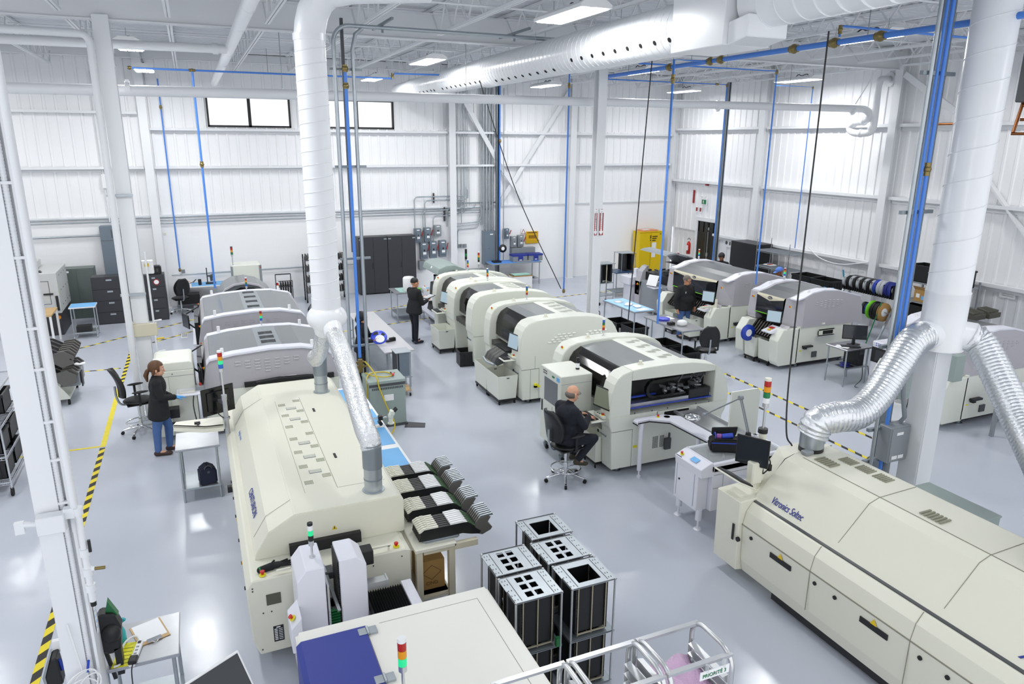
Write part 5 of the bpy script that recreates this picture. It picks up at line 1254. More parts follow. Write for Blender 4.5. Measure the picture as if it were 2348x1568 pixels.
monitor(t, (-.62,1.3,1.22), .5, .34, rad(32), rad(-35), SCREEND, WHITE)
MB().box(-.35,-.02,1.05,1.2,1.0,1.03).obj('keyboard_shelf', WHITE, t)
for x in (.15,1.6):
    for y in (.42,1.75): MB().cyl((x,y,0),(x,y,.12),.05,n=10).obj('levelling_foot', DARKG, t)
# twin tower inspection unit between printer and oven
t = thing('board_unloader', 'white twin tower unit with green boards between them, before the left oven', 'machine', (.42,5.68,0))
MB().box(.06,1.28,.08,.9,.08,.62).obj('base_cabinet', COOLW, t, bevel=.01)
MB().prism([(-.0,.6),(.0,.86),(.1,.96),(.1,.6)], 'y', .3, .62).obj('side_console', COOLW, t, bevel=.006)
estop(t, .03, .4, .91, (-.6,0,.7), 1.)
MB().prism([(.1,.6),(.1,1.2),(.19,1.31),(.36,1.31),(.36,.6)], 'y', .5, .98).obj('tower', COOLW, t, bevel=.008)
MB().prism([(.5,.6),(.5,1.33),(.67,1.33),(.76,1.24),(.76,.6)], 'y', .52, .9).obj('tower', COOLW, t, bevel=.008)
m = MB()
for k in range(30): m.box(.485,.5,.55,.88,.62+k*.023,.632+k*.023)
m.obj('slotted_wall', BLACK, t)
MB().box(.37,.39,.5,.95,.6,1.1).bar((.4,.95,1.05),(.47,.5,.8),.03).obj('elevator_rail', ALU, t)
MB().box(.37,.49,.84,.98,.95,1.02).obj('transfer_block', DARKG, t)
for k in range(6):
    bo = MB().box(.37,.48,.5,.72,.66+k*.03,.664+k*.03).obj('circuit_board', GREENB, t)
q = MB()
for i in range(10): q.box(.38+rnd.random()*.09,.385+rnd.random()*.09+.01,.52+rnd.random()*.17,.55+rnd.random()*.17,.814,.822)
q.obj('board_parts', DARKG, t)
m = MB(); 
for k in range(15): m.prism([(.78+k*.026,.7),(.793+k*.026,.728),(.806+k*.026,.7)], 'y', .3, .82)
m.box(.78,1.17,.3,.82,.66,.702).obj('bellows', BLACK, t)
MB().box(1.17,1.28,.26,.86,.62,.73).obj('end_block', COOLW, t, bevel=.006)
MB().box(.76,.98,.6,.7,.88,.95).box(.97,.985,.59,.71,.87,.96).obj('linear_axis', ALU, t); MB().box(.76,.9,.85,1.0,1.0,1.16).obj('drive_box', BLACK, t, bevel=.008)
signal(t, .28, .72, 1.31, 'KLC', .13, .026, .055, BLACK, WHITE)
# black glove on the oven front
t = thing('work_glove', 'black work glove lying on the front ledge of the left oven', 'glove', (.3,6.84,.985), rad(12))
g = MB().ell((.1,.03,.025),(.07,.05,.025)).cone((-.06,.03,.022),(.05,.03,.024),.034,.04)
for k, (a, l) in enumerate(((-22,.085),(-8,.1),(4,.1),(16,.085))):
    x0, y0 = .15, .0+.02*k; g.cone((x0,y0,.022),(x0+l*math.cos(rad(a)),y0+l*math.sin(rad(a)),.014),.012,.01,8)
g.cone((.06,.07,.022),(.11,.13,.016),.013,.011,8)
g.obj('glove', BLKCLOTH, t); MB().cyl((-.075,.03,.024),(-.06,.03,.024),.03,.035,12).obj('cuff', GREENL, t)
# steel table at bottom left with its things
def steeltable(lab, x, y, w, d, h=.85, shelf=True, top=STAIN, kid=None, rz=0, r=.018):
    t = thing('steel_table', lab, 'table', (x,y,0), rz, 'steel work tables')
    MB().box(0,w,0,d,h-.035,h).obj('table_top', top, t, bevel=.005)
    for a in (.05,w-.05):
        for b in (.05,d-.05): MB().cyl((a,b,.03),(a,b,h-.03),r,n=10).cyl((a,b,0),(a,b,.04),r*.8,n=8).obj('leg', GALV, t)
    if shelf: MB().box(.03,w-.03,.03,d-.03,.2,.225).obj('lower_shelf', GALV, t)
    return t
steeltable('scratched steel table at bottom left with clipboard and spray bottle', -1.14, 6.03, .62, .63, .87)
t = thing('clipboard', 'brown clipboard with white sheets on the bottom left steel table', 'clipboard', (-.77,6.45,.872), rad(18))
MB().box(-.13,.13,-.17,.15,0,.006).obj('board', WOOD, t); MB().box(-.115,.115,-.13,.145,.006,.01).obj('paper_sheet', PAPER, t)
MB().box(-.06,.06,-.175,-.13,.008,.018).tube(arc((0,-.175,.012),.025,math.pi,2*math.pi,6,'xy'),.004,6).obj('metal_clip', CHROME, t)
t = thing('spray_bottle', 'teal spray bottle standing on the bottom left steel table', 'bottle', (-.99,6.38,.871))
MB().lathe([(0,0),(.042,0),(.045,.02),(.045,.11),(.03,.15),(.016,.17),(.016,.19)], n=16).obj('bottle', TEAL, t)
MB().cyl((0,0,.18),(0,0,.205),.02,n=12).prism([(-.06,.2),(-.055,.235),(.04,.24),(.06,.225),(.03,.205)], 'y', -.014, .014).bar((-.03,0,.2),(-.045,0,.15),.01).obj('trigger_head', mat('teal_head','#1FA3AE',.35), t)
t = tag(MB().box(-.075,.075,-.16,.16,0,.002).obj('paper_sheet', YELP), 'yellow printed sheet on the bottom left steel table', 'paper'); t.location = (-.95,6.19,.872); t.rotation_euler = (0,0,rad(-8))
s = MB()
for k in range(5): s.box(-.05,.05,-.12+k*.05,-.11+k*.05,.002,.003)
s.obj('print_lines', mat('yellow_print','#8F8A1A',.6), t)
t = thing('power_strip', 'white power strip across the front of the bottom left steel table', 'power strip', (-.86,6.15,.872), rad(80))
MB().box(-.16,.16,-.025,.025,0,.035).obj('body', WHITE, t, bevel=.006); MB().box(.11,.14,-.012,.012,.035,.04).obj('switch', BLACK, t)
s = MB()
for k in range(4): s.box(-.08+k*.045,-.06+k*.045,-.012,.012,.035,.0365)
s.obj('socket', MIDG, t); MB().box(-.18,-.09,-.045,.02,.035,.075).obj('power_adapter', BLACK, t, bevel=.008)
MB().tube(smoothpath([(.16,0,.02),(.2,.05,.05),(.14,.12,.04),(.02,.13,.01),(-.1,.1,.01),(-.16,.13,.03)],6),.009,7).obj('cable', WHITE, t)
MB().tube(smoothpath([(-.17,-.02,.05),(-.24,-.02,.0),(-.26,-.02,-.3),(-.25,-.02,-.7)],6),.005,6).box(-.265,-.245,-.03,-.01,-.4,-.32).obj('adapter_cable', BLACK, t)
t = thing('barcode_terminal', 'black desk terminal fixed on the nearest column above the steel table', 'terminal', (-1.03,6.12,1.2)); t.scale = (1.3,1.3,1.3)
MB().prism([(-.07,-.12),(-.08,.08),(-.03,.15),(.05,.13),(.08,.03),(.06,-.13),(.0,-.16)], 'y', -.05, .05).ell((.02,-.04,.0),(.06,.05,.07)).obj('body', BLACK, t, bevel=.012)
MB().prism([(.0,.14),(.02,.22),(.07,.1)], 'y', -.02, .03).obj('antenna_board', GREENB, t)
MB().box(.02,.06,-.05,.02,-.32,-.12).bar((-.04,0,-.12),(.0,-.02,-.36),.022).obj('cradle', BLACK, t)
t = thing('cable_coil', 'coil of white cable hanging on the nearest column by the steel table', 'cable', (-1.19,5.76,1.0))
for k, (r, dx, dz, tl) in enumerate(((.11,0,0,.1),(.085,.03,.03,-.2),(.12,-.02,.01,.3),(.07,.05,.02,.1),(.1,.01,-.03,-.3))):
    MB().tube([(dx+r*math.cos(a*.3142), -.01*k+.02*math.sin(a*.6+tl), dz+r*1.0*math.sin(a*.3142+tl)) for a in range(21)], .006, 6).obj('cable_loop', WHITE, t)
MB().tube(smoothpath([(.0,0,.1),(-.02,.0,.3),(-.05,.02,.55)],6),.007,6).obj('cable_tail', WHITE, t); MB().cyl((.03,0,.1),(.05,0,.2),.01,n=8).obj('blue_plug', BLUEB, t)
t = thing('tablet_terminal', 'grey and black terminal on the hidden side of the nearest column', 'terminal', (-1.43,6.0,1.02))
MB().prism([(-.05,-.14),(-.06,.0),(-.01,.14),(.04,.15),(.06,-.1)], 'y', -.07, .07).obj('body', BLACK, t, bevel=.01); MB().prism([(-.06,-.15),(-.075,.0),(-.02,.15),(-.005,.15),(-.055,.0),(-.045,-.15)], 'y', -.075, .075).obj('shell', MIDG, t)
MB().box(-.0,.1,.06,.1,.12,.22).obj('wall_plate', WHITE, t); MB().cyl((.05,-.02,.1),(.06,-.02,.0),.012,n=8).obj('blue_plug', BLUEB, t)
t = tag(MB().box(-.03,.03,-.004,0,-.16,.16).obj('label_strip', PAPER), 'strip of small paper labels stuck on the nearest column', 'sticker'); t.location = (-1.072,5.92,1.5); t.rotation_euler = (0,0,rad(90)); t.scale = (.8,1,1)
s = MB()
for k, z in enumerate((-.12,-.07,-.02,.03,.08,.12)): s.box(-.025,.025,-.006,-.004,z,z+.01)
s.obj('print_lines', BLUEM, t)
# near woman: steel table with navy bag
steeltable('steel table with lower shelf beside the woman in blue gloves', -.62, 10.7, .6, .68, .87)
t = thing('lunch_bag', 'navy blue fabric bag on the lower shelf of the table by the left oven', 'bag', (-.23,10.86,.226), rad(10))
MB().prism([(-.12,0),(.12,0),(.12,.22),(.0,.3),(-.12,.22)], 'y', -.1, .12).obj('bag_body', NAVY, t, bevel=.02, seg=2)
MB().tube(arc((0,-.09,.25),.05,0,math.pi,6,'xz'),.008,6).cyl((.0,-.105,.2),(0,-.1,.2),.02,n=8).obj('strap', DARKG, t)
# bench with blue mats right of the oven
t = thing('mat_bench', 'long white bench with blue mats along the right side of the left oven', 'bench', (1.92,8.85,0))
MB().box(0,.5,0,3.7,.82,.86).obj('bench_top', WHITE, t, bevel=.006)
for y in (.08,1.85,3.6):
    for x in (.06,.44): MB().cyl((x,y,0),(x,y,.82),.022,n=10).obj('leg', GALV, t)
for k, (y0, y1, nm) in enumerate(((8.98,9.6,'nearest'),(9.75,10.45,'second'),(10.6,11.3,'third'),(11.5,12.45,'farthest'))):
    tag(MB().box(1.97,2.38,y0,y1,.8605,.864).obj('blue_mat', BLUEM), f'{nm} blue mat on the long white bench right of the left oven', 'mat', 'blue mats on the white bench')
t = thing('microscope', 'cream stereo microscope on a boom arm over the white bench', 'microscope', (2.5,10.5,.98))
MB().ell((0,0,.03),(.045,.045,.06)).cyl((0,0,-.08),(0,0,.0),.035,n=14).cyl((0,0,-.1),(0,0,-.08),.05,n=16).prism([(-.02,.05),(.0,.13),(.07,.11),(.05,.04)], 'y', -.05, .05).obj('optics', CREAM2, t, bevel=.01)
for y in (-.03,.03): MB().cyl((.05,y,.1),(.1,y,.15),.02,n=10).obj('eyepiece', BLACK, t)
MB().cyl((-.06,0,.02),(-.5,.02,.02),.014,n=10).obj('boom', CHROME, t); MB().box(-.2,-.13,-.04,.04,-.01,.06).cyl((-.17,-.06,-.06),(-.17,.06,-.06),.03,n=12).obj('focus_block', BLACK, t, bevel=.008)
MB().cyl((-.48,.02,-.115),(-.48,.02,.2),.016,n=10).box(-.56,-.4,-.08,.12,-.118,-.1).obj('stand', CHROME, t)
t = thing('desk_clutter', 'small dark meter on the white bench beside the foil duct', 'meter', (2.05,11.35,.865)); MB().box(-.04,.04,-.06,.06,0,.04).obj('body', BLACK, t, bevel=.006); MB().box(-.03,.03,-.04,.02,.04,.042).obj('display', BLUEM, t)
# transformer with yellow hose
t = thing('transformer', 'green-grey transformer cabinet with yellow hose on top, in the left aisle', 'cabinet', (2.6,12.5,0))
MB().box(0,.68,0,.6,.04,.86).box(-.012,.692,-.012,.612,.86,.92).obj('cabinet', GREENG, t, bevel=.008)
s = MB().box(.0,.68,-.004,0,.81,.86)
for k in range(18): s.box(.05+k*.033,.07+k*.033,-.006,0,.75,.79)
s.obj('vent_slots', DARKG, t); MB().box(.27,.45,-.004,0,.52,.64).obj('label_plate', PAPER, t)
MB().box(-.02,.7,-.02,.62,0,.04).obj('plinth', DARKG, t)
hose = smoothpath([(2.68,13.18,1.12),(2.72,12.95,1.08),(2.75,12.55,1.0),(2.78,12.46,.8),(2.9,12.35,.4),(3.0,12.3,.12),(2.85,12.05,.03),(2.6,12.0,.02),(2.55,12.25,.02)], 10)
t = tag(MB().tube(hose, .014, 8).obj('air_hose', YELH), 'yellow air hose running over the transformer and down to the floor', 'hose', 'yellow hoses')
lp = [(2.64,13.0,.95),(2.75,12.75,.95),(2.95,12.62,.95),(3.1,12.75,.94),(3.0,12.95,.94),(2.75,12.95,.945),(2.62,12.75,.94),(2.58,12.6,.8),(2.57,12.55,.4)]
tag(MB().tube(smoothpath(lp,10), .012, 8).obj('air_hose', YELH), 'yellow hose looped on top of the green-grey transformer', 'hose', 'yellow hoses')
t = thing('air_gun', 'red air blow gun on the transformer top', 'air gun', (3.1,12.72,.935)); MB().box(-.02,.02,-.04,.04,0,.03).bar((0,.02,.015),(.06,.08,.02),.02).obj('grip', RED, t, bevel=.005); MB().cyl((.0,.03,.02),(-.01,.12,.02),.012,n=8).obj('fitting', BLACK, t)
tag(MB().prism([(3.2,12.35),(3.55,12.2),(3.62,12.4),(3.3,12.6)], 'z', .001, .01).obj('floor_mat', CHAR), 'dark rubber mat on the floor beside the transformer', 'mat')
# black bag and magnifier on the conveyor
t = thing('tool_bag', 'open black tool bag on the white conveyor cabinet', 'bag', (6.52,7.42,1.01), rad(-28))
MB().prism([(-.2,0),(.2,0),(.22,.12),(.18,.2),(-.18,.2),(-.22,.12)], 'y', -.11, .11).obj('bag_body', BLKCLOTH, t, bevel=.025, seg=2)
MB().prism([(-.17,.19),(.17,.19),(.19,.32),(-.17,.3)], 'y', .08, .11).obj('flap', BLKCLOTH, t, bevel=.01); MB().box(-.15,.15,-.09,.07,.195,.202).obj('lining', BLACK, t)
MB().cyl((-.05,-.03,.22),(.1,-.03,.24),.035,n=12).obj('blue_bottle', BLUEB, t); MB().cyl((-.12,-.03,.22),(-.06,-.03,.22),.036,n=12).obj('pink_bottle', mat('magenta_plastic','#8C4F96',.4), t)
MB().tube(arc((-.14,.0,.2),.06,0,math.pi,8,'yz'),.008,6).box(-.2,.2,-.113,-.11,.14,.155).obj('trim_strap', BLUEB, t)
t = thing('magnifier_lamp', 'grey jointed magnifier lamp clamped to the white conveyor', 'lamp', (7.2,7.7,1.0))
MB().cyl((0,0,0),(0,0,.06),.05,.035,12).obj('clamp', BLACK, t)
for o in (-.015,.015): MB().cyl((o,0,.05),(-.1+o,.12,.58),.009,n=8).cyl((-.1+o,.12,.58),(-.55+o,.35,.3),.009,n=8).obj('arm_rod', MIDG, t)
MB().cyl((-.13,.12,.58),(-.07,.12,.58),.035,n=12).cyl((-.58,.35,.3),(-.52,.35,.3),.025,n=12).obj('joint', MIDG, t)
MB().lathe([(.02,-.01),(.12,-.02),(.13,.0),(.1,.03),(.02,.05)], (-.72,.42,.26), 18).obj('lamp_head', CHROME, t)
tag(MB().tube(smoothpath([(6.0,6.85,.02),(6.2,6.75,.02),(6.5,6.85,.02)],8),.012,6).obj('floor_cable', YELH), 'yellow cable on the floor under the white conveyor', 'cable')
t = thing('paper_tray', 'small black ring dish at the far edge of the white conveyor', 'dish', (7.05,7.68,.99)); MB().lathe([(.0,0),(.07,0),(.085,.015),(.075,.015),(.06,.008),(0,.008)], n=16).obj('dish', BLACK, t)
# long table in the aisle, magazine trolley
t = thing('long_table', 'long pale steel table in the aisle where the dark-haired person stands', 'table', (3.36,14.45,0))
MB().box(0,.66,0,3.9,.835,.87).obj('table_top', mat('pale_steel','#C9C9CC',.35,.4), t, bevel=.005)
for y in (.12,1.95,3.75):
    for x in (.08,.58): MB().cyl((x,y,0),(x,y,.84),.022,n=10).obj('leg', GALV, t)
MB().box(.03,.63,.1,3.8,.22,.245).obj('lower_shelf', GALV, t)
t = thing('magazine_trolley', 'narrow grey-blue magazine trolley at the near end of the long table', 'trolley', (3.5,13.98,0))
MB().box(.06,.28,.02,.36,.45,.96).obj('magazine', BLUEG, t, bevel=.006); MB().box(.0,.05,.02,.36,.5,.95).obj('side_wall', CHAR, t); MB().box(-.02,.32,0,.38,.96,.975).obj('top_plate', GALV, t)
MB().box(.0,.3,.0,.38,.12,.15).obj('base_shelf', WOOD, t)
for x in (.02,.28):
    for y in (.03,.35): MB().cyl((x,y,.06),(x,y,.96),.012,n=8).obj('post', GALV, t); MB().cyl((x-.012,y,.035),(x+.012,y,.035),.035,n=10).obj('caster', RUBBER, t)
t = thing('connector_strip', 'black connector strip lying on the long pale table by the blue reel', 'part', (3.72,15.3,.871), rad(20))
m = MB().box(-.12,.02,-.04,.04,0,.04)
for k in range(4): m.box(-.02+k*.035,.0+k*.035,-.04,.045,.0,.075)
m.obj('strip', BLACK, t)
# =================== MIDDLE AND FAR THINGS ===================
def bincrate(lab, loc, w=.6, d=.4, h=.32, rz=0, group='black plastic crates', label=None):
    t = thing('plastic_crate', lab, 'crate', loc, rz, group); th = .012
    m = MB().box(0,w,0,d,0,.012).box(0,w,0,th,0,h).box(0,w,d-th,d,0,h).box(0,th,0,d,0,h).box(w-th,w,0,d,0,h)
    m.box(-.015,w+.015,-.015,0,h-.05,h).box(-.015,w+.015,d,d+.015,h-.05,h).box(-.015,0,0,d,h-.05,h).box(w,w+.015,0,d,h-.05,h)
    for k in range(5): m.box(.08+k*(w-.16)/4-.006,.08+k*(w-.16)/4+.006,-.01,0,0,h-.05)
    m.obj('crate_body', BLACK, t)
    if label: MB().box(.06,.16,-.018,-.016,h*.25,h*.6).box(-.018,-.016,.1,.2,h*.25,h*.6).obj('card_label', label, t)
    return t
def chair(lab, loc, rz, stool=False, arms=True, h=None):
    t = thing('office_chair', lab, 'chair', loc, rz, 'black office chairs'); h = h or (.62 if stool else .48)
    s = MB().ell((0,0,h),(.25,.245,.045),20,8).box(-.2,.2,-.2,.2,h-.05,h-.03); s.obj('seat', BLACK, t)
    b = MB(); n = 9
    o = []
    for j in range(n):
        v = j/(n-1); z = h+.12+.52*v; x = -.25-.12*v+.05*math.sin(v*3.1); w = .235*math.sin(math.pi*(.2+.74*v))**.55
        o.append((x, w, z))
    vs = []
    for x, w, z in o:
        for i in range(7):
            u = -1+i/3; vs.append((x+.05*(u*u)-.0, u*w, z))
    f = [(j*7+i, j*7+i+1, (j+1)*7+i+1, (j+1)*7+i) for j in range(n-1) for i in range(6)]
    k0 = len(vs); vs2 = [(x-.055+.01*abs(y), y*1.0, z) for x, y, z in vs]
    f2 = [tuple(k0+i for i in q[::-1]) for q in f]
    ed = list(range(7))+[j*7+6 for j in range(1,n)]+[(n-1)*7+i for i in range(5,-1,-1)]+[j*7 for j in range(n-2,0,-1)]
    f3 = [(ed[(i+1)%len(ed)], ed[i], k0+ed[i], k0+ed[(i+1)%len(ed)]) for i in range(len(ed))]
    b.add(vs+vs2, f+f2+f3, True); b.obj('backrest', BLACK, t)
    MB().tube(smoothpath([(-.05,0,h-.05),(-.26,0,h-.04),(-.33,0,h+.1),(-.34,0,h+.32)],5), .02, 8).obj('back_bracket', GALV, t)
    if arms:
        for y in (-.27,.27):
            MB().tube([(.0,y*.8,h-.04),(.0,y,h-.02),(.0,y,h+.2)], .022, 8).obj('arm_post', BLACK, t)
            MB().ell((.02,y,h+.22),(.14,.04,.022),14,7).obj('armrest', BLACK, t)
    MB().cyl((0,0,.1),(0,0,h-.04),.024,n=12).cyl((0,0,.09),(0,0,.3),.034,n=12).obj('gas_column', CHROME, t)
    for k in range(5):
        a = rad(72*k+20); MB().tube([(0.03*math.cos(a),.03*math.sin(a),.13),(.18*math.cos(a),.18*math.sin(a),.11),(.31*math.cos(a),.31*math.sin(a),.075)], [.024,.02,.016], 8).obj('base_arm', CHROME, t)
        x, y = .32*math.cos(a), .32*math.sin(a); MB().cyl((x-.02*math.sin(a),y+.02*math.cos(a),.03),(x+.02*math.sin(a),y-.02*math.cos(a),.03),.03,n=10).obj('caster', RUBBER, t)
    if stool:
        rg = MB().tube([(.24*math.cos(a*.2618),.24*math.sin(a*.2618),.22) for a in range(25)], .012, 8)
        rg.obj('foot_ring', CHROME, t)
        MB().bar((-.23,0,.22),(.23,0,.22),.014).bar((0,-.23,.22),(0,.23,.22),.014).obj('ring_spoke', CHROME, t)
    return t
chair('black high chair with chrome foot ring carrying the seated bald man', (4.98,9.25,0), rad(8), True)
chair('black high-backed work chair behind the woman in blue gloves', (-1.3,13.95,0), rad(12), True, True, .64)
chair('black office chair between the steel table and the grey machines on the right', (10.75,13.15,0), rad(65), False, True, .5)
chair('black office chair at the microscope desk by the back wall', (-.7,24.0,0), rad(110), False, False, .48)
# microscope desk by the back wall
t = thing('work_desk', 'work desk with blue mat by the back wall under the leftmost blue pipe', 'desk', (-.85,24.2,0))
MB().box(0,1.5,0,.8,.72,.75).obj('desk_top', WHITE, t, bevel=.006); MB().box(.5,1.45,.05,.75,.751,.755).obj('blue_mat', BLUEM, t)
for x in (.05,1.45):
    for y in (.05,.75): MB().box(x-.02,x+.02,y-.02,y+.02,0,.72).obj('leg', GALV, t)
MB().box(.05,.7,.3,.75,.15,.45).obj('black_case', BLACK, t); MB().box(.8,1.3,.3,.7,.02,.35).obj('white_box', WHITE, t)
t = thing('microscope', 'black stereo microscope on the desk by the back wall', 'microscope', (.25,24.6,.756))
MB().box(-.18,.12,-.12,.12,0,.03).obj('base', BLACK, t); MB().cyl((-.12,.05,.03),(-.12,.05,.5),.015,n=8).obj('stand', BLACK, t); MB().ell((.0,0,.22),(.05,.05,.07)).cyl((0,0,.08),(0,0,.2),.04,n=12).cyl((.03,-.03,.27),(.09,-.05,.36),.018,n=8).box(-.12,0,-.02,.08,.22,.26).obj('optics', DARKG, t)
t = tag(MB().cyl((0,0,0),(0,0,.18),.05,n=14).obj('canister', BLACK), 'small black canister on the microscope desk', 'canister'); t.location = (-.1,24.45,.756)
t = thing('desk_cables', 'tangle of cables and tools at the left end of the microscope desk', 'cable'); MB().tube(smoothpath([(-.8,24.5,.76),(-.6,24.6,.95),(-.4,24.45,.82),(-.2,24.7,.9),(-.3,24.8,.77)],6),.008,6).obj('cable', BLACK, t); MB().tube(smoothpath([(-.7,24.6,.77),(-.5,24.5,.9),(-.35,24.65,.8)],6),.007,6).obj('orange_cable', ORANGE, t); MB().box(-.75,-.6,24.5,24.65,.755,.9).obj('tool_holder', MIDG, t)
tag(MB().box(-.05,.05,-.02,0,0,.12).obj('wall_socket', MIDG), 'grey wall socket above the microscope desk', 'socket').location = (-.55,25.1,1.05)
tag(MB().box(-.04,.04,-.02,0,0,.06).obj('thermostat', CREAM), 'small cream box on the back wall left of the windows', 'thermostat').location = (-.95,25.1,2.3)
# filing drawers
def drawers(lab, x, y, w, h=1.38, n=4):
    t = thing('filing_drawers', lab, 'cabinet', (x,y,0), 0, 'black filing drawers')
    MB().box(0,w,.02,.5,0,h).obj('carcass', CHAR, t, bevel=.004)
    for k in range(n):
        d = MB().box(.01,w-.01,0,.02,.03+k*(h-.05)/n,.02+(k+1)*(h-.05)/n).obj('drawer', CHAR, t, bevel=.003)
        MB().box(w*.42,w*.58,-.006,0,.03+(k+.72)*(h-.05)/n,.03+(k+.86)*(h-.05)/n).obj('label_holder', GALV, d)
    return t
drawers('wide black four-drawer filing cabinet left of the second white column', -2.93, 23.2, .9)
t = drawers('narrow black four-drawer filing cabinet right of the second white column, case on top', -1.62, 23.2, .58, 1.36)
MB().cyl((.36,-.004,1.15),(.36,0,1.15),.09,n=20).obj('round_sticker', REDD, t); MB().cyl((.36,-.007,1.15),(.36,-.004,1.15),.065,n=20).obj('sticker_centre', PAPER, t)
t = thing('tool_case', 'black hard case on top of the narrow filing cabinet', 'case', (-1.52,23.25,1.362)); MB().box(0,.42,0,.32,0,.24).obj('case', BLACK, t, bevel=.03, seg=2); MB().box(.15,.27,-.02,0,.1,.13).box(.08,.12,-.008,0,.08,.17).box(.3,.34,-.008,0,.08,.17).obj('handle', DARKG, t)
# left wall group
t = thing('electrical_panel', 'tall grey electrical panel on the back wall behind the filing drawers', 'electrical cabinet', (-2.7,24.75,.7))
MB().box(0,.75,0,.35,0,1.95).obj('cabinet', BLUEG, t, bevel=.008); v = MB()
for k in range(8): v.box(.3+k*.05,.325+k*.05,-.004,0,1.6,1.85)
v.obj('vent_grille', DARKG, t); MB().box(.35,.5,-.006,0,1.32,1.42).box(.37,.49,-.008,0,1.24,1.28).obj('label_plate', PAPER, t); MB().box(.0,.75,-.004,0,1.52,1.53).obj('panel_seam', DARKG, t)
MB().box(.05,.7,.05,.35,-.7,0).obj('plinth', BLUEG, t)
t = thing('grey_cabinet', 'green-grey steel cabinet against the back wall behind the blue-topped table', 'cabinet', (-3.85,24.3,0)); MB().box(0,.9,0,.5,0,1.5).obj('cabinet', mat('slate_paint','#5F6A66',.4), t, bevel=.006); MB().box(.12,.26,-.004,0,1.38,1.44).obj('label_plate', PAPER, t); MB().box(.44,.445,-.003,0,.05,1.45).obj('door_gap', DARKG, t)
t = thing('test_chamber', 'big light grey test chamber at far left with a black handle', 'machine', (-4.75,22.3,0))
MB().box(0,1.15,0,1.7,.62,1.72).box(.0,.6,.4,1.5,1.72,1.92).obj('chamber', mat('chamber_grey','#C9CBCA',.4), t, bevel=.01)
MB().box(.05,1.12,.05,1.65,0,.62).obj('base_cabinet', CHAR, t); s = MB()
for a, b, c_, d_ in ((.3,.95,.88,.89),(.3,.95,1.5,1.51),(.3,.31,.88,1.51),(.94,.95,.88,1.51)): s.box(a,b,-.005,0,c_,d_)
s.obj('door_outline', BLACK, t); MB().box(.8,1.02,-.04,0,1.14,1.18).obj('door_handle', BLACK, t); MB().box(1.06,1.12,-.03,0,.7,1.1).obj('black_latch', BLACK, t)
MB().box(1.0,1.05,-.02,.0,1.2,1.6).obj('yellow_light_strip', mat('yellow_strip','#E8E28A',.5), t) if False else None
MB().add([(1.152,.02,1.1),(1.152,.08,1.1),(1.152,.04,1.6)],[(0,1,2)]).obj('yellow_reflector', mat('yellow_strip','#EDE7A0',.5), t)
MB().box(.5,.75,.3,.42,1.722,1.75).box(.55,.8,.15,.25,1.722,1.745).obj('top_plate', CHAR, t); MB().cyl((1.06,-.01,.5),(1.06,.05,.5),.05,n=12).obj('orange_switch', ORANGE, t)
q = MB()
for y in (.4,.8,1.2,1.55):
    for z in (.8,1.2,1.6): q.cyl((1.15,y,z),(1.156,y,z),.02,n=8)
q.obj('rivet', DARKG, t)
t = thing('small_table', 'small table with blue mat before the black filing drawers', 'table', (-3.35,21.7,0))
MB().box(0,.62,0,.55,.83,.86).obj('table_top', WHITE, t); MB().box(.01,.61,.01,.54,.861,.866).obj('blue_mat', BLUEM, t)
for x in (.04,.58):
    for y in (.04,.5): MB().cyl((x,y,.06),(x,y,.83),.016,n=8).cyl((x-.01,y,.03),(x+.01,y,.03),.03,n=8).obj('leg', GALV, t)
MB().box(.04,.58,.04,.5,.14,.165).obj('lower_shelf', GALV, t); MB().box(.1,.45,.08,.35,.166,.32).obj('black_tray', BLACK, t)
t = thing('wood_bench', 'white framed bench with plywood top at the far left edge', 'bench', (-4.3,20.9,0)); MB().box(0,.68,0,1.0,.83,.87).obj('bench_top', WOOD, t)
for x in (.03,.65):
    for y in (.03,.97): MB().box(x-.025,x+.025,y-.025,y+.025,0,.83).obj('leg', WHITE, t)
# feeder trolley on the left
t = thing('feeder_trolley', 'trolley loaded with dark tape feeders beside the nearest left column', 'trolley', (-3.45,16.0,0))
MB().prism([(0,.15),(.0,1.0),(.25,1.0),(.75,.15)], 'y', .1, .13).prism([(0,.15),(.0,1.0),(.25,1.0),(.75,.15)], 'y', 1.25, 1.28).box(0,.75,.1,1.28,.12,.15).obj('frame', CREAM2, t)
for x, y in ((.72,.12),(.05,.12),(.72,1.25),(.05,1.25)): MB().cyl((x-.02,y,.045),(x+.02,y,.045),.045,n=10).box(x-.02,x+.02,y-.01,y+.01,.04,.12).obj('caster', RUBBER, t)
for z, tip in ((.62,0),(1.02,.05)):
    for i in range(12):
        y = .16+i*.088
        MB().prism([(0,z),(.05,z+.16),(.45,z+.13),(.62,z+.02),(.78,z-.02),(.85,z-.12),(.7,z-.2),(.5,z-.1),(.1,z-.02)], 'y', y, y+.03).obj('feeder_plate', BLACK if i%3 else FEEDG, t)
    MB().prism([(.55,z-.12),(.6,z+.06),(.75,z+.1),(.92,z-.02),(.9,z-.18),(.7,z-.24)], 'y', .1, .13).obj('feeder_head', FEEDG, t)
    for i in range(6): MB().prism([(.6,z-.08),(.65,z+.08),(.85,z+.1),(.95,z+.0),(.88,z-.16)], 'y', .17+i*.18, .21+i*.18).obj('feeder_head', FEEDG, t)
MB().box(.6,.95,.2,.9,.35,.62).obj('grey_module', MIDG, t, bevel=.01); MB().box(.96,.98,.3,.5,.3,.6).obj('dark_module', BLACK, t)
MB().cyl((.95,.5,.72),(.95,.5,.74),.1,n=18).obj('white_reel', PAPER, t)
MB().tube([(.85,.1,.95),(1.0,.15,.85),(1.02,.4,.8)],.015,6).obj('handle', BLACK, t)
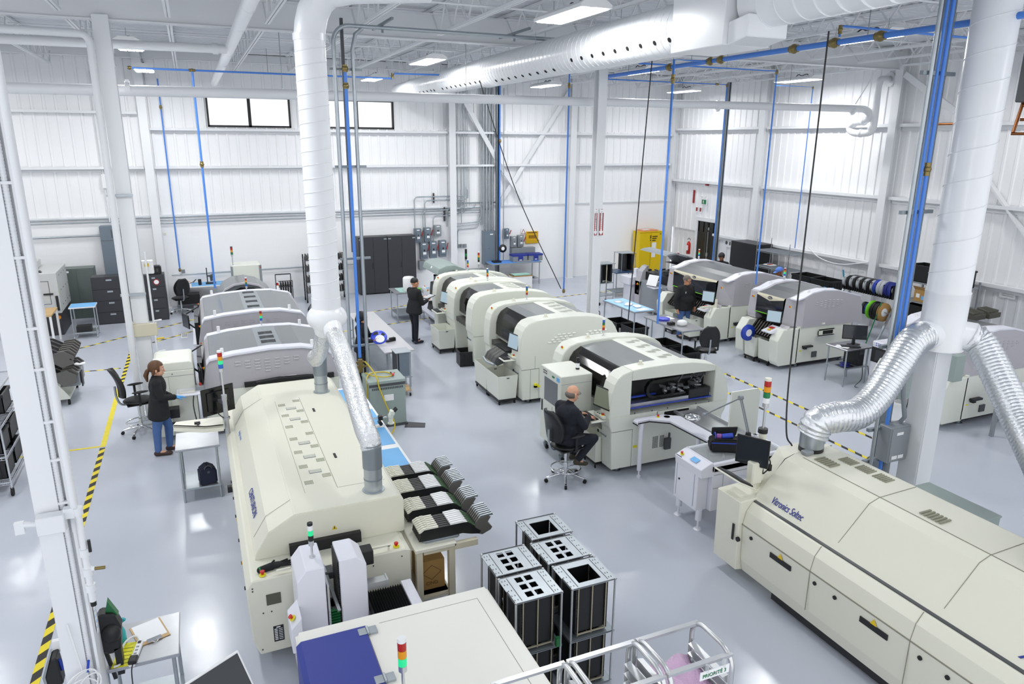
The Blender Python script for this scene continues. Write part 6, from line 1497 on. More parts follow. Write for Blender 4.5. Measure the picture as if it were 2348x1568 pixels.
# wire rack with black crates at left edge
t = thing('wire_rack', 'chrome wire rack on casters at the far left edge', 'rack', (-4.1,12.0,0)); w, d = 1.15, 1.25
def wireshelf(t, w, d, z, name='shelf', m=CHROME, step=.05):
    s = MB().bar((0,0,z),(w,0,z),.012,.02).bar((0,d,z),(w,d,z),.012,.02).bar((0,0,z),(0,d,z),.012,.02).bar((w,0,z),(w,d,z),.012,.02)
    s.bar((0,0,z-.035),(w,0,z-.035),.008).bar((w,0,z-.035),(w,d,z-.035),.008)
    k = 0
    while k*step < d: s.bar((0,k*step,z),(w,k*step,z),.006); k += 1
    for i in range(int(w/.05)): s.bar((i*.05,0,z-.035),(i*.05+.025,0,z),.005).bar((i*.05+.025,0,z),(i*.05+.05,0,z-.035),.005)
    for i in range(int(d/.05)): s.bar((w,i*.05,z-.035),(w,i*.05+.025,z),.005)
    for x in (w*.33,w*.66): s.bar((x,0,z-.01),(x,d,z-.01),.01)
    return s.obj(name, m, t)
for z in (.22,.62,1.1,1.6): wireshelf(t, w, d, z)
for x in (0,w):
    for y in (0,d):
        MB().cyl((x,y,.12),(x,y,1.9),.014,n=8).obj('post', CHROME, t); MB().cyl((x-.015,y,.06),(x+.015,y,.06),.06,n=12).box(x-.02,x+.02,y-.012,y+.012,.06,.13).obj('caster', RUBBER, t)
cr = None
for z, y, lab in ((.235,.12,'black crate on the lowest shelf of the left wire rack, label facing out'),(.235,.72,'black crate on the lowest shelf at the back of the left wire rack'),(.635,.12,'black crate on the second shelf of the left wire rack'),(.635,.72,'rear black crate on the second shelf of the left wire rack'),(1.115,.6,'black crate on the third shelf of the left wire rack')):
    if cr is None: cr = bincrate(lab, (-3.6,12.0+y,z), .6, .48, .3, 0, 'black crates on the left wire rack', GREENS)
    else: dup(cr, (-3.6,12.0+y,z), 0, lab)
# things along the back wall, left to middle
t = thing('test_cabinet', 'pale cabinet with a dark slot and stack light against the back wall', 'machine', (.82,23.2,0))
MB().box(0,.85,0,.75,0,1.5).obj('cabinet', CREAM2, t, bevel=.015); MB().box(.12,.74,-.01,0,.75,1.05).obj('dark_opening', BLACKG, t); MB().box(.15,.6,-.02,.0,.8,.84).box(.4,.62,-.02,0,.86,.98).obj('works', MIDG, t)
MB().box(-.02,.04,-.02,.05,.1,1.48).obj('corner_post', MIDG, t); MB().box(.8,.87,-.02,.05,.1,1.48).obj('corner_post', MIDG, t); signal(t, .06, .1, 1.5, 'GAR', .28, .035, .07, DARKG, ALU); estop(t, .84, -.01, 1.42, (0,-1,0), .8)
t = thing('feeder_stand', 'small metal stand with hanging dark tools by the back wall', 'stand', (2.05,22.6,0))
for x in (0,.45):
    for y in (0,.35): MB().cyl((x,y,0),(x,y,1.2 if y else 1.05),.014,n=8).obj('post', DARKG, t)
MB().box(0,.45,0,.35,.85,.87).box(0,.45,.33,.36,1.18,1.21).box(0,.45,0,.02,1.03,1.05).obj('shelf', CHAR, t)
for k in range(5): MB().box(.1+k*.07,.14+k*.07,.02+.03*(k%2),.2,.6+.05*(k%3),1.0).obj('hanging_tool', BLACK, t)
t = thing('feeder_rack', 'tall dark feeder rack on casters behind the left round duct', 'rack', (3.1,24.0,0))
for x in (0,1.3):
    for y in (0,.5): MB().box(x-.02,x+.02,y-.02,y+.02,.1,1.55).obj('post', CHAR, t); MB().cyl((x-.02,y,.05),(x+.02,y,.05),.05,n=10).obj('caster', RUBBER, t)
for k in range(4):
    z = .3+k*.36; MB().box(0,1.3,0,.5,z,z+.02).obj('shelf', GALV, t)
    for i in range(14): MB().prism([(-.05,z+.03),(.0,z+.2),(.4,z+.2),(.45,z+.03)], 'x', .05+i*.088, .08+i*.088).obj('feeder_cassette', BLACK if (i+k)%4 else FEEDG, t)
# tall black cabinets
def cab2(lab, x):
    t = thing('storage_cabinet', lab, 'cabinet', (x,24.55,0), 0, 'tall black storage cabinets')
    MB().box(0,1.0,.02,.5,.03,2.0).obj('carcass', CHAR, t, bevel=.004)
    for s in (0,1):
        d = MB().box(.006+s*.497,.497+s*.497,0,.02,.05,1.97).obj('door', CHAR, t, bevel=.003)
        if s == 0: MB().box(.45,.47,-.015,0,.9,1.1).obj('door_handle', BLACK, d)
        MB().box(.02+s*.86,.12+s*.86,-.003,0,1.9,1.94).obj('label_holder', GALV, d)
    return t
cab2('left one of two tall black cabinets against the back wall', 4.98); cab2('right one of two tall black cabinets, next to the grey switch boxes', 5.99)
# switch boxes and conduits on the back wall
def switchbox(lab, x, z, w=.24, h=.5, m=BLUEG, lever=True, mm=None):
    t = thing('safety_switch', lab, 'electrical box', (x,24.92,z), 0, 'grey switch boxes on the back wall')
    MB().box(0,w,0,.16,0,h).obj('body', m, t, bevel=.008); MB().box(.05,w-.03,-.03,0,h*.15,h*.75).obj('cover', m, t, bevel=.008)
    MB().box(.08,w-.06,-.034,-.03,h*.28,h*.42).box(.08,w-.06,-.006,0,h*.85,h*.92).obj('label_plate', PAPER, t)
    MB().box(.1,w-.1,-.034,-.03,h*.48,h*.58).obj('window', BLACK, t)
    if lever: MB().bar((w,-.02,h*.45),(w+.06,-.02,h*.85),.025).obj('lever', REDD, t)
    return t
switchbox('top left grey switch box beside the tall black cabinet', 7.07, 1.68); switchbox('top middle grey switch box with red lever', 7.43, 1.7)
switchbox('light grey switch box at top right of the six, without red lever', 7.8, 1.87, .26, .4, MIDG, False)
switchbox('bottom left grey switch box of the six by the cabinets', 7.27, 1.08, .26, .6); switchbox('bottom middle grey switch box of the six', 7.62, 1.1, .26, .6); switchbox('bottom right grey switch box of the six', 7.98, 1.12, .26, .6)
switchbox('small grey-blue switch box above the blue bins bench', 10.53, 1.66, .2, .38, BLUEG); switchbox('grey box left of the pair above the blue bins', 10.82, 1.32, .22, .42, MIDG, False); switchbox('grey box right of the pair above the blue bins', 11.1, 1.33, .23, .44, MIDG)
t = tag(MB().box(0,.98,-.12,.1,0,.2).obj('cable_trough', MIDG, bevel=.006), 'long grey wiring trough on the wall above the blue bins', 'electrical box'); t.location = (10.82,25.0,1.1)
t = thing('distribution_panel', 'tall blue-grey distribution panel on the back wall left of the strut', 'electrical cabinet', (9.68,24.85,.75)); MB().box(0,.45,0,.24,0,1.25).obj('body', BLUEG, t, bevel=.008); MB().box(.02,.43,-.01,0,.03,1.22).obj('door', BLUEG, t); MB().box(.24,.36,-.013,-.01,1.1,1.14).obj('label_plate', PAPER, t); MB().cyl((.2,-.016,.6),(.2,-.01,.6),.015,n=8).obj('lock', DARKG, t)
t = thing('floor_box', 'grey floor box with vent slats by the back wall', 'electrical box', (9.05,24.4,0)); MB().box(0,.6,0,.55,0,.62).obj('body', MIDG, t, bevel=.006); v = MB()
for k in range(9): v.box(.3+k*.03,.315+k*.03,-.004,0,.3,.55)
v.obj('vent_grille', DARKG, t)
t = tag(MB().box(0,.25,0,.16,0,.32).obj('wall_box', MIDG, bevel=.006), 'plain grey box under the switch boxes', 'electrical box'); t.location = (7.2,24.9,.7)
t = thing('socket_row', 'row of three grey sockets on the back wall', 'socket', (8.68,25.02,1.4))
for k in range(3): MB().box(k*.14,.1+k*.14,0,.08,0,.13).obj('socket', MIDG, t)
t = thing('lockout_board', 'yellow lockout board on the back wall above the blue bins', 'board', (11.47,25.05,1.42)); MB().box(0,.52,-.02,.04,0,.46).obj('board', mat('amber_board','#D9A916',.4), t, bevel=.01); m = MB()
for k in range(7): m.box(.12+k*.045,.14+k*.045,-.04,-.02,.2,.32)
m.box(.06,.46,-.026,-.02,.4,.44).obj('padlock_row', mat('brown_plastic','#7A5A12',.5), t); MB().box(-.02,.54,-.05,-.02,.02,.14).obj('tray', mat('amber_tray','#E0B528',.3,alpha=.8), t)
t = thing('warning_sign', 'red triangle warning sign beside the yellow lockout board', 'sign', (11.36,25.04,1.8)); MB().add([(-.1,0,0),(.1,0,0),(0,0,.2)],[(0,1,2)]).box(-.1,.1,.002,.01,-.02,.22).obj('plate', PAPER, t); m = MB().bar((-.08,-.004,.01),(.08,-.004,.01),.004,.015).bar((-.08,-.004,.01),(0,-.004,.18),.004,.015).bar((.08,-.004,.01),(0,-.004,.18),.004,.015); m.obj('red_border', REDD, t)
# bundled conduits
t = thing('conduit_bank', 'bank of vertical galvanised conduits on the back wall between the braces', 'conduit')
for k, (x, z0, z1, r) in enumerate(((8.72,2.9,6.9,.02),(8.85,2.3,6.9,.016),(8.97,2.7,6.9,.02),(9.05,2.9,6.9,.014),(9.12,3.2,6.9,.014),(9.72,2.0,7,.035),(9.84,2.0,7,.04),(9.96,2.0,7,.035),(10.07,2.0,7,.03),(9.6,2.2,7,.016),(9.66,2.2,7,.016))): MB().cyl((x,24.98,z0),(x,24.98,z1),r,n=8).obj('conduit', GALV, t)
for z in (5.5,4.3,3.0): MB().box(8.66,10.2,24.99,25.04,z,z+.04).obj('cross_channel', GALVD, t)
t = thing('conduit_run', 'bent galvanised conduits fanning out over the switch boxes', 'conduit')
def bend(pts, r=.018):
    out = [V(pts[0])]
    for a, b, c in zip(pts, pts[1:], pts[2:]):
        a, b, c = V(a), V(b), V(c); k = .16; p, q = b+(a-b).normalized()*k, b+(c-b).normalized()*k
        for i in range(6):
            u = i/5; out.append((1-u)**2*p+2*u*(1-u)*b+u*u*q)
    return out+[V(pts[-1])]
yw = 24.99
for pts in ([(7.1,yw,2.15),(7.1,yw,3.28),(9.05,yw,3.28),(9.05,yw,3.6)],[(7.48,yw,2.15),(7.48,yw,3.15),(9.1,yw,3.15),(9.1,yw,3.5)],[(7.4,yw,1.68),(7.4,yw,2.78),(8.85,yw,2.82),(8.85,yw,3.5)],[(7.78,yw,1.7),(7.78,yw,2.6),(8.8,yw,2.6),(8.8,yw,3.1)],
            [(8.45,yw,1.05),(8.45,yw,2.28),(9.55,yw,2.34),(9.6,yw,2.5)],[(8.62,yw,.3),(8.62,yw,2.2),(9.6,yw,2.28),(9.66,yw,2.9)],[(8.7,yw,1.5),(8.7,yw,2.1),(9.5,yw,2.12),(9.55,yw,2.6)],[(8.3,yw,2.2),(8.3,yw,2.85),(9.4,yw,2.85),(9.4,yw,3.0)]):
    MB().tube(bend(pts), .02, 8).obj('conduit', GALV, t)
for x in (7.82,8.5): MB().box(x,x+.03,yw,25.08,3.05,3.4).obj('cross_channel', CHAR, t)
MB().box(8.2,8.24,yw,25.08,2.4,2.9).obj('cross_channel', CHAR, t)
t = thing('conduit_run', 'long horizontal galvanised conduits along the back wall', 'conduit')
for z, x0, x1 in ((2.84,XL,9.6),(2.75,XL,10.05),(2.66,-2.2,9.6)): MB().cyl((x0,25.03,z),(x1,25.03,z+.02),.018,n=8).obj('conduit', GALV, t)
t = tag(MB().cyl((XL,25.02,2.32),(-2.6,25.02,2.36),.03,n=10).obj('conduit_run', GALV), 'single galvanised conduit leading to the tall grey electrical panel', 'conduit')
tag(MB().cyl((-.9,25.03,1.02),(5.,25.03,1.05),.02,n=8).obj('conduit_run', GALV), 'thin conduit low on the back wall behind the pale cabinet', 'conduit')
strutpost(10.2, 24.8, 0, 7.1, 'galvanised strut post on the back wall with a blue pipe', .06)
bluepipe('blue pipe on the strut at the back wall, behind the cream machines', [(10.24,24.7,.9),(10.24,24.7,7.1)], .03, [jl((10.24,24.7,5.2),(0,0,.06))])
tag(MB().cyl((10.42,24.75,.9),(10.42,24.75,7.),.018,n=8).obj('conduit_run', GALV), 'thin conduit right of the back wall strut', 'conduit')
# bench with blue bins
t = thing('mat_bench', 'steel bench with blue mat against the back wall, blue bins on it', 'bench', (9.75,24.2,0))
MB().box(0,2.0,0,.75,.82,.86).obj('bench_top', GALV, t); MB().box(.02,1.98,.02,.73,.861,.866).obj('blue_mat', mat('strong_blue_mat','#5C97E6',.6), t)
for x in (.06,1.94):
    for y in (.06,.7): MB().cyl((x,y,0),(x,y,.82),.02,n=8).obj('leg', GALV, t)
MB().box(.6,1.95,.05,.7,.2,.22).obj('lower_shelf', GALV, t)
t = thing('flat_tray', 'dark flat trays on the lower shelf of the blue bin bench', 'tray', (10.7,24.3,.222)); MB().box(0,.8,0,.5,0,.05).box(.1,.7,.05,.45,.05,.08).obj('tray', DARKG, t)
for k, (x, lab) in enumerate(((10.65,'left blue parts bin on the bench at the back wall'),(11.28,'right blue parts bin on the bench at the back wall'))):
    t = thing('parts_bin', lab, 'bin', (x,24.35,.867), 0, 'blue parts bins'); MB().box(0,.58,0,.35,0,.24).obj('body', MIDG, t, bevel=.006); MB().box(-.01,.59,-.012,.36,.2,.26).box(.2,.4,-.012,0,.02,.2).obj('lid', BLUEX, t); MB().box(.25,.35,-.016,-.012,.05,.08).obj('card_label', PAPER, t)
t = tag(MB().box(0,.6,0,.4,0,.04).obj('flat_device', MIDG), 'flat grey device before the blue bins', 'device'); t.location = (10.75,24.22,.867)
t = tag(MB().box(0,.3,0,.25,0,.06).obj('test_meter', BLACK), 'black meter at the left end of the blue bin bench', 'meter'); t.location = (9.9,24.4,.867)
reelmesh(None, (10.35,24.65,1.35), .15, .05, 'y', BLACK); r_ = bpy.context.scene.objects[-1] if False else None
t = tag([o for o in COL.objects if o.name.startswith('reel') and o.parent is None][0], 'small black reel hung on the strut at the back wall', 'reel')
t = thing('white_crate', 'white crate with green contents on the floor by the back wall strut', 'crate', (10.3,23.5,0)); MB().box(0,.75,0,.45,0,.5).obj('crate', WHITE, t, bevel=.01); MB().box(.05,.7,.05,.4,.5,.53).obj('contents', mat('aqua_plastic','#A7D6C6',.5), t); MB().box(-.01,.76,-.01,.46,.47,.5).obj('rim', CARD, t)
# table behind the man with clipboard
t = steeltable('steel table with pale green mat behind the standing man with clipboard', 5.15, 20.35, .9, .85, .87)
tag(MB().box(5.3,5.95,20.45,21.1,.871,.876).obj('green_mat', mat('pale_green_mat','#9FC4BE',.6)), 'pale green mat on the table behind the standing man', 'mat')
t = tag(MB().cyl((0,0,0),(0,0,.06),.07,n=14).obj('green_spool', GREENS), 'small green spool on the table behind the standing man', 'spool'); t.location = (5.9,20.55,.877)
bincrate('black crate on the floor between the cream machines', (5.42,15.5,0), .36, .4, .36, rad(-6))
# extinguisher and sign on the middle column
t = thing('fire_extinguisher', 'red fire extinguisher at the foot of the middle white column', 'extinguisher', (9.0,15.35,.55)); MB().lathe([(0,0),(.075,0),(.08,.02),(.08,.42),(.05,.5),(.02,.52),(0,.52)], n=18).obj('cylinder', RED, t); MB().box(-.03,.05,-.02,.02,.52,.58).tube(smoothpath([(.03,0,.55),(.11,0,.5),(.1,0,.2)],5),.01,6).obj('valve_hose', BLACK, t); MB().box(-.02,.02,.07,.1,.2,.5).obj('bracket', DARKG, t); MB().box(-.082,-.06,-.04,.04,.2,.35).obj('label_plate', PAPER, t)
MB().cyl((0,.1,-.55),(0,.1,.3),.012,n=6).obj('stand', GALVD, t)
for nm, x, y, rz in (('left','x',0,0),('right','x',0,0)):
    t = thing('extinguisher_sign', f'vertical red EXTINCTEUR sign, the {nm} one on the middle column', 'sign', (8.555 if nm == 'left' else 8.7, 14.76 if nm == 'right' else 14.77, 3.08), 0, 'red extinguisher signs')
    w = .035 if nm == 'left' else .052
    MB().box(-w,w,-.006,0,0,.62).obj('plate', PAPER, t); MB().box(-w,-w*.45,-.008,-.006,.1,.52).box(w*.45,w,-.008,-.006,.1,.52).add([(-w,-.008,.08),(-w,-.008,0),(0,-.008,0)],[(0,1,2)]).add([(w,-.008,.08),(0,-.008,0),(w,-.008,0)],[(0,1,2)]).add([(-w*.7,-.008,.61),(0,-.008,.595),(w*.7,-.008,.61)],[(0,1,2)]).obj('red_border', REDD, t)
    for k, ch in enumerate('EXTINCTEUR'): text(ch, CHAR, t, (0,-.007,.53-.042*k), (rad(90),0,0), .042, align='CENTER', depth=.001)
# rack carts
def rackcart(lab, loc, top=True):
    t = thing('magazine_cart', lab, 'cart', loc, 0, 'magazine carts by the yellow cabinet')
    for x in (0,.5):
        for y in (0,.45): MB().cyl((x,y,.1),(x,y,1.35),.012,n=8).obj('post', GALV, t); MB().cyl((x-.015,y,.05),(x+.015,y,.05),.05,n=10).obj('caster', RUBBER, t)
    MB().box(0,.5,0,.45,.72,.74).obj('shelf', GALV, t); MB().box(0,.5,0,.45,.3,.32).obj('shelf', GALV, t); MB().box(-.02,.55,-.02,.47,1.35,1.37).obj('top_plate', GALV, t)
    for x in (.04,.4): MB().box(x,x+.06,.03,.42,.76,1.33).obj('grooved_wall', BLACK, t)
    MB().box(.12,.38,.3,.32,.76,1.33).obj('rear_stop', BLACK, t); MB().box(.24,.26,.03,.05,.74,1.33).obj('guide_bar', CREAMD, t)
    return t
rackcart('black magazine rack on a wheeled cart right of the middle column', (11.9,20.1,0))
t = thing('bench_table', 'dark blue topped bench holding a magazine rack before the yellow cabinet', 'table', (13.05,21.0,0)); MB().box(0,1.0,0,.75,.83,.86).obj('bench_top', mat('navy_top','#2F4A6E',.4), t)
for x in (.05,.95):
    for y in (.05,.7): MB().cyl((x,y,0),(x,y,.83),.02,n=8).obj('leg', GALV, t)
MB().box(.05,.95,.05,.7,.15,.17).obj('lower_shelf', BLUEG, t)
t = thing('magazine_rack', 'black magazine rack standing on the dark blue bench', 'rack', (13.35,21.15,.862)); w, d, h = .55, .5, .62
for x in (0,w):
    for y in (0,d): MB().cyl((x,y,0),(x,y,h),.012,n=8).obj('post', GALV, t)
MB().box(-.02,w+.02,-.02,d+.02,h,h+.01).obj('top_plate', GALV, t); MB().box(.15,.22,.03,.47,.02,h-.04).box(.4,.5,.03,.47,.02,h-.04).box(.22,.4,.45,.47,.02,h-.04).obj('grooved_wall', BLACK, t)
# tables on the right with things
t = steeltable('table with pale blue mat right of the middle column', 10.38, 15.72, .68, 1.65, .86, False)
t = tag(MB().box(10.4,11.04,15.74,17.35,.861,.866).obj('blue_mat', mat('pale_blue_mat','#9CC8EC',.6)), 'pale blue mat covering the table right of the middle column', 'mat')
t = tag(MB().lathe([(0,0),(.13,0),(.14,.012),(0,.02)], n=20).obj('white_disc', WHITE), 'white round lid on the pale blue mat', 'lid'); t.location = (10.65,16.95,.867)
for k, (x, y, a, lab) in enumerate(((10.7,16.5,.4,'crumpled white bag in the middle of the pale blue mat'),(10.8,16.2,1.,'white folded bag on the pale blue mat near its right end'),(10.75,15.9,.2,'white paper sheets at the near end of the pale blue mat'))):
    t = tag(MB().ell((0,0,.02),(.16,.1,.03),12,6).ell((.06,.08,.02),(.08,.07,.03),10,6).obj('plastic_bag', WHITE) if k < 2 else MB().box(-.16,.16,-.1,.1,0,.01).obj('paper_sheet', PAPER), lab, 'bag' if k < 2 else 'paper'); t.location = (x,y,.867); t.rotation_euler = (0,0,a)
t = steeltable('bare steel table behind the office chair, blue reel lying on it', 10.36, 13.58, .68, 1.65, .86, False)
t = thing('tape_reel', 'blue tape reel lying flat on the bare steel table', 'reel', (10.62,14.75,.861)); MB().lathe([(.04,0),(.17,0),(.17,.006),(.06,.008),(.06,.03),(.17,.032),(.17,.038),(.04,.038)], n=22).obj('reel', mat('violet_blue','#5A63D8',.35), t)
t = tag(MB().box(-.1,.1,-.14,.14,0,.003).obj('paper_sheet', PAPER), 'white paper beside the blue reel on the steel table', 'paper'); t.location = (10.85,14.85,.861)
t = tag(MB().lathe([(0,0),(.1,0),(.13,.03),(.12,.1),(.06,.13),(0,.13)], n=14).obj('plastic_bag', WHITE), 'white bag at the near end of the bare steel table', 'bag'); t.location = (10.72,14.1,.861)
t = thing('black_tray', 'small black castellated tray on the bare steel table', 'tray', (10.5,14.25,.861)); m = MB().box(-.08,.08,-.06,.06,0,.03)
for k in range(4): m.box(-.08+k*.045,-.055+k*.045,-.06,.06,.03,.06)
m.obj('tray', BLACK, t)
bincrate('black crate under the pale blue mat table, farther one', (10.45,16.65,0), .5, .62, .34, 0, 'black plastic crates', PAPER)
bincrate('black crate under the pale blue mat table, nearer one', (10.52,15.95,0), .5, .6, .34, 0, 'black plastic crates', PAPER)
bincrate('black crate under the bare steel table', (10.42,14.3,0), .5, .7, .3); bincrate('black crate under the near end of the bare steel table', (10.5,13.62,0), .5, .6, .28)
# yellow cabinet, bin, door things
t = thing('flammables_cabinet', 'bright yellow flammables cabinet in the far corner', 'cabinet', (16.25,24.5,0))
MB().box(0,1.1,.02,.5,.0,1.7).obj('carcass', YEL, t, bevel=.01); MB().box(-.01,1.11,-.01,.52,1.7,1.73).obj('top_edge', YEL, t)
for s in (0,1): MB().box(.01+s*.545,.545+s*.545,0,.02,.06,1.68).obj('door', YEL, t, bevel=.004)
q = MB()
for k, z in enumerate((1.5,1.42,1.34)): q.box(.6+.0*k,.85-.04*k,-.004,0,z,z+.045)
q.box(.5,.54,-.02,0,1.45,1.58).box(.5,.54,-.02,0,1.35,1.4).box(.95,1.03,-.004,0,1.6,1.63).obj('printed_lines', mat('brown_print','#5A4410',.6), t); MB().box(.53,.56,-.006,0,.3,1.3).obj('door_latch', mat('olive_yellow','#B59A16',.4), t)
MB().box(.6,.8,-.004,0,1.05,1.28).box(.6,.78,-.004,0,.68,.86).obj('notice', PAPER, t)
t = tag(MB().box(0,.75,0,.4,0,.05).obj('orange_tray', mat('salmon_plastic','#E39A72',.5)), 'salmon coloured tray on top of the yellow cabinet', 'tray'); t.location = (16.4,24.55,1.732)
t = tag(MB().box(0,.25,0,.2,0,.012).obj('paper_sheet', PAPER), 'white sheets on the salmon tray', 'paper'); t.location = (16.5,24.55,1.783)
t = thing('emergency_sign', 'green and white exit sign over the black door', 'sign', (17.98,22.85,2.9)); MB().box(0,.04,-.16,.16,0,.22).obj('housing', WHITE, t); MB().box(-.004,0,-.14,.12,.02,.18).obj('green_panel', GREENL, t); MB().prism([(.0,.05),(.03,.05),(.04,.15),(.0,.15)], 'x', -.007, -.004).obj('figure_mark', PAPER, t); MB().cyl((0,.1,.3),(-.06,.12,.3),.04,n=10).cyl((0,-.1,.3),(-.06,-.12,.3),.04,n=10).obj('spot_lamp', WHITE, t)
for nm, y in (('left',23.35),('right',23.12)): t = thing('fire_sign', f'small red and white fire sign, the {nm} one by the black door', 'sign', (18.06,y,2.55), 0, 'small fire signs'); MB().box(0,.02,-.07,.07,0,.22).obj('plate', PAPER, t); MB().box(-.004,0,-.05,.05,.06,.2).obj('red_panel', REDD, t)
t = tag(MB().box(0,.03,-.04,.04,0,.5).obj('red_strip_sign', REDD), 'thin vertical red sign above the two fire signs', 'sign'); t.location = (18.05,23.6,2.9)
t = tag(MB().box(-.06,.04,-.05,.05,0,.1).obj('alarm_box', REDD), 'red alarm box high on the right wall near the corner', 'alarm'); t.location = (18.0,22.75,3.62)
t = thing('fire_extinguisher', 'fire extinguisher with white label hung beside the black door', 'extinguisher', (17.95,23.55,.9)); MB().lathe([(0,0),(.08,0),(.08,.4),(.04,.5),(0,.5)], n=14).obj('cylinder', RED, t); MB().tube(arc((0,.0,.55),.08,0,math.pi,6,'yz'),.012,6).obj('hose', BLACK, t); MB().box(-.085,-.06,-.05,.05,.15,.35).obj('label_plate', PAPER, t)
t = thing('pictogram_sign', 'white sign with two dark pictograms on the right wall', 'sign', (18.1,21.4,1.45)); MB().box(0,.02,-.22,.22,0,.3).obj('plate', PAPER, t); MB().lathe([(.05,0),(.07,0),(.07,.004),(.05,.004)], (-.004,.09,.15), 12, 'x').box(-.004,0,-.14,-.06,.08,.2).cyl((-.004,-.1,.24),(0,-.1,.24),.03,n=8).obj('pictogram', DARKG, t)
t = thing('storage_cabinet', 'open-topped tall black cabinet at the right wall behind the wire shelf', 'cabinet', (17.05,18.75,0)); MB().box(0,.7,0,1.25,0,1.9).obj('carcass', BLACK, t); MB().box(0,.7,0,1.25,1.9,1.92).obj('top_plate', CHAR, t)
# chrome wire shelf
t = thing('wire_shelf', 'tall chrome wire shelf unit against the right wall', 'shelf', (16.95,17.15,0))
def wshelf2(t, w, d, z):
    s = MB()
    for a, b in (((0,0),(w,0)),((0,d),(w,d)),((0,0),(0,d)),((w,0),(w,d))): s.bar((*a,z),(*b,z),.015,.025).bar((*a,z-.05),(*b,z-.05),.008)
    k = 0
    while k*.05 < d: s.bar((0,k*.05,z),(w,k*.05,z),.01); s.bar((0,k*.05,z-.05),(0,k*.05+.025,z),.006); k += 1
    s.obj('shelf', GALV, t)
for z in (.4,1.28,1.8): wshelf2(t, .6, 1.45, z)
for x in (0,.6):
    for y in (0,1.45): MB().cyl((x,y,0),(x,y,2.15),.014,n=8).obj('post', CHROME, t)
t = thing('paper_stack', 'red and white papers on the middle level of the wire shelf', 'paper', (17.15,18.1,1.31)); MB().box(0,.25,0,.35,0,.02).obj('paper_sheet', PAPER, t); MB().obox((.1,.15,.03),(.2,.12,.02),(0,0,.3)).obj('red_folder', mat('dusty_red','#A85A4E',.6), t); MB().obox((.2,.32,.03),(.12,.1,.02),(0,0,.6)).obj('blue_folder', mat('dusty_blue','#6C7FA6',.6), t)
t = thing('carton_stack', 'open cartons on the low level of the wire shelf', 'box', (17.1,17.5,.43)); MB().box(0,.4,0,.5,0,.3).box(0,.35,.55,.9,0,.35).obj('carton', CARD, t); MB().obox((.1,.2,.33),(.3,.2,.04),(.2,.1,.4)).obj('papers', PAPER, t)
# crates and table at the right wall
t = thing('side_bench', 'long white bench along the right wall behind the grey machines', 'bench', (16.7,14.78,0)); MB().box(0,.75,0,2.1,.85,.9).obj('bench_top', WHITE, t)
for y in (.1,2.0):
    for x in (.05,.7): MB().box(x-.02,x+.02,y-.02,y+.02,0,.85).obj('leg', GALV, t)
cr = bincrate('stacked black crate with blue card on the bench at the right wall, left one', (16.75,16.0,.905), .6, .75, .42, 0, 'black crates on the right wall bench', BLUEM)
dup(cr, (16.7,15.2,.905), 0, 'black crate with blue card on the bench at the right wall, right one')
t = tag(MB().box(0,.012,0,.05,0,.45).obj('blue_ruler', mat('teal_blue','#3C8FB0',.5)), 'teal blue strip standing at the right black crate', 'ruler'); t.location = (17.3,15.2,1.2); t.rotation_euler = (rad(-15),0,0)
t = thing('hand_sanitizer', 'small bottle with green label on the right wall bench', 'bottle', (17.2,14.9,.905)); MB().lathe([(0,0),(.04,0),(.04,.13),(.015,.16),(.015,.2),(0,.2)], n=12).obj('bottle', CLEAR, t); MB().cyl((0,0,.03),(0,0,.11),.041,n=12).obj('label', GREENS, t); MB().cyl((0,0,.2),(0,0,.24),.018,n=8).obj('cap', BLUEB, t)
for k in range(2):
    t = tag(MB().box(-.12,.12,-.1,.1,0,.012+.006*k).obj('paper_sheet', PAPER), f'white papers on the right wall bench, {["the farther sheet stack","the sheet stack nearest the crates"][k]}', 'paper', 'papers on the right wall bench'); t.location = (16.84+.06*k,14.9+.13*k,.905); t.rotation_euler = (0,0,.2*k)
# reel rack: A-frame with many reels
t = thing('reel_rack', 'slanted rack hung with many component reels at the right wall', 'rack', (16.45,12.95,0))
for y in (0,1.75):
    MB().bar((-.35,y,.05),(.45,y,1.6),.05,.05).bar((.6,y,0),(.45,y,1.6),.04,.04).bar((-.35,y,.05),(.6,y,.05),.04,.04).obj('side_frame', GALV, t)
for x, z in ((.28,1.48),(-.02,.92)): MB().cyl((x-.05,-.05,z),(x-.05,1.85,z),.02,n=8).obj('reel_bar', GALV, t)
MB().box(.35,.65,0,1.75,1.58,1.6).obj('top_shelf', BLACK, t); MB().cyl((-.5,.15,.1),(-.2,.1,1.2),.015,n=8).obj('green_pole', GREENL, t)
m = MB()
for k in range(22): m.box(.1,.5,.05+k*.075,.07+k*.075,1.25,1.6)
m.obj('divider_bars', BLACK, t)
def compreel(lab, loc, r, m, hub=None, w=.05):
    o = MB().lathe([(r*.18,-w/2),(r,-w/2),(r,-w/2+.004),(r*.8,-w/2+.006),(r*.8,w/2-.006),(r,w/2-.004),(r,w/2),(r*.18,w/2)], n=20, axis='y').obj('component_reel', m)
    tag(o, lab, 'reel', 'component reels on the slanted rack'); o.location = loc
    h_ = MB().lathe([(r*.2,-w/2-.002),(r*.45,-w/2-.002),(r*.45,w/2+.002),(r*.2,w/2+.002)], n=14, axis='y').obj('hub', hub or PAPER, o)
    return o
nth = ['first','second','third','fourth','fifth','sixth','seventh','eighth','ninth','tenth','eleventh','twelfth','thirteenth','fourteenth','fifteenth','sixteenth']
CLR = mat('grey_white_reel','#C9CDD2',.35)
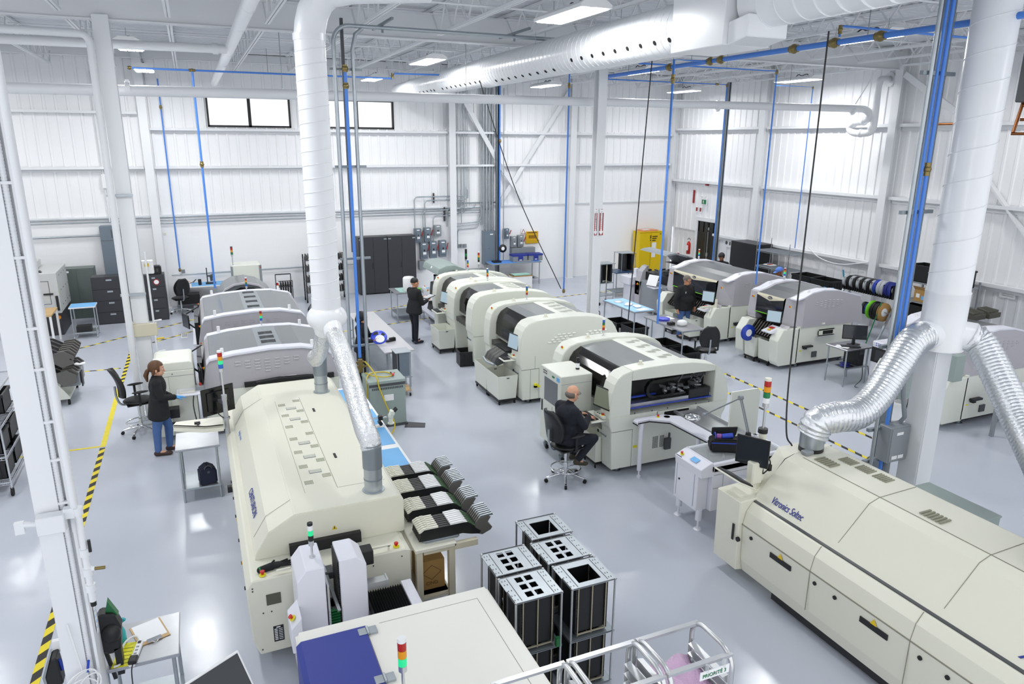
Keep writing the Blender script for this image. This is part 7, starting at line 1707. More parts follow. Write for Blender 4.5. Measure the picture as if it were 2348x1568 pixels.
for k in range(14):
    y = 13.1+.115*k; mt, nm = ((BLUEX,'blue') if k < 2 else (CLR,'pale') if k < 4 else (BLUEB,'blue') if k < 5 else (CLR,'pale') if k%2 else (BLACK,'black'))
    compreel(f'{nm} component reel, {nth[k]} from the near end of the upper bar', (16.68,y,1.48), .21 if k < 5 else .17, mt)
for k in range(14):
    y = 13.05+.115*k; mt, nm = ((CARD,'brown cardboard') if k == 0 else (BLACK,'black') if k < 3 else (GREENS,'green edged') if k == 3 else (CLR,'pale') if k%3 == 0 else (BLUEX,'dark blue') if k%3 == 1 else (BLACK,'black'))
    compreel(f'{nm} component reel, {nth[k]} from the near end of the lower bar', (16.38,y,.92), .25 if k < 4 else .17, mt, PAPER if k else WHITE)
# shelf with crates and cartons right of the rack
t = thing('crate_shelf', 'shelf of black crates and cartons behind the strut at the right wall', 'shelf', (16.7,11.35,0))
for z in (.75,1.28,1.78): MB().box(0,.75,0,1.5,z,z+.03).obj('shelf', MIDG, t)
for x in (0,.75):
    for y in (0,1.5): MB().box(x-.02,x+.02,y-.02,y+.02,0,1.95).obj('post', MIDG, t)
cr = bincrate('big black crate on the top of the crate shelf, left', (16.75,12.15,1.815), .55, .65, .42, 0, 'black crates on the crate shelf', None)
dup(bpy.data.objects[[o.name for o in COL.objects if o.get('label','').startswith('stacked black crate')][0]], (16.72,11.4,1.815), 0, 'black crate with blue card on the top of the crate shelf, right', 'black crates on the crate shelf')
dup(cr, (16.75,12.1,.785), 0, 'black crate on the low level of the crate shelf, left'); dup(cr, (16.75,11.4,.785), 0, 'black crate on the low level of the crate shelf, right')
for k, (y, lab) in enumerate(((12.2,'open brown carton on the middle level of the crate shelf, left one'),(11.75,'brown carton with yellow tags on the middle level of the crate shelf'),(11.38,'rightmost brown carton on the middle level of the crate shelf'))):
    t = thing('carton', lab, 'box', (16.78,y,1.312), 0, 'brown cartons on the crate shelf'); MB().box(0,.45,0,.36,0,.3).obj('carton_body', CARD, t); MB().add([(0,0,.3),(0,.36,.3),(-.1,.36,.4),(-.1,0,.4)],[(0,1,2,3)]).obj('flap', CARD, t); MB().box(-.004,0,.05,.15,.06,.16).obj('tag', YELP if k == 1 else BLUEM, t); MB().box(-.004,0,.2,.3,.1,.2).obj('white_tag', PAPER, t)
t = thing('wall_notice', 'white notice sheet on the right wall right of the round duct', 'paper', (18.22,11.1,1.55)); MB().box(-.05,-.045,-.2,.2,0,.32).obj('sheet', PAPER, t); m = MB()
for k in range(5): m.box(-.053,-.05,-.15,.12,.05+k*.05,.06+k*.05)
m.obj('print_lines', MIDG, t)
t = tag(MB().tube(smoothpath([(17.85,17.3,2.0),(17.9,16.8,1.72),(17.9,16.0,1.65),(17.9,15.0,1.86)],8),.016,8).obj('hanging_cable', WHITE), 'white cable sagging along the right wall ledge', 'cable')
# PC table
t = steeltable('small steel table carrying the computer, right of the nearer grey machine', 12.72, 10.88, .75, .6, .86, True)
for o in t.children:
    if o.name.startswith('lower_shelf'): o.location = (0,0,.2)
t = thing('computer_monitor', 'black computer monitor on the small steel table', 'monitor', (13.25,11.2,.861)); mo = monitor(t, (0,0,.28), .52, .32, rad(-35), rad(-8), SCREEND); MB().box(-.03,.03,-.01,.03,.0,.2).box(-.12,.12,-.08,.08,0,.012).obj('stand', BLACK, t)
t = thing('computer_keyboard', 'black keyboard on the small steel table', 'keyboard', (13.03,11.08,.861), rad(-35)); MB().box(-.2,.2,-.07,.07,0,.02).obj('base', BLACK, t); m = MB()
for i in range(14):
    for j in range(4): m.box(-.19+i*.027,-.168+i*.027,-.06+j*.03,-.035+j*.03,.02,.026)
m.obj('keys', DARKG, t)
t = tag(MB().ell((0,0,.015),(.03,.05,.02),10,6).obj('computer_mouse', BLACK), 'black mouse on the small steel table', 'mouse'); t.location = (13.08,10.95,.861)
t = tag(MB().box(-.1,.1,-.14,.14,0,.004).obj('paper_sheet', PAPER), 'white paper beside the black keyboard', 'paper'); t.location = (12.87,11.15,.861); t.rotation_euler = (0,0,.5)
t = thing('computer_tower', 'black computer tower on the lower shelf of the small steel table', 'computer', (13.2,10.98,.426)); MB().box(0,.18,0,.4,0,.38).obj('case', BLACK, t, bevel=.006); MB().box(.02,.16,-.004,0,.25,.36).obj('front_panel', DARKG, t)
t = thing('tape_reel', 'blue reel in black tray on the lower shelf of the small steel table', 'reel', (12.95,11.1,.426)); MB().lathe([(.04,0),(.12,0),(.12,.01),(.05,.02),(.05,.05),(.12,.06),(0.04,.06)], n=18).obj('reel', BLUEX, t); MB().box(-.15,.15,-.14,.14,0,.003).obj('tray', BLACK, t)
tag(MB().tube(smoothpath([(13.4,11.3,.8),(13.45,11.1,.5),(13.3,10.9,.15),(13.0,10.8,.02),(13.35,10.75,.02),(13.5,10.95,.4)],8),.008,6).obj('floor_cable', BLACK), 'black cables drooping behind the small steel table', 'cable')
# white loader cabinet behind the round duct
t = thing('board_loader', 'white and black loader cabinet behind the silver foil duct', 'machine', (13.25,9.95,0))
MB().box(0,.62,0,.75,.1,1.02).obj('cabinet', COOLW, t, bevel=.01); MB().box(-.006,.625,-.006,.755,.62,.95).obj('dark_band', BLACK, t); MB().box(-.01,.63,-.01,.76,.98,1.08).obj('top_cover', COOLW, t, bevel=.02); MB().box(-.01,0,.1,.65,.66,.9).obj('window', CHAR, t)
b = MB()
for i in range(2):
    for j in range(4): b.cyl((-.012,.5+j*.05,1.0+i*.04),(-.006,.5+j*.05,1.0+i*.04),.013,n=8)
b.obj('push_buttons', BLUEB, t); MB().box(.3,.4,-.013,-.008,1.0,1.04).obj('green_label', GREENS, t); text('Universal', BLUEG, t, (-.009,.5,.45), (rad(90),0,rad(-90)), .08)
MB().box(-.01,0,.05,.7,.1,.3).obj('lower_hatch', CHAR, t)
t = thing('white_tub', 'white plastic tub on the floor left of the square column', 'tub', (12.1,8.72,0), rad(8)); m = MB().box(0,.62,0,.42,0,.01); th = .012
for a in ((0,.62,0,th),(0,.62,.42-th,.42),(0,th,0,.42),(.62-th,.62,0,.42)): m.box(a[0],a[1],a[2],a[3],0,.38)
m.box(-.02,.64,-.02,0,.34,.38).box(-.02,0,-.02,.44,.34,.38).obj('tub', WHITE, t); MB().box(.22,.4,-.006,0,.22,.26).obj('grip_slot', MIDG, t)
t = thing('grey_box', 'small grey-green control box on the far side of the square column', 'electrical box', (9.3,6.9,1.55)); MB().box(0,.2,0,.28,0,.75).obj('body', GREENG, t, bevel=.01); MB().box(-.25,0,.1,.14,.3,.36).obj('bracket', GREENG, t)
MB().box(.22,.27,.05,.1,.25,.45).tube(smoothpath([(.25,.08,.25),(.3,.1,-.1),(.2,.1,-.5),(.0,.1,-.9)],6),.008,6).obj('scanner_cord', BLACK, t)
for k in range(2):
    t = thing('feeder_box', 'dark box of parts on the roof of the right edge machine, '+('left' if k == 0 else 'right'), 'box', (14.15+.55*k,9.2+.05*k,1.775-.02*k), rad(4), 'boxes on the right edge machine'); m = MB().box(0,.4,0,.35,0,.1)
    for i in range(6): m.obox((.05+i*.06,.17,.13),(.04,.25,.06),(.2,.1*i,.1*i))
    m.obj('box', mat('dark_olive','#4A4A40',.6), t)
t = thing('conveyor_table', 'white conveyor table at the right edge before the grey machine', 'conveyor', (13.0,6.6,0)); MB().box(0,1.3,0,1.3,.85,.92).obj('table_top', COOLW, t, bevel=.01); MB().box(.1,.9,.15,.22,.925,.94).obj('black_rail', BLACK, t)
for x in (.1,1.2):
    for y in (.1,1.2): MB().box(x-.03,x+.03,y-.03,y+.03,0,.85).obj('leg', MIDG, t)
# =================== PEOPLE ===================
def solid(mb, name, m, parent, vox=.008, smooth=4):
    """union of overlapping rounded volumes as one continuous surface"""
    o = mb.obj(name, m, parent)
    r = o.modifiers.new('r', 'REMESH'); r.mode = 'VOXEL'; r.voxel_size = vox; r.use_smooth_shade = True
    s = o.modifiers.new('s', 'SMOOTH'); s.factor = .5; s.iterations = smooth
    me = bpy.data.meshes.new_from_object(o.evaluated_get(bpy.context.evaluated_depsgraph_get()))
    me.name = name; old = o.data; o.modifiers.clear(); o.data = me; bpy.data.meshes.remove(old)
    me.materials.clear(); me.materials.append(m)
    me.polygons.foreach_set('use_smooth', [True]*len(me.polygons)); me.update()
    return o
def hand(mb, w, d, n, curl=.5, side=1, s=1.):
    """palm and five fingers from wrist w along d, palm facing n; side +1 = thumb on the d x n side"""
    w = V(w); d = V(d).normalized(); n = V(n); n = (n-d*n.dot(d)).normalized(); x = d.cross(n)*side
    R = M((d, x, n)).transposed()
    mb.ell(w+d*.048*s, (.052*s,.04*s,.018*s), 12, 8, R); mb.cone(w, w+d*.03*s, .026*s, .026*s, 10)
    for k, (off, L) in enumerate(((.03,.068),(.011,.08),(-.01,.075),(-.029,.058))):
        p = w+d*.085*s+x*off*s; a = 0.
        for j, f in enumerate((.45,.32,.25)):
            a += curl*(.5,.8,.6)[j]; q = p+(d*math.cos(a)+n*math.sin(a)+x*off*.6)*L*f*s
            mb.cone(p, q, (.0095-.001*j)*s, (.009-.001*j)*s, 8); p = q
    p = w+d*.025*s+x*.03*s
    for j, f in enumerate((.035,.028,.022)):
        q = p+(d*(.65+.1*j)+x*(.6-.25*j)+n*(.25+.2*curl*j))*f*1.1*s
        mb.cone(p, q, (.012-.0012*j)*s, (.011-.0012*j)*s, 8); p = q
def person(label, loc, rz, J, skin, top, legs, shoes, hair=None, hairm=None, vox=.008, head=(0,0), belly=0., coat=0., glove=None, hands=None, build=1., hs=1.1):
    t = thing('person', label, 'person', loc, rz)
    Hc = V(J['head']); hp, hy = head; HR = (M.Rotation(hy,3,'Z') @ M.Rotation(hp,3,'Y'))
    P = lambda x, y, z: Hc + HR @ V((x*hs,y*hs,z*hs))
    pel, che, nek = V(J['pelvis']), V(J['chest']), V(J['neck'])
    up = (che-pel).normalized(); mid = pel.lerp(che,.45)
    sd = V((0,1,0)); fw = sd.cross(up)
    TR = M((fw, sd, up)).transposed()
    _e = lambda m, c, r, *a: m.ell(c, tuple(q*hs for q in r), *a)
    def torso(m, g):
        m.ell(pel, (.115*build+g,.155*build+g,.13+g), 16, 10, TR)
        m.ell(mid+fw*belly*.5, (.11*build+g+belly*.6,.145*build+g+belly*.3,.17+g), 16, 10, TR)
        m.ell(che, (.115*build+g,.17*build+g,.19+g), 16, 10, TR)
        m.cone(V(J['sL'])*.75+V(J['sR'])*.25, V(J['sL']), .07+g, .06+g, 12); m.cone(V(J['sR'])*.75+V(J['sL'])*.25, V(J['sR']), .07+g, .06+g, 12)
        m.cone(che+up*.12, nek, .085+g, .055+g*.5, 12)
        for q in 'LR':
            sh = V(J['s'+q]); m.cone(nek-up*.05, sh+up*.0, .06+g, .055*build+g, 12); m.cone(sh, che.lerp(sh,.55)-up*.1, .058*build+g, .075*build+g, 12)
    def arms(m, g, cut=1.):
        for s in 'LR':
            a, b, c = V(J['s'+s]), V(J['e'+s]), V(J['w'+s]); m.cone(a, b, .052*build+g, .042*build+g, 12); m.cone(b, b.lerp(c,cut), .042*build+g, .03+g*1.3, 12)
    def legsf(m, g, end=1.):
        for s in 'LR':
            a, b, c = V(J['h'+s]), V(J['k'+s]), V(J['a'+s]); m.cone(a, b, .088*build+g, .056+g, 12); m.cone(b, b.lerp(c,end), .056+g, .036+g*1.4, 12); m.ell(b.lerp(c,.3)-fw*.0, (.05+g,)*3, 10, 7)
    # body: one continuous skin surface
    m = MB(); torso(m, 0); arms(m, 0); legsf(m, 0)
    m.cone(nek-up*.03, P(-.01,0,-.08), .056, .05, 12)
    _e(m, P(-.008,0,.025), (.098,.077,.095), 16, 10, HR); _e(m, P(.02,0,-.045), (.068,.06,.075), 14, 9, HR); _e(m, P(.055,0,-.085), (.03,.032,.025), 10, 7, HR)
    m.cone(P(.085,0,.015), P(.105,0,-.025), .011, .016, 8); _e(m, P(.075,0,.035), (.018,.05,.012), 10, 6, HR); _e(m, P(.088,0,-.062), (.012,.026,.012), 8, 6, HR)
    for sy in (-1,1): _e(m, P(-.012,sy*.08,-.01), (.02,.012,.032), 8, 6, HR)
    for s in 'LR':
        w = V(J['w'+s]); d, n, c, sg = (hands or {}).get(s, ((w-V(J['e'+s])).normalized(), V((0,-1 if s == 'L' else 1,0)), .35, 1 if s == 'L' else -1))
        if glove != s: hand(m, w, d, n, c, sg)
        f = V(J['a'+s]); tt = V(J['t'+s]); m.cone(f, tt, .036, .03, 10)
    solid(m, 'body', skin, t, vox*.8, 3)
    if glove:
        w = V(J['w'+glove]); d, n, c, sg = hands[glove]; g = MB(); hand(g, w, d, n, c, sg, 1.08); g.cone(w-V(d).normalized()*.05, w, .036, .03); solid(g, 'glove', GLOVEB, t, .006, 2)
    # clothes
    m = MB(); torso(m, .016); arms(m, .015, .93)
    if coat:
        for k in range(12):
            u = k/11; m.ell(pel+up*(.12-(.12+coat)*u), (.135*build+.035*u,.18*build+.035*u,.075), 20, 10, TR)
    m.cone(nek-up*.05, nek-up*.005, .078, .066, 12)
    solid(m, 'jacket', top, t, vox, 8)
    m = MB(); legsf(m, .014, .94); m.ell(pel-up*.03, (.124*build,.165*build,.13), 14, 9, TR); solid(m, 'trousers', legs, t, vox, 6)
    for s in 'LR':
        f = V(J['a'+s]); tt = V(J['t'+s]); d = (tt-f); d.z = 0 if abs(d.z) < .12 else d.z; d.normalize()
        so = V((0,0,-1)) if abs(d.z) < .5 else -fw
        m = MB(); m.cone(f, f-V((0,0,.03)), .047, .045, 10).cone(f-d*.03+V((0,0,-.035)), tt+d*.02, .045, .036, 12); m.ell(tt+d*.03, (.045,.042,.03), 10, 7)
        sh = solid(m, 'shoe', shoes, t, .007, 2)
    # face and hair
    e = MB(); b = MB()
    for sy in (-1,1):
        e.ell(P(.076,sy*.031,.012), (.012,.014,.009), 8, 6, HR); b.ell(P(.086,sy*.032,.012), (.005,.006,.006), 8, 6, HR)
    e.obj('eye_whites', PAPER, t); b.obj('pupils', BLACK, t)
    br = MB()
    for sy in (-1,1): br.cone(P(.09,sy*.015,.036), P(.08,sy*.05,.036), .005, .004, 6)
    br.obj('eyebrows', hairm or HAIRK, t); MB().cone(P(.097,-.02,-.062), P(.097,.02,-.062), .004, .004, 6).obj('mouth', mat('lips','#A5604F',.5), t)
    if hair: hair(t, P, HR, hairm)
    return t, P, HR
def cap_hair(low=-.02, back=-.05, thick=.008):
    def f(t, P, HR, m):
        h = MB(); h.ell(P(-.018,0,.038), (.11+thick,.089+thick,.103+thick), 18, 12, HR)
        o = solid(h, 'hair', m, t, .006, 2)
        # cut the face side away: keep the crown and back
        bm = bmesh.new(); bm.from_mesh(o.data); Pi = P(0,0,0); Ri = HR.transposed(); kill = []
        for v in bm.verts:
            q = Ri @ (v.co-Pi)
            if q.z < low and q.x > -.02 or q.z < back or (q.x > .045 and q.z < .075): kill.append(v)
        bmesh.ops.delete(bm, geom=kill, context='VERTS'); bm.to_mesh(o.data); bm.free()
        so = o.modifiers.new('thickness', 'SOLIDIFY'); so.thickness = .012; so.offset = -1
    return f
def stand(h=1.72, sp=.1, step=.05, lean=0.):
    k = h/1.72
    J = dict(pelvis=(0,0,.94*k), chest=(.02+lean,0,1.28*k), neck=(.02+lean*1.4,0,1.46*k), head=(.045+lean*1.7,0,1.6*k), sL=(.01+lean*1.2,.175,1.39*k), sR=(.01+lean*1.2,-.175,1.39*k),
      hL=(0,.09,.9*k), hR=(0,-.09,.9*k), kL=(step+.02,sp,.49*k), kR=(-step+.02,-sp,.49*k), aL=(step,sp,.085), aR=(-step,-sp,.085), tL=(step+.15,sp+.02,.04), tR=(-step+.15,-sp-.02,.04),
      eL=(-.02,.23,1.12*k), eR=(-.02,-.23,1.12*k), wL=(.06,.24,.88*k), wR=(.06,-.24,.88*k))
    return J
# woman with blue gloves
J = stand(1.62, .09, .09); J.update(eR=(.06,-.19,1.06), wR=(.26,-.02,.99), eL=(.03,.2,1.05), wL=(.2,.12,.97))
def pony(t, P, HR, m):
    cap_hair(-.035, -.075, .012)(t, P, HR, m)
    h = MB().cone(P(-.1,0,.0), P(-.13,0,-.03), .03, .035).cone(P(-.13,0,-.03), P(-.15,.01,-.1), .035, .04).cone(P(-.15,.01,-.1), P(-.13,.01,-.19), .04, .018).cone(P(-.04,-.07,.0), P(-.05,-.075,-.05), .03, .028).cone(P(-.04,.07,.0), P(-.05,.075,-.05), .03, .028)
    solid(h, 'ponytail', m, t, .008, 3); MB().tube([P(-.105+.0*k,.03*math.cos(k),.03*math.sin(k)-.005) for k in range(8)], .008, 6).obj('hair_band', BLACK, t)
person('standing woman with brown ponytail, black jacket, jeans and blue gloves, hand on a keyboard', (-.9,12.8,0), rad(2), J, SKIN2, BLKCLOTH, DENIM, mat('brown_shoe','#3A2620',.5), pony, HAIRB, .008, (rad(6),0), 0, .2, 'R',
  {'R': ((.9,.25,-.12),(0,0,-1),.25,-1), 'L': ((.8,-.5,-.1),(0,0,-1),.4,1)}, 1.06)
# man with clipboard
J = stand(1.74, .09, .03); J.update(eR=(.1,-.22,1.1), wR=(.36,-.1,1.12), eL=(.12,.2,1.12), wL=(.38,.12,1.16))
t, P, HR = person('standing man in black jacket and black trousers with white side stripe, holding a clipboard', (5.02,17.95,0), rad(22), J, SKIN, BLKCLOTH, NAVYB, mat('dark_blue_shoe','#1A2234',.5), cap_hair(.03, .0, .002), HAIRK, .009, (rad(8),rad(-8)), .05, .1, None,
  {'R': ((.9,.35,.05),(0,.3,1),.7,1), 'L': ((.9,-.2,.05),(0,-.3,1),.7,-1)}, 1.2)
m = MB()
for a, b in (((.0,-.205,.8),(.005,-.175,.5)),((.005,-.175,.5),(-.01,-.155,.14))): m.bar(a, b, .012, .012)
m.obj('white_stripe', PAPER, t)
tb = thing('clipboard', 'dark clipboard held by the standing man in black', 'clipboard', (5.4,18.1,1.19), rad(22)); MB().obox((.08,0,0),(.3,.22,.012),(0,rad(-12),0)).obj('board', BLACK, tb); MB().obox((.08,0,.009),(.26,.19,.003),(0,rad(-12),0)).obj('paper_sheet', mat('dim_paper','#C9CCD0',.7), tb)
# person with the reel
J = stand(1.58, .09, .04); J.update(eR=(.06,-.24,1.02), wR=(.3,-.12,.98), eL=(.1,.22,1.02), wL=(.28,.14,1.06))
def bob(t, P, HR, m):
    h = MB().ell(P(-.025,0,.02), (.121,.108,.126), 16, 10, HR).ell(P(-.05,0,-.05), (.094,.105,.1), 14, 9, HR).cone(P(-.02,-.075,-.06), P(.0,-.08,-.12), .035, .03).cone(P(-.02,.075,-.06), P(.0,.08,-.12), .035, .03)
    solid(h, 'hair', m, t, .008, 3)
person('standing person with black bobbed hair and dark jacket holding a blue reel', (3.06,15.3,0), rad(-32), J, SKIN, NAVYB, mat('dark_grey_trousers','#2E2D2F',.8), BLACK, bob, HAIRK, .009, (rad(18),0), 0, .12, None,
  {'R': ((.85,.4,.1),(0,.5,.8),.7,1), 'L': ((.85,-.4,.1),(0,-.5,.8),.7,-1)}, .95)
t = thing('tape_reel', 'blue and white reel held by the person with black bobbed hair', 'reel', (3.4,15.07,1.05), (0)); t.rotation_euler = (rad(38),rad(10),rad(-20))
MB().lathe([(.05,-.012),(.18,-.012),(.18,-.006),(.06,-.004),(.06,.004),(.18,.006),(.18,.012),(.05,.012)], n=24).obj('reel', mat('cobalt_plastic','#3D55E0',.35), t)
MB().cyl((.03,-.05,.012),(.03,-.05,.03),.1,n=22).obj('white_disc', PAPER, t); MB().prism([(-.13,.02),(-.03,.06),(-.05,.14),(-.13,.1)], 'z', .0125, .014).prism([(.03,.07),(.1,.05),(.12,.1),(.05,.14)], 'z', .0125, .014).obj('reel_window', BLACK, t)
# seated bald man
J = dict(pelvis=(-.06,0,.78), chest=(-.0,0,1.1), neck=(.05,0,1.3), head=(.1,0,1.44), sL=(.0,.18,1.21), sR=(.0,-.18,1.21), hL=(-.02,.1,.73), hR=(-.02,-.1,.73), kL=(.4,.16,.72), kR=(.4,-.2,.7), aL=(.2,.08,.36), aR=(.14,-.12,.36), tL=(.32,.1,.27), tR=(.26,-.14,.27),
  eL=(.15,.25,1.0), eR=(.15,-.24,.97), wL=(.4,.17,1.0), wR=(.42,-.02,.99))
def ringhair(t, P, HR, m):
    h = MB().ell(P(-.03,0,-.01), (.1,.095,.066), 16, 9, HR); o = solid(h, 'hair', m, t, .006, 2)
    bm = bmesh.new(); bm.from_mesh(o.data); Ri = HR.transposed(); kill = [v for v in bm.verts if (Ri @ (v.co-P(0,0,0))).x > .005]
    bmesh.ops.delete(bm, geom=kill, context='VERTS'); bm.to_mesh(o.data); bm.free(); so = o.modifiers.new('thickness', 'SOLIDIFY'); so.thickness = .01; so.offset = -1
def glasses(t, P):
    g = MB()
    for sy in (-1,1): g.tube([P(.098,sy*.033+.024*math.cos(a*.785),.012+.018*math.sin(a*.785)) for a in range(9)], .003, 5).tube([P(.095,sy*.057,.016),P(.0,sy*.082,.012)], .003, 5)
    g.tube([P(.1,-.01,.014),P(.1,.01,.014)], .003, 5).obj('glasses', BLACK, t)
t, P, HR = person('seated bald man in dark navy jacket typing at the nearest cream machine', (4.98,9.25,0), rad(10), J, SKIN2, NAVYB, NAVYB, mat('olive_shoe','#3A3626',.6), ringhair, HAIRG, .008, (rad(10),0), .05, 0, None,
  {'L': ((.95,-.1,-.15),(0,0,-1),.4,1), 'R': ((.95,.15,-.15),(0,0,-1),.4,-1)}, 1.25)
glasses(t, P)
# man with goatee at the right
J = stand(1.72, .11, .02); J.update(sL=(.01,.2,1.39), sR=(.01,-.2,1.39), eR=(-.02,-.31,1.1), wR=(.05,-.3,.86), eL=(.03,.3,1.1), wL=(.12,.27,.88))
t, P, HR = person('standing man with goatee, black jacket and jeans by the farther right grey machine', (12.0,15.75,0), rad(-82), J, SKIN, BLKCLOTH, DENIM, BLACK, cap_hair(.0, -.03, .004), HAIRG, .009, (rad(14),rad(18)), .06, .1, None, None, 1.38)
glasses(t, P); g = MB().ell(P(.075,0,-.09), (.028,.036,.03), 10, 7, HR).cone(P(.098,-.025,-.05), P(.098,.025,-.05), .007, .007, 6); solid(g, 'goatee', mat('grey_beard','#3E3632',.6), t, .005, 1)
MB().prism([(-.05,1.12),(.05,1.12),(.075,1.42),(-.075,1.42)], 'x', .165, .172).obj('shirt', mat('black_red_shirt','#2A1416',.8), t); MB().box(.172,.176,-.03,.03,1.32,1.36).obj('red_print', REDD, t); MB().box(.15,.165,-.14,-.1,1.28,1.33).obj('white_badge', PAPER, t)
# bearded man behind
J = stand(1.72, .1, .02, .04); J.update(eR=(.1,-.24,1.12), wR=(.32,-.12,1.05), eL=(.1,.24,1.12), wL=(.32,.1,1.05))
t, P, HR = person('bearded man in black polo looking down behind the farther right grey machine', (15.7,18.75,0), rad(205), J, SKIN3, BLKCLOTH, NAVYB, BLACK, cap_hair(.01, -.03, .012), HAIRK, .01, (rad(32),0), .03, 0, None, None, 1.05)
g = MB().ell(P(.05,0,-.085), (.05,.055,.04), 12, 8, HR).cone(P(.095,-.025,-.048), P(.095,.025,-.048), .007, .007, 6); solid(g, 'beard', HAIRK, t, .006, 1)
# person in blue cap
J = stand(1.66, .1, .02, .05); J.update(eR=(.1,-.24,1.08), wR=(.32,-.12,1.02), eL=(.1,.24,1.08), wL=(.32,.1,1.02))
def cap(t, P, HR, m):
    c = MB().ell(P(-.01,0,.045), (.119,.1,.1), 16, 10, HR); o = solid(c, 'cap', mat('blue_cap','#5B84D6',.7), t, .008, 2)
    bm = bmesh.new(); bm.from_mesh(o.data); Ri = HR.transposed(); kill = [v for v in bm.verts if (Ri @ (v.co-P(0,0,0))).z < .03]
    bmesh.ops.delete(bm, geom=kill, context='VERTS'); bm.to_mesh(o.data); bm.free(); so = o.modifiers.new('thickness', 'SOLIDIFY'); so.thickness = .008; so.offset = -1
    MB().ell(P(.1,0,.035), (.08,.07,.01), 12, 6, HR).obj('cap_peak', MATS['blue_cap'], t)
person('person in blue cap, mostly hidden behind the right grey machines', (15.75,16.1,0), rad(170), J, SKIN3, NAVYB, NAVYB, BLACK, cap, HAIRK, .011, (rad(20),0), 0, 0, None, None, 1.)
# =================== LAMPS, SKY, CAMERA ===================
LX = [-.87, 5.2, 10.85, 16.3]; LY = [9.9, 16.9, 22.3]
where = {(-.87,16.9): 'high bay lamp near the left white column, in front of the windows', (-.87,22.3): 'small far high bay lamp at the left end of the blue pipe',
 (5.2,9.9): 'largest high bay lamp, above the perforated duct', (5.2,16.9): 'high bay lamp left of the perforated duct at mid distance', (5.2,22.3): 'far high bay lamp just right of the left round duct',
 (10.85,9.9): 'bright high bay lamp beside the blue main at upper right', (10.85,16.9): 'high bay lamp right of the middle column under the blue main', (10.85,22.3): 'far high bay lamp seen under the perforated duct',
 (16.3,16.9): 'high bay lamp hanging in front of the right wall', (16.3,22.3): 'far high bay lamp near the corner of the hall', (-.87,9.9): 'near high bay lamp above the left side'}
def hilamp(x, y):
    t = thing('high_bay_lamp', where.get((x,y), 'white high bay lamp'), 'lamp', (x,y,6.93), 0, 'high bay lamps')
    MB().prism([(-.24,0),(.24,0),(.24,.045),(.13,.11),(-.13,.11),(-.24,.045)], 'y', -.74, .74).obj('housing', WHITE, t)
    for i in range(3): MB().box(-.205+.145*i, -.085+.145*i, -.7, .7, -.012, .002).obj('lamp_strip', LAMP, t)
    MB().tube(smoothpath([(0,-.4,.1),(.02,-.3,.16),(-.02,-.15,.13),(.01,.0,.17),(0,.1,.12)],4), .012, 6).obj('coiled_cord', BLACK, t)
    for s in (-.55,.55): MB().cyl((0,s,.1),(0,s,.28),.004,n=5).obj('hanger_wire', GALVD, t)
    return t
for x in LX:
    for y in LY:
        if (x,y) != (16.3,9.9): hilamp(x, y)
def area(x, y, e, sx=.46, sy=1.42, z=6.9):
    l = bpy.data.lights.new('lamp_and_fill_light', 'AREA'); l.shape = 'RECTANGLE'; l.size = sx; l.size_y = sy; l.energy = e; l.color = (1,.99,.965)
    o = bpy.data.objects.new('lamp_and_fill_light', l); o.location = (x,y,z); COL.objects.link(o)
EN = {9.9: 70, 16.9: 105, 22.3: 55}
KX = {-.87: 1., 5.2: 1., 10.85: 1.1, 16.3: .68, -5.5: 1.}
for x in (-5.5,*LX):  # leftmost column is added out of view, with no fixtures
    for y in LY: area(x, y, EN[y]*KX[x])
for x in (-5.5, 5.2, 10.85, 16.3): area(x, 3.0, 25)  # added unseen fill row without fixtures, brightens faces turned to the camera
# overcast sky through the windows; hall left unwalled behind camera to add soft fill
wd = bpy.data.worlds.new('sky'); SC.world = wd; wd.use_nodes = True
bg = wd.node_tree.nodes['Background']; bg.inputs[0].default_value = (.95,.97,1,1); bg.inputs[1].default_value = 1.1
# camera, on the mezzanine
cam = bpy.data.cameras.new('camera'); co = bpy.data.objects.new('camera', cam); COL.objects.link(co)
cam.sensor_width = 36; cam.lens = 1650/2348*36; cam.clip_end = 200
Rm = M(((.91732633,-.39807207,.00714318),(-.10069617,-.24933009,-.96316914),(.38519174,.88282112,-.26880139)))  # rows: right, down, forward
rot = M((Rm[0], -Rm[1], -Rm[2])).transposed()
co.matrix_world = M.Translation((0,0,5.2)) @ rot.to_4x4()
SC.camera = co
SC.view_settings.view_transform = 'Standard'; SC.view_settings.look = 'None'; SC.view_settings.gamma = 1
SC.view_settings.exposure = 0.34; SC.view_settings.use_curve_mapping = False
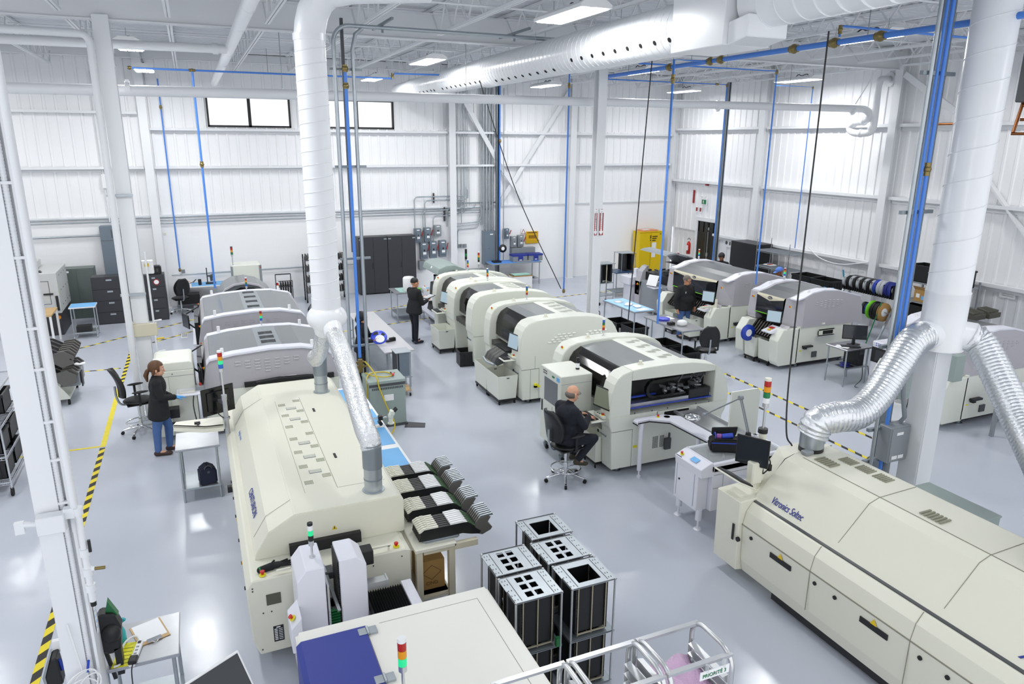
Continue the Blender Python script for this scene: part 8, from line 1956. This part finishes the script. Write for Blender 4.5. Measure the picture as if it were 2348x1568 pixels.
# =================== LABEL WORDING: landmarks instead of picture sides ===================
WORDING = [
 ('long cream reflow oven at left with two foil ducts on its hood', 'cream reflow oven with two foil ducts on its hood and CENTURION on its sloped side'),
 ('very long cream oven filling the lower right, foil duct on its far end', 'very long cream oven with rows of black door handles and one foil duct'),
 ('thick white round duct coming down on the square column at right', 'thick white round duct coming down on the square column'),
 ('white round spiral duct coming down at left behind the cream oven', 'white round spiral duct coming down behind the two-duct oven, with two foil arms'),
 ('silver foil duct sagging from the right round duct onto the long cream oven', 'silver foil duct sagging from the square column onto the very long cream oven'),
 ('silver foil duct running down the right edge of the photo', 'silver foil duct dropping steeply from the square column past the conveyor table'),
 ('nearest cream placement machine, its end window open over dark gantry works, seated man beside it', 'cream placement machine with open end window over dark works, seated man beside it'),
 ('farthest cream placement machine in the middle row, next to the printer with raised grey hood', 'cream placement machine next to the printer with raised arched grey hood'),
 ('long black cable hanging to the stack light of the nearest cream placement machine', 'long black cable hanging to the stack light of the open-window cream machine'),
 ('nearest cream machine', 'open-window cream machine'), ('farthest cream machine', 'cream machine by the arched grey hood'),
 ('white bin trolley nearest the lens docked at the second cream machine', 'white bin trolley in front of another one at the second cream machine'),
 ('nearer grey gabled machine on the left, green glow on its roof vents', 'grey gabled machine with green glow on its roof vents, beside the two-duct oven'),
 ('farther grey gabled machine on the left line, with brownish roof vents', 'grey gabled machine with brownish roof vents, behind the green-glowing one'),
 ('nearer grey placement machine on the right, its window mirroring the hall', 'narrower grey machine with green strip, its window mirroring the hall'),
 ('farther grey placement machine on the right, behind the standing man with goatee', 'wider grey machine with green strip, behind the standing man with goatee'),
 ('grey placement machine at the right edge behind the square column', 'grey placement machine partly hidden behind the square column and its foil ducts'),
 ('left white bin trolley docked at the nearer right grey machine', 'rear white bin trolley docked at the narrower green-strip machine'),
 ('right white bin trolley docked at the nearer right grey machine, closest to its corner', 'front white bin trolley docked at the narrower green-strip machine, at its corner'),
 ('farther right grey machine', 'wider green-strip machine'), ('nearer right grey machine', 'narrower green-strip machine'), ('the farther right machine', 'the wider green-strip machine'),
 ('right of the nearer grey machine', 'beside the narrower green-strip machine'), ('behind the right grey machines', 'behind the two green-strip machines'), ('the grey machines on the right', 'the green-strip machines'),
 ('behind the left grey machines', 'behind the grey gabled machines'), ('the nearer grey placement machine', 'the narrower green-strip machine'),
 ('the roof of the right edge machine, left', 'the roof of the machine behind the square column, first of two'), ('the roof of the right edge machine, right', 'the roof of the machine behind the square column, second of two'),
 ('along the right side of the left oven', 'beside the two-duct oven'), ('long white bench right of the left oven', 'long white bench by the two-duct oven'), ('the left oven', 'the two-duct oven'),
 ('nearest blue mat', 'blue mat beside the tape feeders'), ('farthest blue mat', 'blue mat beside the transformer'),
 ('trolley loaded with dark tape feeders beside the nearest left column', 'trolley loaded with dark tape feeders, seen past the clipboard-table column'),
 ('the nearest left column', 'the column by the clipboard table'), ('the nearest column', 'the column by the clipboard table'),
 ('the second left column', 'the column behind the woman'), ('the second white column', 'the column behind the woman'), ('the left white column', 'the column behind the woman'), ('the left column', 'the column behind the woman'),
 ('wide black four-drawer filing cabinet left of', 'wide black four-drawer filing cabinet, mostly clear of'), ('narrow black four-drawer filing cabinet right of the column behind the woman, case on top', 'narrow black four-drawer filing cabinet with a black case on top'),
 ('black and yellow striped aisle tape left of', 'black and yellow striped aisle tape beside'), ('branching left from', 'branching from'), ('beside the left feeder trolley', 'beside the feeder trolley'),
 ('the left round duct', 'the round duct over the two-duct oven'), ('the left wire rack', 'the chrome rack on casters'), ('chrome wire rack on casters at the far left edge', 'chrome wire rack on casters holding black crates'),
 ('scratched steel table at bottom left with', 'scratched steel table with'), ('the bottom left steel table', 'the scratched steel table'),
 ('inside the right aluminium trolley', 'inside the aluminium trolley with the PRIORITÉ sign'), ('hung on the right aluminium trolley', 'hung on the aluminium trolley holding bubble wrap'),
 ('aluminium tray trolley nearest the white printer, mostly below the frame', 'aluminium tray trolley beside the white printer with blue lid'), ('aluminium tray trolley at right holding', 'aluminium tray trolley holding'),
 ('far right upper magazine rack with one big opening, at the back of the cluster', 'upper magazine rack with one big opening at the back of the cluster'),
 ('the far right upper magazine rack with one big opening', 'the one-opening rack at the back of the cluster'),
 ('upper magazine rack with six square holes, middle of the right row', 'upper magazine rack with six square holes between the two one-opening racks'),
 ('near right upper magazine rack with one big opening', 'upper magazine rack with one big opening facing the aluminium trolleys'),
 ('the upper magazine rack with one big opening facing the aluminium trolleys', 'the one-opening rack facing the aluminium trolleys'),
 ('far left upper magazine rack with six square holes', 'upper magazine rack with six square holes facing the feeder bench'),
 ('near left upper magazine rack with six square holes', 'upper magazine rack with six square holes beside the white printer'),
 ('the near left magazine rack', 'the six-hole rack beside the white printer'),
 ('nearest the lens in the nearest bank', 'first from the near end in the nearest bank'), ('nearest the lens in', 'first from the near end in'), ('in the nearest bank', 'in the bank beside the white printer'), ('in the farthest bank', 'in the bank beside the blue mats'),
 ('under the nearest feeder bank', 'under the feeder bank beside the white printer'), ('under the farthest feeder bank', 'under the feeder bank beside the blue mats'),
 ('thin blue air line along the roof at upper left, above the windows', 'thin blue air line along the roof above the windows'), ('thin blue drop pipe at left ending above the rear grey machine', 'thin blue drop pipe ending above the gabled machine with brownish vents'),
 ('leftmost thin blue drop pipe, down the back wall to the bench', 'thin blue drop pipe down the back wall to the microscope desk'), ('under the leftmost blue pipe', 'with a microscope, under a thin blue pipe'),
 ('in front of the steel tables, right of the middle column', 'in front of the two steel tables'), ('above the bright lamp at upper right', 'above the lamp by the blue main'),
 ('strut post with pipes left of the square right column', 'strut post with blue pipes beside the square column'), ('the square right column', 'the square column'),
 ('at the right black crate', 'at the black crate nearer the reel rack'), ('small white conveyor unit left of', 'small white conveyor unit beside'),
 ('open brown carton on the middle level of the crate shelf, left one', 'open brown carton on the middle level, beside the reel rack end'), ('rightmost brown carton on the middle level of the crate shelf', 'brown carton on the middle level, beside the round duct'),
 ('right of the back wall strut', 'beside the back wall strut'), ('beside the galvanised strut at upper right', 'beside the galvanised strut with the blue pipes'), ('panel on the back wall left of the strut', 'panel on the back wall beside the strut'),
 ('tools at the left end of the microscope desk', 'tools beside the chair on the microscope desk'), ('white conveyor table at the right edge before the grey machine', 'white conveyor table before the machine behind the square column'),
 ('sign, the left one on the middle column', 'sign on the middle column, the narrower one'), ('sign, the right one on the middle column', 'sign on the middle column, the wider one'),
 ('sign, the left one by the black door', 'sign by the black door, next to the red strip sign'), ('sign, the right one by the black door', 'sign by the black door, under the exit sign'),
 ('near high bay lamp above the left side', 'high bay lamp over the two-duct oven, above the view'), ('at the left end of the blue pipe', 'at the end of the thin blue air line'), ('left of the perforated duct at mid distance', 'beside the perforated duct at mid distance'),
 ('far high bay lamp just right of the round duct', 'far high bay lamp just beside the round duct'), ('beside the blue main at upper right', 'beside the blue main'), ('high bay lamp right of the middle column', 'high bay lamp beyond the middle column'),
 ('rack on a wheeled cart right of the middle column', 'rack on a wheeled cart behind the middle column'), ('pale blue mat covering the table right of the middle column', 'pale blue mat covering the table by the extinguisher'), ('table with pale blue mat right of the middle column', 'table with pale blue mat near the fire extinguisher'),
 ('white folded bag on the pale blue mat near its right end', 'white folded bag on the pale blue mat beside the paper sheets'),
 ('right wall bench', 'door wall bench'), ('the right wall', 'the door wall'), ('left one', 'farther one') , ('the bench at the door wall, right one', 'the bench at the door wall, nearer one'),
 ('the sheet stack nearest the crates', 'the sheet stack next to the crates'), ('top of the crate shelf, left', 'top of the crate shelf, without a card'), ('top of the crate shelf, right', 'top of the crate shelf, beside the plain one'),
 ('low level of the crate shelf, left', 'low level of the crate shelf, by the reel rack'), ('low level of the crate shelf, right', 'low level of the crate shelf, by the round duct'),
 ('left blue parts bin', 'blue parts bin behind the flat grey device'), ('right blue parts bin', 'blue parts bin under the yellow lockout board'),
 ('top left grey switch box beside the tall black cabinet', 'upper grey switch box beside the tall black cabinet'), ('at top right of the six', 'in the upper row of six'),
 ('bottom left grey switch box of the six by the cabinets', 'lower grey switch box of the six, next to the cabinets'), ('bottom right grey switch box of the six', 'lower grey switch box of the six, next to the sockets'),
 ('grey box left of the pair above the blue bins', 'grey box with dark window above the blue bins, next to the small switch'), ('grey box right of the pair above the blue bins', 'grey box above the blue bins, next to the yellow lockout board'),
 ('left one of two tall black cabinets against the back wall', 'tall black two-door cabinet next to the round duct at the back wall'), ('right one of two tall black cabinets, next to the grey switch boxes', 'tall black two-door cabinet next to the grey switch boxes'),
 ('big light grey test chamber at far left with', 'big light grey test chamber with'), ('at the left end of the blue bin bench', 'by the strut on the blue bin bench'), ('on the back wall left of the windows', 'on the back wall below the windows'),
 ('on top, in the left aisle', 'on top, by the valve block'), ('unit heater at the right edge with', 'unit heater under the roof with'), ('right of the round duct', 'beside the round duct'),
 ('turning to run left under the roof', 'turning to run under the roof'), ('under the roof at upper left', 'under the roof toward the windows'), ('floor left of the square column', 'floor beside the square column'),
 ('plywood top at the far left edge', 'plywood top before the test chamber'), ('second blue mat', 'blue mat second from the tape feeders'), ('third blue mat', 'blue mat third from the tape feeders'),

 ('docked at the cream machine by the arched grey hood, near the standing man', 'docked at the cream machine by the arched grey hood'),
 ('the roof of the machine behind the square column, first of two', 'the machine behind the square column, one nearer it'), ('the roof of the machine behind the square column, second of two', 'the machine behind the square column, one farther from it'),
 ('from the round duct over the two-duct oven to', 'from the round spiral duct to'), ('tape between the column by the clipboard table and the plain yellow stretch', 'tape leading up to the plain yellow stretch'),
 (' from the near end in the bank beside the white printer on the cream bench', ' from the front, bank beside the white printer'), (' from the near end in the bank beside the blue mats on the cream bench', ' from the front, bank beside the blue mats'),
 (' in the bank beside the white printer on the cream bench', ' of the bank beside the white printer'), (' in the bank beside the blue mats on the cream bench', ' of the bank beside the blue mats'),
 ('work desk with blue mat by the back wall with a microscope, under a thin blue pipe', 'work desk with blue mat and microscope by the back wall'),
]
for o in list(COL.objects):
    l = o.get('label')
    if l and o.get('kind') != 'structure':
        for a, b in WORDING: l = l.replace(a, b)
        o['label'] = l
